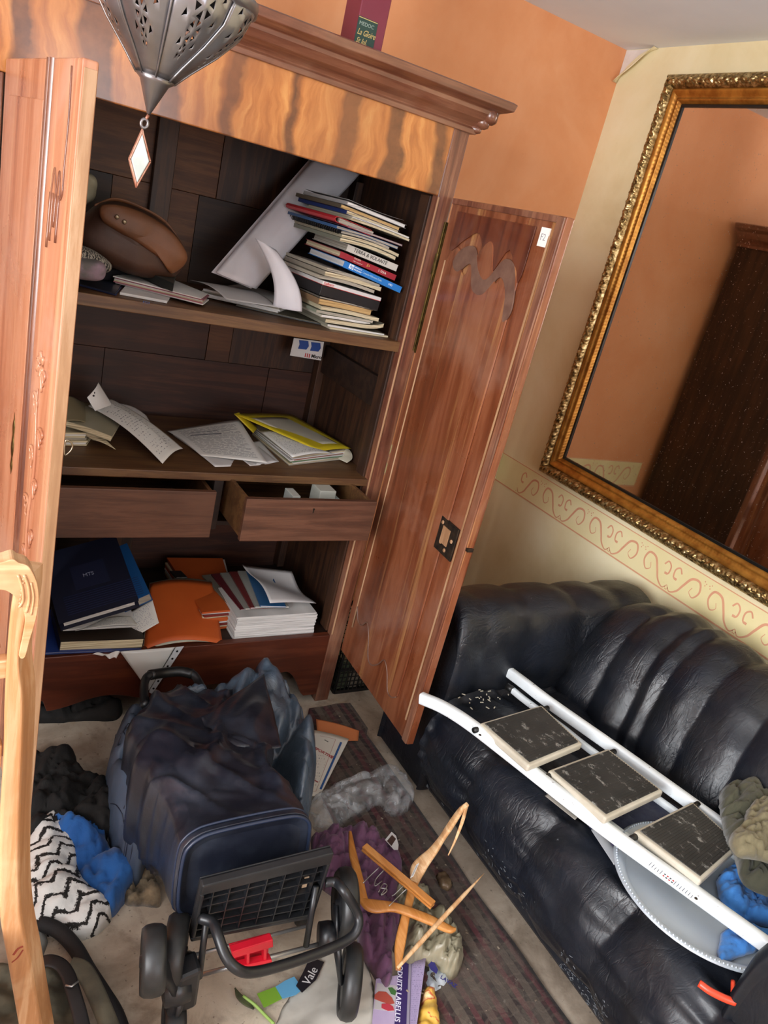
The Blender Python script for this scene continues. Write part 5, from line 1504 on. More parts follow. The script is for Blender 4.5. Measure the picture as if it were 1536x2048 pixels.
# upright white leaflet at left
q = [P(78, 1240, Y=2.02), P(90, 1242, Y=2.02), P(109, 1090, Y=2.04), P(84, 1088, Y=2.04)]
lf = thing('leaflet', q[0], 'upright white leaflet with orange print beside the left door', 'leaflet')
MB().prism([P(70, 1250, Y=2.02), P(88, 1250, Y=2.02), P(108, 1090, Y=2.04), P(70, 1086, Y=2.04)], Vector((0, .002, 0))).build('leaflet_sheet', print_mat('leaflet_print', sk=3), lf)
for (a, b, c_) in (((92, 1112), (104, 1116), '#c58a56'), ((91, 1122), (102, 1126), '#b5703c')):
    MB().prism([P(a[0], a[1], Y=2.028), P(b[0], a[1] + 1, Y=2.028), P(b[0], b[1], Y=2.028), P(a[0], b[1], Y=2.028)], Vector((0, -.001, 0))).build('orange_print', cov(c_), lf)
MB().lathe([(.008, 0), (.008, .001)], P(85, 1232, Y=2.017), (0, -1, 0), 16).build('orange_dot', cov('#c97a1f'), lf)
# orange folders
m_or = plain('orange_card_folder', '#b04c17', .6, c2='#c25a20', sc=4)
c4 = [P(287, 1302, Y=2.01), P(446, 1288, Y=2.012), P(424, 1165, Y=2.27), P(300, 1168, Y=2.27)]
of = thing('card_folder', c4[0], 'large orange card folder bulging in the middle of the bottom compartment', 'folder')
sheet('top_cover', None, c4, m_or, lambda u, v: Vector((0, 0, 1)) * (.030 * math.sin(min(1, u ** .8) * 3.14) * (1 - .5 * v)), 20, 12, parent=of, th=.001)
sheet('bottom_cover', None, [p + Vector((0, 0, -.0012)) for p in c4], m_or, None, 6, 6, parent=of, th=.001)
sheet('inner_papers', None, [p + Vector((0, .008, 0)) for p in c4], cov('#a9a692'), lambda u, v: Vector((0, 0, 1)) * (.016 * math.sin(u * 3.14)), 14, 6, parent=of, th=.002)
stackp('folder_bundle', 'bundle of orange and red folders behind the large orange folder', [P(400, 1262, Z=BT), P(470, 1255, Z=BT), P(440, 1150, Z=BT), P(330, 1150, Z=BT)], BT, .075, [m_or, m_pg_c, cov('#7a2a22'), m_pg_w, m_or], cat='folder', n=10, seed=6, jit=.005, group=GB)
c4 = [P(300, 1160, Z=BT + .10), P(372, 1150, Z=BT + .115), P(372, 1168, Z=BT + .10), P(300, 1180, Z=BT + .09)]
p = P(352, 1158, Z=BT + .10)
ob = thing('binder_clip', p, 'small black clip on the orange folders at the back', 'clip')
MB().fbox(p, (.04, 0, 0), (-.01, .05, 0), (0, 0, .006)).build('clip_body', m_slip, ob, bevel=.002)
# magazines fanned
GM = 'glossy magazines fanned at the right of the bottom compartment'
MGC = ['#6f6a5e', '#5c1f26', '#8d8c84', '#6a2a2a', '#9a9a92', '#2b5a86']
fl_ = ['cream brown', 'dark red', 'pale grey', 'brownish red', 'light grey', 'blue']
GGG = 0
for i in range(6):
    x0 = 402 + i * 16; 
    a = P(466 + i * 9, 1222 - i * 3, Z=BT + .075 + i * .0065); 
    zi = BT + .078 + i * .0066
    pn = P(470 + i * 10, 1224 - i * 2, Z=zi); pf_ = P(400 + i * 17, 1150 - i * 5, Z=zi)
    o, ex, ey, ez = vfr(pn, pn + Vector(((pf_ - pn).y, -(pf_ - pn).x, 0)), pf_)
    book('magazine', '%s glossy magazine, number %s from the left in the fan of magazines' % (fl_[i], ['one', 'two', 'three', 'four', 'five', 'six'][i]), 'magazine', (o, ex, ey, ez), .12 if i < 5 else .09, .25, .006, cov(MGC[i], .25), m_pg_w, 'left', None, GM, soft=True)
# stack of white printed pages
pmx = print_mat('printed_block_edge', paper='#dddbd7', ink='#7d7f84', rows=8, sk=12, m=(.3, .95, .05, .95), dens=.4, wordsc=60)
q0 = P(469, 1285, Y=2.02); q1 = P(627, 1277, Y=2.02)
ex = (q1 - q0).normalized(); L_ = (q1 - q0).length
ps = thing('page_stack', q0 + Vector((L_ / 2, .1, 0)), 'tall stack of loose white printed pages at the right of the bottom compartment', 'papers')
rr = random.Random(9); z = BT + .0003; nS = 16; H_ = .088
for k in range(nS):
    o = Vector((q0.x + rr.uniform(-.0025, .0025), 2.034 + rr.uniform(-.002, .002) , z)); h = H_ / nS
    MB().fbox(o, (L_, rr.uniform(-.002, .002), 0), (.0, .20, 0), (0, 0, h * .95)).build('pages', m_pg_w, ps)
    z += h
c4 = [Vector((q0.x + .01, 2.05, z + .03)), Vector((q1.x - .005, 2.05, z + .002)), P(588, 1152, Z=z + .03), P(490, 1128, Z=z + .06)]
sheet('paper_sheet', 'large white sheet lying over the magazines and the page stack', [P(540, 1206, Z=z + .045), P(630, 1212, Z=z + .004), P(582, 1146, Z=z + .03), P(487, 1124, Z=z + .062)], m_white, lambda u, v: .012 * math.sin(v * 5 + u * 2), 14, 14)
MB().lathe([(.012, 0), (.012, .1)], P(455, 1215, Z=BT), n=16).build
# plastic sleeve hanging over the front rail
m_slv = NT('clear_punched_sleeve', .25, spec=.6); m_slv.col('#c9cac8'); m_slv.b.inputs['Alpha'].default_value = .93; m_slv = m_slv.m
q = [P(240, 1303, Y=1.995), P(368, 1292, Y=1.995), P(330, 1345, Y=1.985), P(290, 1378, Y=1.98)]
sl = thing('plastic_sleeve', q[0], 'white sheet in a punched plastic sleeve hanging over the apron of the wardrobe', 'paper')
sheet('sleeve_sheet', None, [P(240, 1303, Y=1.992), P(352, 1294, Y=1.992), P(302, 1385, Y=1.978), P(290, 1372, Y=1.98)], m_slv, lambda u, v: Vector((0, -1, 0)) * (.012 * math.sin(u * 3.14) * math.sin(v * 3.1)), 14, 14, parent=sl)
pe = MB().prism([P(352, 1294, Y=1.990), P(368, 1292, Y=1.990), P(304, 1388, Y=1.974), P(298, 1384, Y=1.974)], Vector((0, -.0008, 0))).build('punched_strip', cov('#b3b6ba', .4), sl)
m = MB()
for t_ in (.1, .26, .42, .58, .74, .9):
    c = P(360, 1293, Y=1.9885).lerp(P(301, 1386, Y=1.9725), t_) + Vector((0, -.0006, 0)); m.lathe([(.0035, 0), (.0035, .0008)], c, (0, -1, 0), 10)
m.tube([P(350, 1295, Y=1.989), P(296, 1384, Y=1.973)], .0008, 4)
m.build('punch_hole', m_slip, pe)['kind'] = 'stuff'
sheet('crumpled_paper', 'small crumpled white paper at the front edge below the dark hardback', [P(185, 1308, Y=1.995), P(240, 1304, Y=1.995), P(232, 1318, Y=1.985), P(205, 1312, Y=1.985)], m_white, lambda u, v: .006 * math.sin(u * 9))
stackp('paper_pile', 'thin pile of green and white papers at the left front corner', [P(x, y, Z=BT) for x, y in ((72, 1316), (78, 1296), (150, 1290), (128, 1312))], BT, .014, [cov('#4e6a55'), m_pg_w, cov('#8a2a2a'), cov('#2b4a7a')], n=4, seed=2)
# ---------------------------------------------------------------- floor things
m_or2 = plain('orange_paper', '#c97a4a', .7, c2='#bd6f40', sc=5)
# worn patterned rug
def rugm():
    t = NT('worn_persian_rug', .95, sheen=.1)
    x, y, z = t.sep(t.co())
    bx_ = t.math('ABSOLUTE', t.math('SUBTRACT', x, 0.0))
    w1 = t.noise(t.co(), 9, 5, .6, .5)
    c = t.ramp(w1, [(.3, '#15100f'), (.5, '#261917'), (.7, '#352923')])
    st = t.wave(t.co(), 4.6, .5, 2, 2, dir='X')
    c = t.mix(t.ramp(st, [(.70, 0.), (.76, .6)]), c, '#5f5348')
    st2 = t.wave(t.co(loc=(.035, 0, 0)), 4.6, .5, 2, 2, dir='X')
    c = t.mix(t.ramp(st2, [(.84, 0.), (.9, .8)]), c, '#54242a')
    cell = t.vor(t.co(scale=(1, .8, 1)), 34, 'F1', 'Color')
    c = t.mix(t.math('MULTIPLY', t.ramp(t.sep(cell)[0], [(.6, 0.), (.75, 1.)]), .3), c, '#54292a')
    c = t.mix(t.math('MULTIPLY', t.ramp(t.sep(cell)[1], [(.72, 0.), (.8, 1.)]), .22), c, '#75695b')
    mo = t.wave(t.co(scale=(1, .9, 1)), 13, 7, 2, 2, 'RINGS')
    c = t.mix(t.math('MULTIPLY', t.ramp(mo, [(.8, 0.), (.86, 1.)]), .14), c, '#7d7263')
    di = t.noise(t.co(loc=(4, 4, 0)), 6, 6, .7, .6)
    c = t.mix(t.math('MULTIPLY', t.ramp(di, [(.42, 0.), (.68, 1.)]), .7), c, '#534a41')
    wh = t.noise(t.co(), 38, 3, .7)
    c = t.mix(t.math('MULTIPLY', t.ramp(wh, [(.66, 0.), (.72, 1.)]), .35), c, '#8f867a')
    t.col(c); t.bump(t.noise(t.co(), 160, 3), .5, .003); t.bump(t.noise(t.co(), 18, 4), .3, .006); return t.m
rp_ = [P(640, 1418, Z=0), P(708, 1425, Z=0), Vector((1.365, 1.6, 0)), Vector((1.37, 1.1, 0)), Vector((1.375, .3, 0)), Vector((1.08, .3, 0)), Vector((1.07, .8, 0)), Vector((1.02, 1.2, 0)), Vector((1.02, 1.6, 0)), Vector((1.1, 1.85, 0))]
m = MB(); n = 60; G = []
for i in range(n + 1):
    y = .2 + 1.76 * i / n
    xl = 1.09 - .05 * math.sin(y * 2) + .012 * noise.noise(Vector((y * 6, 0, 0))); xr = 1.372 + .008 * noise.noise(Vector((y * 5, 3, 0)))
    if y > 1.8: xl += (y - 1.8) * .6; xr += .02
    row = []
    for j in range(17):
        s_ = j / 16; h = .006 + .006 * max(0, ridged(y * 2.2 + s_, s_ * 3, 4)) * math.sin(s_ * 3.14)
        row.append((xl + (xr - xl) * s_, y, h))
    row = [(xl, y, .0005)] + row + [(xr, y, .0005)]
    G.append([Vector(p) for p in row])
rug = m.grid(G).build('rug', rugm(), smooth=True, origin=Vector((1.22, 1.0, 0)))
tag(rug, 'narrow worn dark red patterned rug on the floor in front of the sofa', 'rug')

# ---- shopping trolley
m_navy = NT('navy_coated_fabric', .38, spec=.55, coat=.2)
_v = m_navy.co(); m_navy.col(m_navy.mix(m_navy.math('MULTIPLY', m_navy.ramp(m_navy.noise(_v, 5, 5, .65), [(.45, 0.), (.72, 1.)]), .5), '#161924', '#454b57'))
m_navy.bump(m_navy.noise(_v, 16, 4, .6, 1), .25, .006); m_navy.bump(m_navy.noise(_v, 300, 2), .08, .0006); m_navy = m_navy.m
m_piping = plain('navy_piping', '#1f283c', .4)
m_blk = plain('black_trolley_plastic', '#141518', .38, c2='#1c1d20', sc=12, bump=.1)
m_rubber = plain('grey_black_tyre', '#191a1b', .45, c2='#272829', sc=20, bump=.1)
m_chrome = plain('galvanised_rod', '#aeb0b0', .35, .8)
m_redp = plain('red_plastic', '#c4182c', .35)
tro = thing('shopping_trolley', (.62, 1.05, 0), 'navy shopping trolley with black tri wheels lying on its back before the wardrobe', 'shopping trolley')
def secrow(y, xl, xr, z0, z1, sk=0, dy=0, e=.45, n=20):
    r = []
    for k in range(n):
        a = k / n * 2 * math.pi; c_, s_ = math.cos(a), math.sin(a)
        px_ = math.copysign(abs(c_) ** e, c_); pz = math.copysign(abs(s_) ** e, s_)
        r.append(((xl + xr) / 2 + (xr - xl) / 2 * px_ + sk * pz, y + dy * pz, (z0 + z1) / 2 + (z1 - z0) / 2 * pz))
    return r
rows = [secrow(1.083, .487, .735, .287, .438, 0, .01), secrow(1.075, .468, .752, .262, .465, 0, .015), secrow(1.088, .462, .756, .252, .467, 0, .017), secrow(1.20, .468, .760, .18, .440), secrow(1.35, .470, .775, .10, .425),
        secrow(1.50, .480, .80, .05, .385), secrow(1.65, .505, .82, .03, .335, .0, 0, .55), secrow(1.76, .545, .84, .02, .285, 0, 0, .6), secrow(1.83, .60, .84, .02, .20, 0, 0, .7), secrow(1.87, .64, .80, .03, .12, 0, 0, .9)]
G = loft(rows, 14, 7, True); N = gnormals(G, True)
sg = 1 if N[70, 35, 2] * (G[70, 35, 2] - .2) > 0 else -1
for i in range(G.shape[0]):
    for j in range(G.shape[1]):
        p = G[i, j]; k = min(1, max(0, (p[1] - 1.09) / .15))
        wx = noise.noise(Vector((p[0] * 4, p[1] * 3, 2)))
        f1 = ridged(p[0] * 6 + wx * 2, p[1] * 3.2, 5); f2 = ridged(p[0] * 11 + wx, p[1] * 7 + wx, p[2] * 5); f3 = noise.noise(Vector((p[0] * 5, p[1] * 4.2, 9)))
        cr1 = max(0, 1 - abs(noise.noise(Vector((p[0] * 7 - p[1] * 3.2, p[0] * 2 + p[1] * 2.0, 4)))) * 5)
        cr2 = max(0, 1 - abs(noise.noise(Vector((p[0] * 9 + p[1] * 5, p[1] * 3 - p[0] * 2, 14)))) * 6)
        cr3 = max(0, 1 - abs(noise.noise(Vector((p[0] * 17 + p[1] * 9, p[1] * 12 - p[0] * 6, 24)))) * 5)
        G[i, j] = p + N[i, j] * sg * k * (.022 * cr1 + .014 * cr2 + .005 * cr3 - .012 + .022 * f3)
G[:, :, 2] = np.maximum(G[:, :, 2], .006)
m = MB().grid([[Vector(p) for p in r] for r in G], cv=True)
m.add([Vector(p) for p in G[0]], [tuple(range(G.shape[1]))])
bagp = m.build('bag', m_navy, tro, smooth=True)
pp = curve([Vector(p) + Vector((0, -.004, 0)) for p in rows[1]], 4, True); MB().tube(pp, .0042, 6, closed=True).build('piping', m_piping, bagp, smooth=True)
pp = curve([Vector(p) + Vector((0, .003, 0)) for p in rows[2]], 4, True); MB().tube(pp, .0028, 6, closed=True).build('piping', m_piping, bagp, smooth=True)
# flap fold of the bag top (raised corner at right)
q = [P(415, 1440, Z=.42), P(560, 1352, Z=.40), P(585, 1470, Z=.40), P(560, 1520, Z=.42)]
sheet('bag_flap', None, [P(400, 1440, Z=.36), P(527, 1354, Z=.33), P(562, 1500, Z=.375), P(455, 1500, Z=.385)], m_navy, lambda u, v: Vector((0, 0, 1)) * (.02 * math.sin(u * 3.1) * math.sin(v * 3.1) + .010 * ridged(u * 2.2 + v, v * 2.5, 3) ), 24, 24, parent=bagp, th=.002)
# grey blue bag underneath with printed drawings
m_gb = NT('grey_blue_plastic', .36, spec=.55, coat=.1)
_v = m_gb.co(); m_gb.col(m_gb.ramp(m_gb.noise(_v, 5, 4), [(.3, '#3a4552'), (.7, '#525f6d')])); m_gb.bump(m_gb.noise(_v, 14, 5, .6, 1.2), .6, .01); m_gb = m_gb.m
def flo(pts, z): return [(P(x, y, Z=z).x, P(x, y, Z=z).y) for x, y in pts]
ob = flo([(330, 1385), (420, 1360), (480, 1345), (535, 1332), (595, 1362), (632, 1410), (650, 1455), (645, 1540), (622, 1605), (592, 1600), (560, 1500), (520, 1440), (470, 1440), (420, 1420)], .26)
bl = thing('plastic_bag', (sum(p[0] for p in ob) / len(ob), sum(p[1] for p in ob) / len(ob), .0), 'grey blue glossy plastic bag bulging out right of the navy trolley bag', 'bag')
blob(ob, .0, .33, m_gb, 'bag_body', bl, res=.008, fold=.34, fs=5.5, edge=.08, ang=.9, seed=11, aniso=1.5, base=0)
ob = flo([(300, 1395), (255, 1402), (232, 1440), (216, 1500), (218, 1560), (240, 1630), (255, 1670), (290, 1690), (310, 1640), (300, 1540), (290, 1460), (330, 1410)], .15)
bl2 = thing('printed_bag', (sum(p[0] for p in ob) / len(ob), sum(p[1] for p in ob) / len(ob), 0), 'pale blue bag with dark line drawings left of the navy trolley bag', 'bag')
m_gb2 = NT('pale_blue_fabric', .55); _v = m_gb2.co(); m_gb2.col(m_gb2.ramp(m_gb2.noise(_v, 6, 3), [(.3, '#3f4c5e'), (.7, '#56657a')])); m_gb2 = m_gb2.m
bo = blob(ob, .0, .22, m_gb2, 'bag_body', bl2, res=.011, fold=.35, fs=4.5, edge=.05, ang=1.2, seed=4)
m_ink2 = plain('dark_print_ink', '#12182a', .6)
dep = bpy.context.evaluated_depsgraph_get()
def drape(pts, z, r, mat, parent, name, obj, n=3):
    """ink line drawn on a surface: drops the pixel path straight down onto the mesh"""
    c = curve([P(x, y, Z=z) for x, y in pts], n); out = []
    loc = Vector(obj.matrix_world.translation) if not obj.parent else Vector(obj.parent.location)
    for p in c:
        ok, hit, nn, _ = obj.ray_cast(Vector((p.x, p.y, 2)) - loc, Vector((0, 0, -1)))
        if ok: out.append(hit + loc + Vector((0, 0, .0005)))
    if len(out) > 2: return MB().tube(out, r, 5, flat=.4, up=(0, 0, 1)).build(name, mat, parent)
for k, pts in enumerate(([(235, 1425), (250, 1412), (268, 1408), (262, 1422), (240, 1430), (236, 1445), (246, 1440)], [(240, 1470), (255, 1458), (270, 1466), (250, 1480), (236, 1490), (252, 1500), (240, 1476)],
        [(228, 1560), (240, 1590), (252, 1610), (258, 1640), (256, 1660)], [(250, 1600), (266, 1590), (258, 1612), (272, 1600), (262, 1626)], [(262, 1640), (272, 1650), (268, 1668), (260, 1655), (266, 1640)], [(250, 1672), (270, 1680), (288, 1686)])):
    drape(pts, .17, .0022, m_ink2, bo, 'line_drawing', bo)
# handle
hp = [P(291, 1412, Y=1.74), P(288, 1385, Y=1.80), P(290, 1362, Y=1.86), P(300, 1350, Y=1.88), P(325, 1346, Y=1.90), P(360, 1343, Y=1.90), P(385, 1348, Y=1.88), P(398, 1365, Y=1.85), P(410, 1388, Y=1.80)]
MB().tube(curve(hp, 5), .0125, 12).build('handle', m_blk, tro, smooth=True)
MB().tube(curve(hp[3:7], 5), .0155, 12).build('grip_sleeve', m_cap, tro, smooth=True)
# base plate: grid of ribs, open pockets
pc = [P(400, 1757, Y=1.0), P(662, 1692, Y=1.0), P(621, 1822, Y=1.03), P(377, 1868, Y=1.03)]
TL, TRr, BR, BL = pc
pn = (TRr - TL).cross(BL - TL).normalized()
if pn.y > 0: pn = -pn
def pq(u, v, d=0): return TL * (1 - u) * (1 - v) + TRr * u * (1 - v) + BR * u * v + BL * (1 - u) * v + pn * d
def prect(m, u0, u1, v0, v1, d0, d1): m.hexa([pq(u0, v0, d0), pq(u1, v0, d0), pq(u1, v1, d0), pq(u0, v1, d0), pq(u0, v0, d1), pq(u1, v0, d1), pq(u1, v1, d1), pq(u0, v1, d1)]); return m
plt = prect(MB(), 0, 1, 0, 1, -.004, .0).build('base_plate', m_blk, tro, bevel=.002)
for (a, b, c_, d) in ((0, 1, 0, .16), (0, 1, .94, 1), (0, .03, .16, .94), (.97, 1, .16, .94)):
    prect(MB(), a, b, c_, d, .0, .018).build('plate_rim', m_blk, plt, bevel=.003)
for u in (.1, .22, .36, .5, .64, .78, .9): prect(MB(), u - .004, u + .004, .16, .94, 0, .014).build('plate_rib', m_blk, plt)
for v in (.28, .42, .58, .72, .84): prect(MB(), .03, .97, v - .008, v + .008, 0, .012).build('plate_rib', m_blk, plt)
for (u, v) in ((.25, .62), (.37, .55), (.58, .38), (.70, .40), (.12, .3), (.12, .5), (.92, .3), (.92, .48)):
    prect(MB(), u, u + .055, v, v + .1, .0002, .0012).build('plate_slot', m_slip, plt)
prect(MB(), .845, .885, .40, .56, .0004, .002).build('paper_tag', cov('#a9937a'), plt, label='beige paper scrap on the plate')
# support bar
s1 = P(398, 1842, Y=1.00); 
bar = [P(400, 1836, Y=1.0), P(425, 1845, Y=.98), P(436, 1872, Y=.95), P(450, 1910, Y=.92), P(470, 1935, Y=.90), P(500, 1945, Y=.895), P(560, 1932, Y=.90), P(640, 1905, Y=.91), P(695, 1880, Y=.92), P(716, 1855, Y=.93), P(714, 1825, Y=.95), P(690, 1785, Y=.97), P(672, 1765, Y=1.0), P(650, 1765, Y=1.01)]
MB().tube(curve(bar, 5), .0105, 12).build('support_bar', m_blk, tro, smooth=True)
# axles
MB().tube([P(330, 1925, Z=.17), P(620, 1850, Z=.19)], .004, 10).build('axle_rod', m_chrome, tro, smooth=True)
MB().tube([P(400, 1950, Z=.13), P(640, 1888, Z=.15)], .005, 10).build('axle_rod', m_chrome, tro, smooth=True)
for a, b in (((413, 1840), (398, 1955)), ((632, 1772), (612, 1892))):
    MB().tube([P(*a, Y=1.0), P(*b, Y=.97)], .007, 8).build('strut', m_blk, tro, smooth=True)
# wheels
AXD = (P(620, 1850, Z=.19) - P(330, 1925, Z=.17)).normalized()
def wheel(c, r, wd, axd, parent):
    prof = [(.006, -wd * .35), (r * .72, -wd * .35), (r * .74, -wd * .5), (r * .88, -wd * .55), (r * .97, -wd * .35), (r, 0), (r * .97, wd * .35), (r * .88, wd * .55), (r * .74, wd * .5), (r * .72, wd * .35), (.006, wd * .35)]
    w_ = MB().lathe(prof, c, axd, 36).build('wheel', m_rubber, parent, smooth=True)
    u = Vector(axd).orthogonal().normalized(); v = Vector(axd).cross(u)
    for s_ in (1, -1):
        MB().lathe([(r * .70, 0), (r * .68, .002), (.012, .003), (.010, .010), (0, .010)], Vector(c) + Vector(axd) * s_ * wd * .36, Vector(axd) * s_, 24).build('hub_disc', m_blk, w_, smooth=True)
    return w_
def arms3(c, axd, ends, nm):
    for e_ in ends:
        d = (Vector(e_) - Vector(c)); 
        MB().tube([Vector(c), Vector(c) + d * .5, Vector(e_)], [.032, .022, .017], 10, flat=.35, up=axd).build(nm, m_blk, tro, smooth=True)
axl_ = AXD.copy(); axr = (AXD + Vector((0, .55, 0))).normalized(); axlft = (AXD + Vector((0, -.25, 0))).normalized()
# right cluster
cr = P(668, 1868, Z=.165)
r1 = P(690, 1808, Z=.225); r2 = P(700, 1962, Z=.082); r3 = P(640, 1835, Z=.10)
for c_ in (r1, r2): wheel(c_, .079, .036, axlft if c_ is r1 else (AXD + Vector((0, -.45, 0))).normalized(), tro)
wheel(Vector((r3.x + .0, r3.y + .09, .08)), .078, .034, axlft, tro)
arms3(P(672, 1875, Z=.17), axlft, (r1 - axlft * .022, r2 - axlft * .022), 'wheel_arm')
MB().lathe([(.03, -.02), (.032, 0), (.03, .02), (0, .024)], P(655, 1872, Z=.17), axlft, 20).build('axle_hub', m_blk, tro, smooth=True)
# left cluster
l1 = P(352, 1905, Z=.19); l2 = P(308, 1925, Z=.17); l3 = P(348, 2055, Z=.082)
la = (AXD + Vector((0, -.35, 0))).normalized()
l1 = P(350, 1903, Y=1.02); l2 = P(306, 1920, Y=.96); l3 = P(347, 2062, Z=.08)
for c_ in (l1, l2, l3): wheel(c_, .072 if c_ is l1 else .062, .040, la if c_ is l1 else (AXD + Vector((0, -.15, 0))).normalized(), tro)
lc = P(345, 1985, Y=.97)
arms3(lc + AXD * .02, la, (l1 + la * .028, l2 + la * .005, l3 + la * .0), 'wheel_arm')
MB().lathe([(.03, -.025), (.034, 0), (.03, .025), (0, .03)], P(352, 1975, Y=.97), AXD, 20).build('axle_hub', m_blk, tro, smooth=True)
MB().hexa([lc + Vector((-.01, -.02, -.05)), lc + Vector((.05, -.02, -.04)), lc + Vector((.05, .03, -.04)), lc + Vector((-.01, .03, -.05)), lc + Vector((.0, -.02, .06)), lc + Vector((.045, -.02, .07)), lc + Vector((.045, .03, .07)), lc + Vector((.0, .03, .06))]).build('bracket', m_blk, tro, bevel=.008)
# red clip
cb_ = P(508, 1905, Z=.165); ex = AXD; ey = Vector((0, 0, 1)).cross(ex) * -1; 
o = P(462, 1895, Z=.17); up = (P(500, 1880, Y=.95) - P(503, 1925, Y=.95)).normalized()
rc = MB()
a = P(458, 1890, Y=1.0); b = P(540, 1868, Y=1.0); c_ = P(536, 1915, Y=.99); d = P(470, 1930, Y=.99)
rc.prism([a, b, c_, d], Vector((0, .004, 0)))
rcp = rc.build('red_clip', m_redp, tro, bevel=.001, label='red plastic clip on the axle rods')
for (q0, q1, q2, q3) in (((458, 1890), (540, 1865), (541, 1880), (462, 1902)), ((462, 1922), (538, 1905), (539, 1916), (470, 1934))):
    MB().prism([P(*q0, Y=.985), P(*q1, Y=.985), P(*q2, Y=.985), P(*q3, Y=.985)], Vector((0, -.018, 0))).build('clip_flange', m_redp, rcp, bevel=.002)
for x in (492, 526):
    MB().prism([P(x - 3, 1890 - (x - 460) * .25, Y=.984), P(x + 3, 1888 - (x - 460) * .25, Y=.984), P(x + 2, 1926 - (x - 460) * .2, Y=.984), P(x - 3, 1928 - (x - 460) * .2, Y=.984)], Vector((0, -.014, 0))).build('clip_web', m_redp, rcp)
# ---------------------------------------------------------------- clothes and litter
def cloth(name, label, cat, pts, H, mat, z=0.0, pz=None, **k):
    o2 = flo(pts, (H * .5 if pz is None else pz))
    o = blob(o2, z, H, mat, name, None, **k); return tag(o, label, cat)
def fabric(name, a, b, sc=6, rough=.9, bump=.3):
    t = NT(name, rough, sheen=.15); t.col(t.ramp(t.noise(t.co(), sc, 4), [(.3, a), (.7, b)])); t.bump(t.noise(t.co(), 350, 2), bump, .0006); t.bump(t.noise(t.co(), 24, 4, .6, 1), .4, .006); return t.m
m_bluecl = fabric('blue_cotton', '#134683', '#1b5a9d')
m_purple = fabric('plum_purple_fabric', '#5c3a56', '#724a66')
m_black = fabric('blackish_rag', '#050404', '#15120f', 9); m_black.node_tree.nodes['Principled BSDF'].inputs['Sheen Weight'].default_value = 0
tz = NT('white_black_zigzag_cloth', .85); _v = tz.co()
x, y, z = tz.sep(_v)
ang = .55
ra = tz.math('ADD', tz.math('MULTIPLY', x, math.cos(ang)), tz.math('MULTIPLY', y, math.sin(ang)))
rb2 = tz.math('SUBTRACT', tz.math('MULTIPLY', y, math.cos(ang)), tz.math('MULTIPLY', x, math.sin(ang)))
zz = tz.math('ABSOLUTE', tz.math('SUBTRACT', tz.math('FRACT', tz.math('MULTIPLY', ra, 16)), .5))
jag = tz.math('MULTIPLY', tz.math('SUBTRACT', tz.noise(_v, 170, 4, .75), .5), .022)
bigw = tz.math('MULTIPLY', tz.math('SUBTRACT', tz.noise(_v, 9, 2), .5), .07)
q = tz.math('ADD', tz.math('ADD', rb2, tz.math('MULTIPLY', zz, .05)), tz.math('ADD', jag, bigw))
fr_ = tz.math('FRACT', tz.math('MULTIPLY', q, 29))
tz.col(tz.ramp(fr_, [(.0, '#15120f'), (.27, '#15120f'), (.32, '#d6d6d2'), (1., '#cfcfcb')])); tz.bump(tz.noise(_v, 24, 4, .6, 1), .4, .006)
m_zig = tz.m
cloth('blue_cloth', 'bright blue crumpled cloth on the floor left of the trolley', 'cloth', [(92, 1642), (120, 1620), (165, 1617), (205, 1636), (236, 1685), (262, 1694), (290, 1702), (287, 1722), (262, 1762), (248, 1785), (224, 1808), (195, 1785), (165, 1762), (140, 1700)], .10, m_bluecl, fs=9, fold=.55, edge=.10, ang=1.0, seed=2, aniso=1.6)
cloth('zigzag_cloth', 'white cloth with black jagged zigzag pattern beside the chair post', 'cloth', [(40, 1665), (72, 1645), (108, 1628), (142, 1655), (160, 1700), (166, 1752), (215, 1792), (228, 1808), (212, 1842), (160, 1864), (104, 1856), (40, 1835)], .105, m_zig, fs=8, fold=.35, edge=.12, ang=.3, seed=9, aniso=1.5, pz=.03)
cloth('grey_cloth', 'small grey cloth poking out under the zigzag cloth', 'cloth', [(50, 1835), (90, 1850), (96, 1870), (88, 1900), (60, 1915), (40, 1880)], .03, fabric('grey_fabric', '#7d7f7b', '#8f918c'), seed=3, fs=8, edge=.04)
cloth('dark_rags', 'heap of blackish dirty rags on the floor beneath the wardrobe front', 'rags', [(40, 1500), (80, 1500), (112, 1497), (150, 1500), (168, 1530), (215, 1548), (240, 1600), (240, 1640), (205, 1650), (160, 1640), (110, 1660), (40, 1680)], .11, m_black, fs=8, fold=.5, edge=.06, ang=.8, seed=5)
cloth('black_cloth', 'black cloth under the apron of the wardrobe, extended to deepen the shade', 'cloth', [(60, 1432), (110, 1436), (170, 1432), (235, 1430), (240, 1400), (150, 1395), (60, 1400)], .06, m_black, fs=9, fold=.6, edge=.04, seed=15, pz=.02)  # dark cloth extended to stand in for shade on the floor here
cloth('red_cloth', 'small dull red cloth peeking out left of the trolley bag', 'cloth', [(212, 1575), (228, 1580), (246, 1602), (240, 1612), (218, 1600)], .05, fabric('dull_red', '#5a2226', '#6d2c30'), seed=8, fs=10, edge=.02, pz=.06)
m_tang = fabric('tangled_dirty_fibre', '#2d251b', '#8b7a60', 30)
cloth('tangled_fabric', 'tangled brown and white dirty fabric between blue cloth and trolley', 'rags', [(240, 1770), (256, 1745), (280, 1720), (305, 1735), (325, 1775), (320, 1800), (285, 1798), (255, 1795)], .05, m_tang, fs=22, fold=.85, edge=.03, seed=18)
cloth('tangled_fabric', 'brown dirty rag behind the blue cloth by the pale blue bag', 'rags', [(208, 1640), (232, 1640), (252, 1670), (255, 1700), (235, 1690), (215, 1665)], .05, m_tang, fs=22, fold=.85, edge=.03, seed=28)
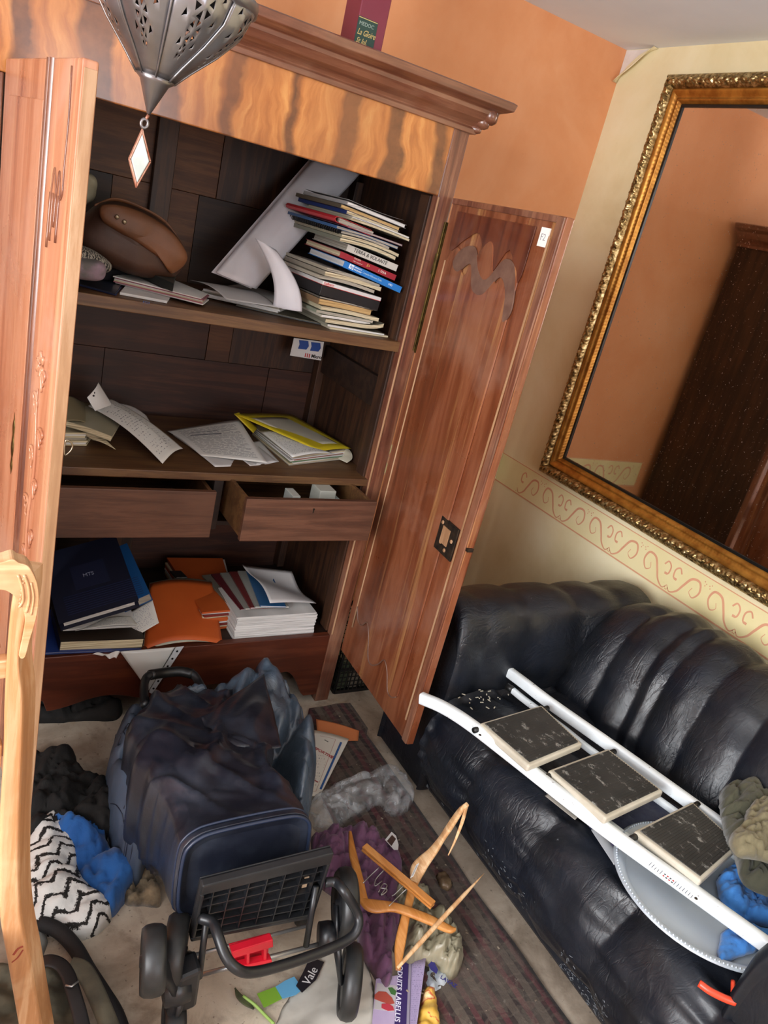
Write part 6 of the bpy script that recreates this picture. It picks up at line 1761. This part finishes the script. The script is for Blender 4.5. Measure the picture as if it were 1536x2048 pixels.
cloth('purple_cloth', 'plum purple crumpled cloth under the wooden hangers', 'cloth', [(628, 1660), (650, 1648), (700, 1644), (738, 1650), (770, 1672), (795, 1690), (810, 1735), (800, 1780), (805, 1830), (790, 1890), (792, 1940), (778, 1958), (752, 1925), (726, 1885), (716, 1830), (680, 1780), (640, 1740)], .085, m_purple, fs=11, fold=.75, edge=.06, ang=.9, seed=21, res=.006)
cloth('olive_bag', 'crumpled shiny olive beige bag under the broken hanger', 'bag', [(790, 1765), (830, 1762), (862, 1778), (890, 1815), (915, 1850), (932, 1890), (924, 1930), (905, 1942), (880, 1922), (850, 1912), (815, 1905), (808, 1850)], .085, plain('olive_satin', '#77705a', .38, c2='#9a937c', sc=7, bump=.6, bsc=22), fs=15, fold=.7, edge=.045, ang=.5, seed=31, res=.006)
# clear plastic bag
t = NT('clear_crumpled_plastic', .10, spec=1.0); t.col('#d5d8da')
_n = t.noise(t.co(), 22, 3, .5, .4)
t.l(t.ramp(_n, [(.40, .16), (.60, .42)]), t.b.inputs['Alpha']); t.bump(_n, .8, .012); m_clear = t.m
cp = flo([(622, 1600), (660, 1570), (700, 1556), (750, 1543), (800, 1542), (826, 1570), (828, 1600), (805, 1622), (775, 1622), (755, 1605), (720, 1625), (680, 1650), (640, 1652), (624, 1630)], .03)
o = blob(cp, .006, .075, m_clear, 'clear_plastic_bag', None, res=.006, fold=.55, fs=6.5, edge=.04, ang=.4, seed=7)
tag(o, 'clear crumpled plastic bag on the rug beside the sofa', 'bag')
# envelope and SPORTIVE form
q = [P(632, 1438, Z=.03), P(718, 1462, Z=.02), P(716, 1482, Z=.015), P(636, 1490, Z=.02)]
sheet('orange_envelope', 'orange envelope lying behind the printed form', q, m_or2, lambda u, v: .006 * math.sin(u * 3))
q = [P(626, 1462, Z=.03), P(664, 1456, Z=.04), P(698, 1480, Z=.03), P(640, 1592, Z=.015), P(598, 1597, Z=.015)]
fq = [P(602, 1595, Z=.018), P(640, 1592, Z=.018), P(698, 1478, Z=.034), P(628, 1460, Z=.034)]
m_form = print_mat('form_print', paper='#d8d3c6', rows=22, sk=21, m=(.12, .62, .12, .62), wordsc=30)
fm = thing('printed_form', fq[0], 'white printed form with red heading and blue stripe right of the trolley bag', 'paper')
sheet('form_sheet', None, fq, m_form, lambda u, v: .004 * math.sin(u * 3), parent=fm, th=.003)
def uvp(u, v, d=.002):
    a, b, c_, d4 = fq; p = a * (1 - u) * (1 - v) + b * u * (1 - v) + c_ * u * v + d4 * (1 - u) * v
    return p + fn * (d + .004 * math.sin(u * 3))
fn = (fq[1] - fq[0]).cross(fq[3] - fq[0]).normalized()
if fn.z < 0: fn = -fn
def stripe(u0, v0, u1, v1, w_, mat, nm): 
    MB().tube([uvp(u0 + (u1 - u0) * k / 6, v0 + (v1 - v0) * k / 6, .0006) for k in range(7)], w_, 4, flat=.25, up=fn).build(nm, mat, fm)
stripe(.86, .10, .84, .90, .0035, cov('#2f5a92'), 'blue_stripe')
stripe(.68, .06, .66, .92, .0008, cov('#b9958a'), 'form_border'); stripe(.08, .06, .68, .06, .0008, cov('#b9958a'), 'form_border'); stripe(.2, .92, .66, .92, .0008, cov('#b9958a'), 'form_border')
ex = (uvp(.66, .68) - uvp(.15, .76)).normalized(); ey = fn.cross(ex)
text('SPORTIVE', .0165, uvp(.10, .70, .0015), ex, ey, cov('#a02430'), fm, bold=.0003)
text('Note', .007, uvp(.35, .86, .0015), ex, ey, cov('#44444c'), fm)
text('Nature', .008, uvp(.30, .24, .0015), ex, ey, cov('#a02430'), fm, bold=.0002)
# crate between wardrobe and sofa
m_crate = plain('black_crate_plastic', '#0e0e0f', .5)
cx0, cx1, cy0, cy1, cz = 1.36, 1.74, 2.03, 2.34, .21
cr_ = thing('plastic_crate', ((cx0 + cx1) / 2, (cy0 + cy1) / 2, 0), 'black lattice plastic crate on the floor right of the wardrobe', 'crate')
def latt(a, b, up_, nm):
    a, b = Vector(a), Vector(b); L = (b - a).length; e_ = (b - a).normalized(); nn = e_.cross(Vector((0, 0, 1)))
    m = MB(); m.fbox(a, e_ * L, nn * .004, (0, 0, .014)); m.fbox(a + Vector((0, 0, up_ - .022)), e_ * L, nn * .004, (0, 0, .022)); m.fbox(a + Vector((0, 0, .10)), e_ * L, nn * .004, (0, 0, .008))
    n = int(L / .018)
    for i in range(n + 1): m.fbox(a + e_ * (L - .005) * i / n + nn * .0005, e_ * .005, nn * .003, (0, 0, up_))
    for z in np.arange(.03, up_ - .03, .02): m.fbox(a + Vector((0, 0, z)) + nn * .001, e_ * L, nn * .002, (0, 0, .004))
    m.build(nm, m_crate, cr_)['kind'] = 'stuff'
latt((cx0, cy0, 0), (cx1, cy0, 0), cz, 'lattice_side'); latt((cx1, cy0, 0), (cx1, cy1, 0), cz, 'lattice_side'); latt((cx1, cy1, 0), (cx0, cy1, 0), cz, 'lattice_side'); latt((cx0, cy1, 0), (cx0, cy0, 0), cz, 'lattice_side')
MB().box((cx0 + .004, cy0 + .004, .0), (cx1 - .004, cy1 - .004, .006)).build('crate_floor', m_crate, cr_)
rr = random.Random(12)
for k in range(14):
    x = cx0 + .035 + (k % 7) * .05; y = cy0 + .05 + (k // 7) * .09; c_ = rr.choice(['#6a2a2a', '#8b8474', '#7c3b33', '#56604a', '#9a9282'])
    o = MB().box((x - .02, y - .035, .0065), (x + .022, y + .035, rr.uniform(.12, .17))).build('small_packet', cov(c_, .6), None, bevel=.004)
    tag(o, '%s packet inside the black lattice crate, %s row, %s from its left' % ({'#6a2a2a': 'dark red', '#8b8474': 'beige', '#7c3b33': 'brick red', '#56604a': 'green', '#9a9282': 'pale'}[c_], 'front' if k < 7 else 'back', ['first', 'second', 'third', 'fourth', 'fifth', 'sixth', 'seventh'][k % 7]), 'packet', 'packets in the black crate')
# hangers
m_hang = wood('varnished_hanger_wood', ('#a0612a', '#bd7c3b', '#cc8f4f'), 'Y', 1, .3, .4, bump=.05, blot=.2)
m_split = wood('split_raw_wood', ('#a5764c', '#c79a6b', '#dab78c'), 'Y', 2, .6, .05, bump=.4, blot=.2)
def flatcurve(pts, ws, th, name, mat, parent=None, up=(0, 0, 1)):
    c = catmull([tuple(p) for p in pts], 6); wv = catmull([(w_, 0, 0) for w_ in ws], 6)[:, 0]; G = []
    c = [Vector(p) for p in c]; U = Vector(up)
    for i, p in enumerate(c):
        t = (c[min(i + 1, len(c) - 1)] - c[max(0, i - 1)]).normalized(); s_ = t.cross(U).normalized(); u = s_.cross(t); w_ = max(.0015, wv[i])
        G.append([p + s_ * (w_ * math.copysign(abs(math.cos(a)) ** .6, math.cos(a))) + u * (th / 2 * math.copysign(abs(math.sin(a)) ** .6, math.sin(a))) for a in np.linspace(0, 2 * math.pi, 12, endpoint=False)])
    m = MB().grid(G, cv=True); m.add(G[0], [tuple(range(11, -1, -1))]); m.add(G[-1], [tuple(range(12))])
    return m.build(name, mat, parent, smooth=True)
h1 = thing('wooden_hanger', P(735, 1790, Z=.12), 'curved varnished wooden hanger lying on the purple cloth', 'hanger')
flatcurve([P(700, 1665, Z=.115), P(706, 1710, Z=.115), P(718, 1755, Z=.118), P(727, 1800, Z=.12), P(738, 1812, Z=.12)], [.004, .011, .010, .012, .006], .012, 'hanger_arm', m_hang, h1)
flatcurve([P(722, 1800, Z=.12), P(745, 1812, Z=.122), P(790, 1815, Z=.122), P(850, 1836, Z=.122), P(895, 1857, Z=.120), P(910, 1860, Z=.118)], [.008, .019, .013, .014, .011, .004], .012, 'hanger_arm', m_hang, h1)
h2 = thing('clamp_hanger', P(790, 1750, Z=.15), 'straight wooden clamp hanger bar with wire loops across the curved hanger', 'hanger')
a, b = P(728, 1693, Z=.16), P(866, 1810, Z=.155); e_ = (b - a); t_ = e_.normalized(); s_ = t_.cross(Vector((0, 0, 1)))
MB().fbox(a - s_ * .010, e_, s_ * .020, (0, 0, .007)).build('clamp_bar', m_hang, h2, bevel=.002)
MB().fbox(a - s_ * .011 + Vector((0, 0, -.010)), e_, s_ * .020, (0, 0, .007)).build('clamp_bar', m_hang, h2, bevel=.002)
for q in ([(758, 1735), (742, 1750), (726, 1766)], [(768, 1740), (752, 1758), (750, 1772), (764, 1762)], [(806, 1772), (790, 1788), (784, 1792)], [(813, 1778), (800, 1790), (778, 1812)], [(757, 1784), (766, 1768), (774, 1772), (762, 1790), (772, 1784), (773, 1778), (760, 1776)]):
    MB().tube(curve([P(x, y, Z=.150 if i == 0 else .138) for i, (x, y) in enumerate(q)], 4), .0013, 6).build('wire_hook', m_chrome, h2, smooth=True)
h3 = thing('broken_hanger', P(830, 1760, Z=.10), 'long wooden hanger with split splintered upper end leaning against the sofa', 'hanger')
flatcurve([P(796, 1940, Z=.07), P(800, 1890, Z=.09), P(812, 1830, Z=.11), P(826, 1772, Z=.125), P(836, 1735, Z=.14)], [.006, .013, .011, .012, .017], .012, 'hanger_arm', m_hang, h3)
flatcurve([P(828, 1765, Z=.13), P(838, 1735, Z=.145), P(868, 1700, Z=.19), P(895, 1660, Z=.26), P(922, 1620, Z=.33), P(934, 1609, Z=.355)], [.012, .020, .013, .012, .010, .005], .012, 'split_arm', m_split, h3)
flatcurve([P(934, 1609, Z=.355), P(924, 1645, Z=.30), P(910, 1682, Z=.25), P(897, 1710, Z=.21)], [.005, .0045, .003, .001], .006, 'splinter', m_split, h3)
lbq = P(826, 1745, Z=.16)
MB().fbox(P(820, 1757, Z=.158), (P(832, 1730, Z=.170) - P(820, 1757, Z=.158)), Vector((.012, .003, 0)), Vector((0, 0, .0008))).build('barcode_label', m_white, h3)
m = MB()
for k in range(9): m.fbox(P(820, 1757, Z=.158).lerp(P(832, 1730, Z=.170), .12 + k * .09) + Vector((.002, .0005, .0009)), Vector((.0006, .001, 0)) , Vector((.008, .002, 0)), Vector((0, 0, .0004)))
m.build('barcode_bar', m_slip, h3)['kind'] = 'stuff'
h4 = thing('wooden_rod', P(880, 1850, Z=.12), 'thin tapered wooden dowel crossing over the curved hanger and olive bag', 'rod')
MB().tube(curve([P(795, 1936, Z=.095), P(850, 1875, Z=.115), P(905, 1815, Z=.14), P(968, 1747, Z=.165)], 5), [.0035, .0045, .005, .0055, .006, .006, .006, .006, .006, .006, .0058, .0055, .005, .0035, .002, .001][:16], 10).build('rod_body', m_split, h4, smooth=True)
# leaflet PRODUITS LABELLIS and wrappers
def flat(name, label, cat, px, z, mat, th=.0008, parent=None):
    m = MB().prism([P(x, y, Z=z) for x, y in px], Vector((0, 0, th))); o = m.build(name, mat, parent)
    if parent is None: tag(o, label, cat)
    return o
lf = thing('leaflet', P(790, 2000, Z=.008), 'lilac food leaflet with a purple stripe reading PRODUITS LABELLIS', 'leaflet')
m_lil = plain('lilac_print', '#a593b4', .5, c2='#b3a3c0', sc=10)
flat('leaflet_page', None, None, [(752, 1958), (800, 1950), (786, 2090), (740, 2090)], .010, m_lil, parent=lf)
flat('photo_panel', None, None, [(754, 1966), (794, 1972), (788, 2024), (748, 2018)], .0111, cov('#b3aeb0'), .0005, parent=lf)
ps_ = flat('purple_stripe', None, None, [(798, 1925), (817, 1925), (811, 2090), (786, 2090)], .0112, cov('#33245c', .4), .0006, parent=lf)
flat('salmon_picture', None, None, [(749, 1990), (757, 1983), (772, 1984), (784, 1996), (789, 2007), (780, 2009), (764, 2004), (749, 1998)], .0118, cov('#a4483c'), .0008, parent=lf)
flat('salmon_picture', None, None, [(763, 2008), (775, 2007), (786, 2013), (788, 2021), (776, 2022), (763, 2016)], .0118, cov('#b03544'), .0008, parent=lf)
flat('parsley_picture', None, None, [(776, 1976), (784, 1975), (793, 1983), (790, 1991), (782, 1988)], .0118, cov('#3f6b38'), .0008, parent=lf)
ex = (P(799, 2090, Z=.012) - P(806, 1950, Z=.012)).normalized(); ey = Vector((0, 0, 1)).cross(ex)
text('PRODUITS LABELLIS', .0175, P(797, 1915, Z=.0122), ex, ey, cov('#d9d6e6'), ps_, bold=.0002, space=1.08, xs=.98)
m_spl = print_mat('leaflet_back', paper='#a596b8', ink='#4f4763', rows=44, sk=31, wordsc=22, m=(.1, .95, .05, .95))
sheet('leaflet_fold', None, [P(817, 2090, Z=.012), P(828, 2090, Z=.03), P(852, 1915, Z=.03), P(822, 1915, Z=.012)], m_spl, None, 4, 8, parent=lf)
sheet('leaflet_edge', None, [P(811, 2090, Z=.012), P(817, 2090, Z=.014), P(823, 1915, Z=.014), P(818, 1915, Z=.012)], cov('#8f8798'), None, 4, 8, parent=lf)
m_silver = plain('silver_blue_wrapper', '#a9b4bf', .22, .5, c2='#d5dde3', sc=16, bump=.5, bsc=40)
cw = cloth('foil_wrapper', 'silver wrapper with dark blue lettering beside the lilac leaflet', 'wrapper', [(852, 1935), (868, 1918), (880, 1935), (900, 1948), (903, 1960), (888, 1980), (868, 1985), (850, 1968)], .022, m_silver, fs=20, fold=.6, edge=.02, seed=3)
flat('blue_print', None, None, [(856, 1930), (866, 1920), (876, 1940), (873, 1948), (862, 1940)], .026, cov('#2c2a6c', .3), .001, parent=cw)
exw = (P(900, 1962, Z=.028) - P(878, 1948, Z=.028)).normalized()
text('LAVAZ', .014, P(880, 1956, Z=.0245), exw, Vector((0, 0, 1)).cross(exw), cov('#2c2a6c'), cw, bold=.0003)
cw.children[0]['_o'] = cw['_o']
m_yw = NT('yellow_red_wrapper', .3, coat=.3); _v = m_yw.co()
m_yw.col(m_yw.ramp(m_yw.noise(_v, 22, 3, .6, 1), [(.3, '#d8a233'), (.52, '#e2b95a'), (.58, '#c2402a'), (.66, '#e8cf93'), (.75, '#ddd7c4')])); m_yw = m_yw.m
cloth('snack_wrapper', 'crumpled yellow and red food wrapper at the bottom beside the leaflet', 'wrapper', [(848, 1972), (860, 1968), (872, 1975), (878, 2000), (884, 2045), (880, 2090), (826, 2090), (836, 2030), (842, 2000)], .035, m_yw, fs=12, fold=.5, edge=.03, seed=6)
# white crumpled plastic sheet under the trolley, strips and scraps
m_wp = plain('white_plastic_sheet', '#a8a399', .4, c2='#bdb9b0', sc=5, bump=.5, bsc=16)
cloth('plastic_sheet', 'crumpled whitish plastic sheet on the floor under the right trolley wheel', 'plastic sheet', [(560, 2025), (590, 1975), (622, 1925), (660, 1890), (715, 1880), (740, 1935), (752, 1990), (745, 2090), (560, 2090)], .016, m_wp, fs=6, fold=.7, edge=.03, seed=16, res=.01)
flat('black_label', 'black strip with white script lying on the whitish plastic sheet', 'label', [(592, 1972), (604, 1986), (632, 1960), (648, 1925), (620, 1915), (606, 1945)], .018, cov('#14141c', .4), .002)
exw = (P(640, 1925, Z=.021) - P(612, 1975, Z=.021)).normalized()
o = text('Vale', .028, P(618, 1972, Z=.0202), exw, Vector((0, 0, 1)).cross(exw), cov('#c7c5c4'), bpy.data.objects['black_label'])
flat('card_scrap', 'small bright green card scrap on the floor under the trolley', 'card', [(514, 1988), (551, 1974), (564, 1998), (528, 2016)], .012, cov('#6f9a2e', .5), .0015)
flat('card_scrap', 'small sky blue card scrap beside the green one', 'card', [(551, 1974), (570, 1962), (588, 1954), (594, 1962), (604, 1980), (592, 1990), (565, 1998)], .014, cov('#5a9ac0', .5), .0015)
st = thing('plant_stem', P(500, 2010, Z=.006), 'green plant stem with a dry leaf on the floor below the trolley', 'plant')
MB().tube(curve([P(486, 1992, Z=.012), P(510, 2010, Z=.010), P(530, 2030, Z=.008), P(548, 2048, Z=.008)], 5), .0035, 8).build('stem', plain('pale_green_stem', '#8fb05a', .5), st, smooth=True)
flatcurve([P(470, 1976, Z=.012), P(478, 1992, Z=.012), P(492, 2005, Z=.010), P(508, 2018, Z=.008)], [.001, .007, .008, .002], .003, 'leaf', plain('dry_leaf', '#4a5230', .7, c2='#2c2a1c', sc=30), st)
# white tag with photo
tg = thing('card_tag', P(785, 1690, Z=.09), 'small white card tag with brown picture on the edge of the purple cloth', 'tag')
MB().prism([P(x, y, Z=.088) for x, y in ((770, 1680), (783, 1664), (792, 1672), (797, 1690), (796, 1700), (788, 1700))], Vector((0, 0, .001))).build('card', m_white, tg)
MB().prism([P(x, y, Z=.0895) for x, y in ((774, 1682), (784, 1670), (792, 1678), (783, 1692))], Vector((0, 0, .0006))).build('picture', cov('#4a3730'), tg)
sc_ = cloth('amber_scrap', 'small translucent brown plastic scrap on the rug near the olive bag', 'scrap', [(872, 1755), (885, 1743), (898, 1752), (905, 1772), (895, 1782), (880, 1775)], .015, plain('amber_plastic', '#4a3a2a', .25, c2='#7d6850', sc=20), z=.008, seed=44, edge=.01, fs=20)
# satchel and black hose at the lower left
m_olive = plain('worn_olive_canvas', '#47453a', .85, c2='#5f5b4b', sc=18, bump=.5, bsc=60)
m_strap = plain('black_strap_leather', '#141415', .5, c2='#242426', sc=12)
sat = thing('satchel', P(120, 2000, Z=.0), 'dark olive satchel with black buckled strap on the floor behind the chair', 'bag')
blob(flo([(-60, 1935), (20, 1925), (80, 1922), (130, 1930), (150, 1960), (165, 2010), (180, 2110), (-60, 2110)], .06), 0, .11, m_olive, 'bag_body', sat, res=.01, fold=.25, fs=6, edge=.06, seed=3)
def band(pts, w_, th, mat, name, parent):
    return flatcurve(pts, [w_] * len(pts), th, name, mat, parent)
band([P(78, 1926, Z=.118), P(100, 1921, Z=.124), P(122, 1930, Z=.125), P(136, 1950, Z=.125), P(144, 1975, Z=.125), P(160, 2030, Z=.12), P(175, 2100, Z=.118)], .014, .006, m_strap, 'strap', sat)
band([P(140, 1932, Z=.10), P(162, 1938, Z=.10), P(178, 1958, Z=.10), P(200, 2005, Z=.10), P(222, 2060, Z=.10), P(240, 2110, Z=.1)], .018, .02, m_olive, 'side_gusset', sat)
MB().tube([P(131, 1971, Z=.131), P(143, 1973, Z=.133), P(157, 1962, Z=.131)], .0022, 6).build('buckle', m_chrome, sat, smooth=True)
m_hose = plain('black_foam_hose', '#0f0f11', .8, bump=.3, bsc=200)
hs = MB().tube(curve([P(80, 1845, Z=.03), P(118, 1862, Z=.03), P(150, 1895, Z=.03), P(176, 1940, Z=.03), P(205, 1985, Z=.03), P(232, 2030, Z=.03), P(252, 2090, Z=.03)], 8), .0165, 14).build('black_hose', m_hose, smooth=True)
tag(hs, 'thick black foam hose curving over the floor beside the satchel', 'hose')
# litter on the floor
m = MB(); rr = random.Random(77)
for i in range(170):
    x = rr.uniform(.15, 1.36); y = rr.uniform(.7, 1.95); a = rr.uniform(0, 6.28); l = rr.uniform(.002, .008)
    z = .012 if x > 1.0 else .0
    m.fbox((x, y, z), (l * math.cos(a), l * math.sin(a), 0), (-.5 * l * math.sin(a), .5 * l * math.cos(a), 0), (0, 0, .0015))
tag(m.build('floor_crumbs', plain('grit', '#5b4d3e', .9, c2='#a89a86', sc=30)), 'scattered grit and crumbs over the dusty floor', 'debris', kind='stuff')
# ---------------------------------------------------------------- things on the sofa
m_olivecl = fabric('olive_green_cloth', '#37372a', '#4f4d3a'); m_khaki = fabric('khaki_cloth', '#6a6249', '#857b5e')
m_bright = fabric('bright_blue_cloth', '#2b66a8', '#3f7fc4')
def sofacloth(name, label, pts, z, H, mat, **k): return cloth(name, label, 'cloth', pts, H, mat, z=z, pz=z + H * .3, **k)
sofacloth('navy_cloth', 'dark navy cloth lying flat under the ladder', [(1150, 1600), (1230, 1590), (1330, 1600), (1420, 1660), (1400, 1720), (1300, 1720), (1210, 1680)], .404, .018, fabric('navy_knit', '#0f1530', '#1a2244'), fs=8, fold=.5, edge=.03, seed=3)
sofacloth('bright_blue_cloth', 'crumpled bright blue cloth lying on the tray beside the ladder', [(1437, 1760), (1450, 1735), (1490, 1720), (1536, 1720), (1620, 1740), (1640, 1860), (1560, 1850), (1490, 1830), (1450, 1800)], .432, .045, m_bright, fs=16, fold=.75, res=.006, edge=.03, seed=5)
sofacloth('bright_blue_cloth', 'blue cloth corner on the tray in front of the ladder rail', [(1440, 1875), (1460, 1850), (1500, 1845), (1540, 1865), (1535, 1890), (1500, 1905), (1470, 1915), (1440, 1925)], .432, .02, m_bright, fs=16, fold=.75, res=.006, edge=.02, seed=8)
sofacloth('olive_cloth', 'olive green cloth heaped over the ladder end', [(1445, 1575), (1480, 1562), (1536, 1565), (1640, 1600), (1680, 1760), (1600, 1790), (1530, 1775), (1490, 1750), (1475, 1700), (1455, 1660)], .50, .07, m_olivecl, fs=11, fold=.7, res=.007, edge=.05, seed=12)
sofacloth('khaki_cloth', 'crumpled khaki cloth on top of the olive green cloth', [(1462, 1668), (1490, 1640), (1500, 1610), (1530, 1590), (1600, 1590), (1620, 1700), (1560, 1720), (1520, 1712), (1480, 1705)], .56, .045, m_khaki, fs=15, fold=.75, res=.006, edge=.03, seed=14)
q = [P(1090, 1592, Z=.406), P(1105, 1588, Z=.408), P(1165, 1632, Z=.406), P(1150, 1640, Z=.408)]
sheet('grey_paper', 'small grey paper partly under the near ladder rail', q, cov('#8f8b82'), lambda u, v: .004 * math.sin(u * 5))
q = [P(1182, 1660, Z=.406), P(1200, 1652, Z=.41), P(1250, 1705, Z=.41), P(1228, 1730, Z=.406)]
sp2 = sheet('clear_packet', 'clear plastic packet with purple print between ladder rail and tray', q, cov('#9fa3a8', .25), lambda u, v: .005 * math.sin(u * 4))
MB().prism([P(x, y, Z=.4165) for x, y in ((1218, 1682), (1235, 1680), (1248, 1698), (1238, 1708))], Vector((0, 0, .001))).build('purple_print', cov('#3a2d5c'), sp2)
m_orr = plain('orange_red_plastic', '#d8452a', .35)
o = MB().tube(curve([P(1398, 1966, Z=.42), P(1420, 1982, Z=.42), P(1450, 1997, Z=.42), P(1470, 2004, Z=.42)], 5), .0075, 10).tube(curve([P(1466, 1962, Z=.425), P(1466, 1985, Z=.42)], 4), .0045, 8).build('orange_strap', m_orr, smooth=True)
tag(o, 'orange red plastic strap sticking out below the tray beside the armrest', 'strap')
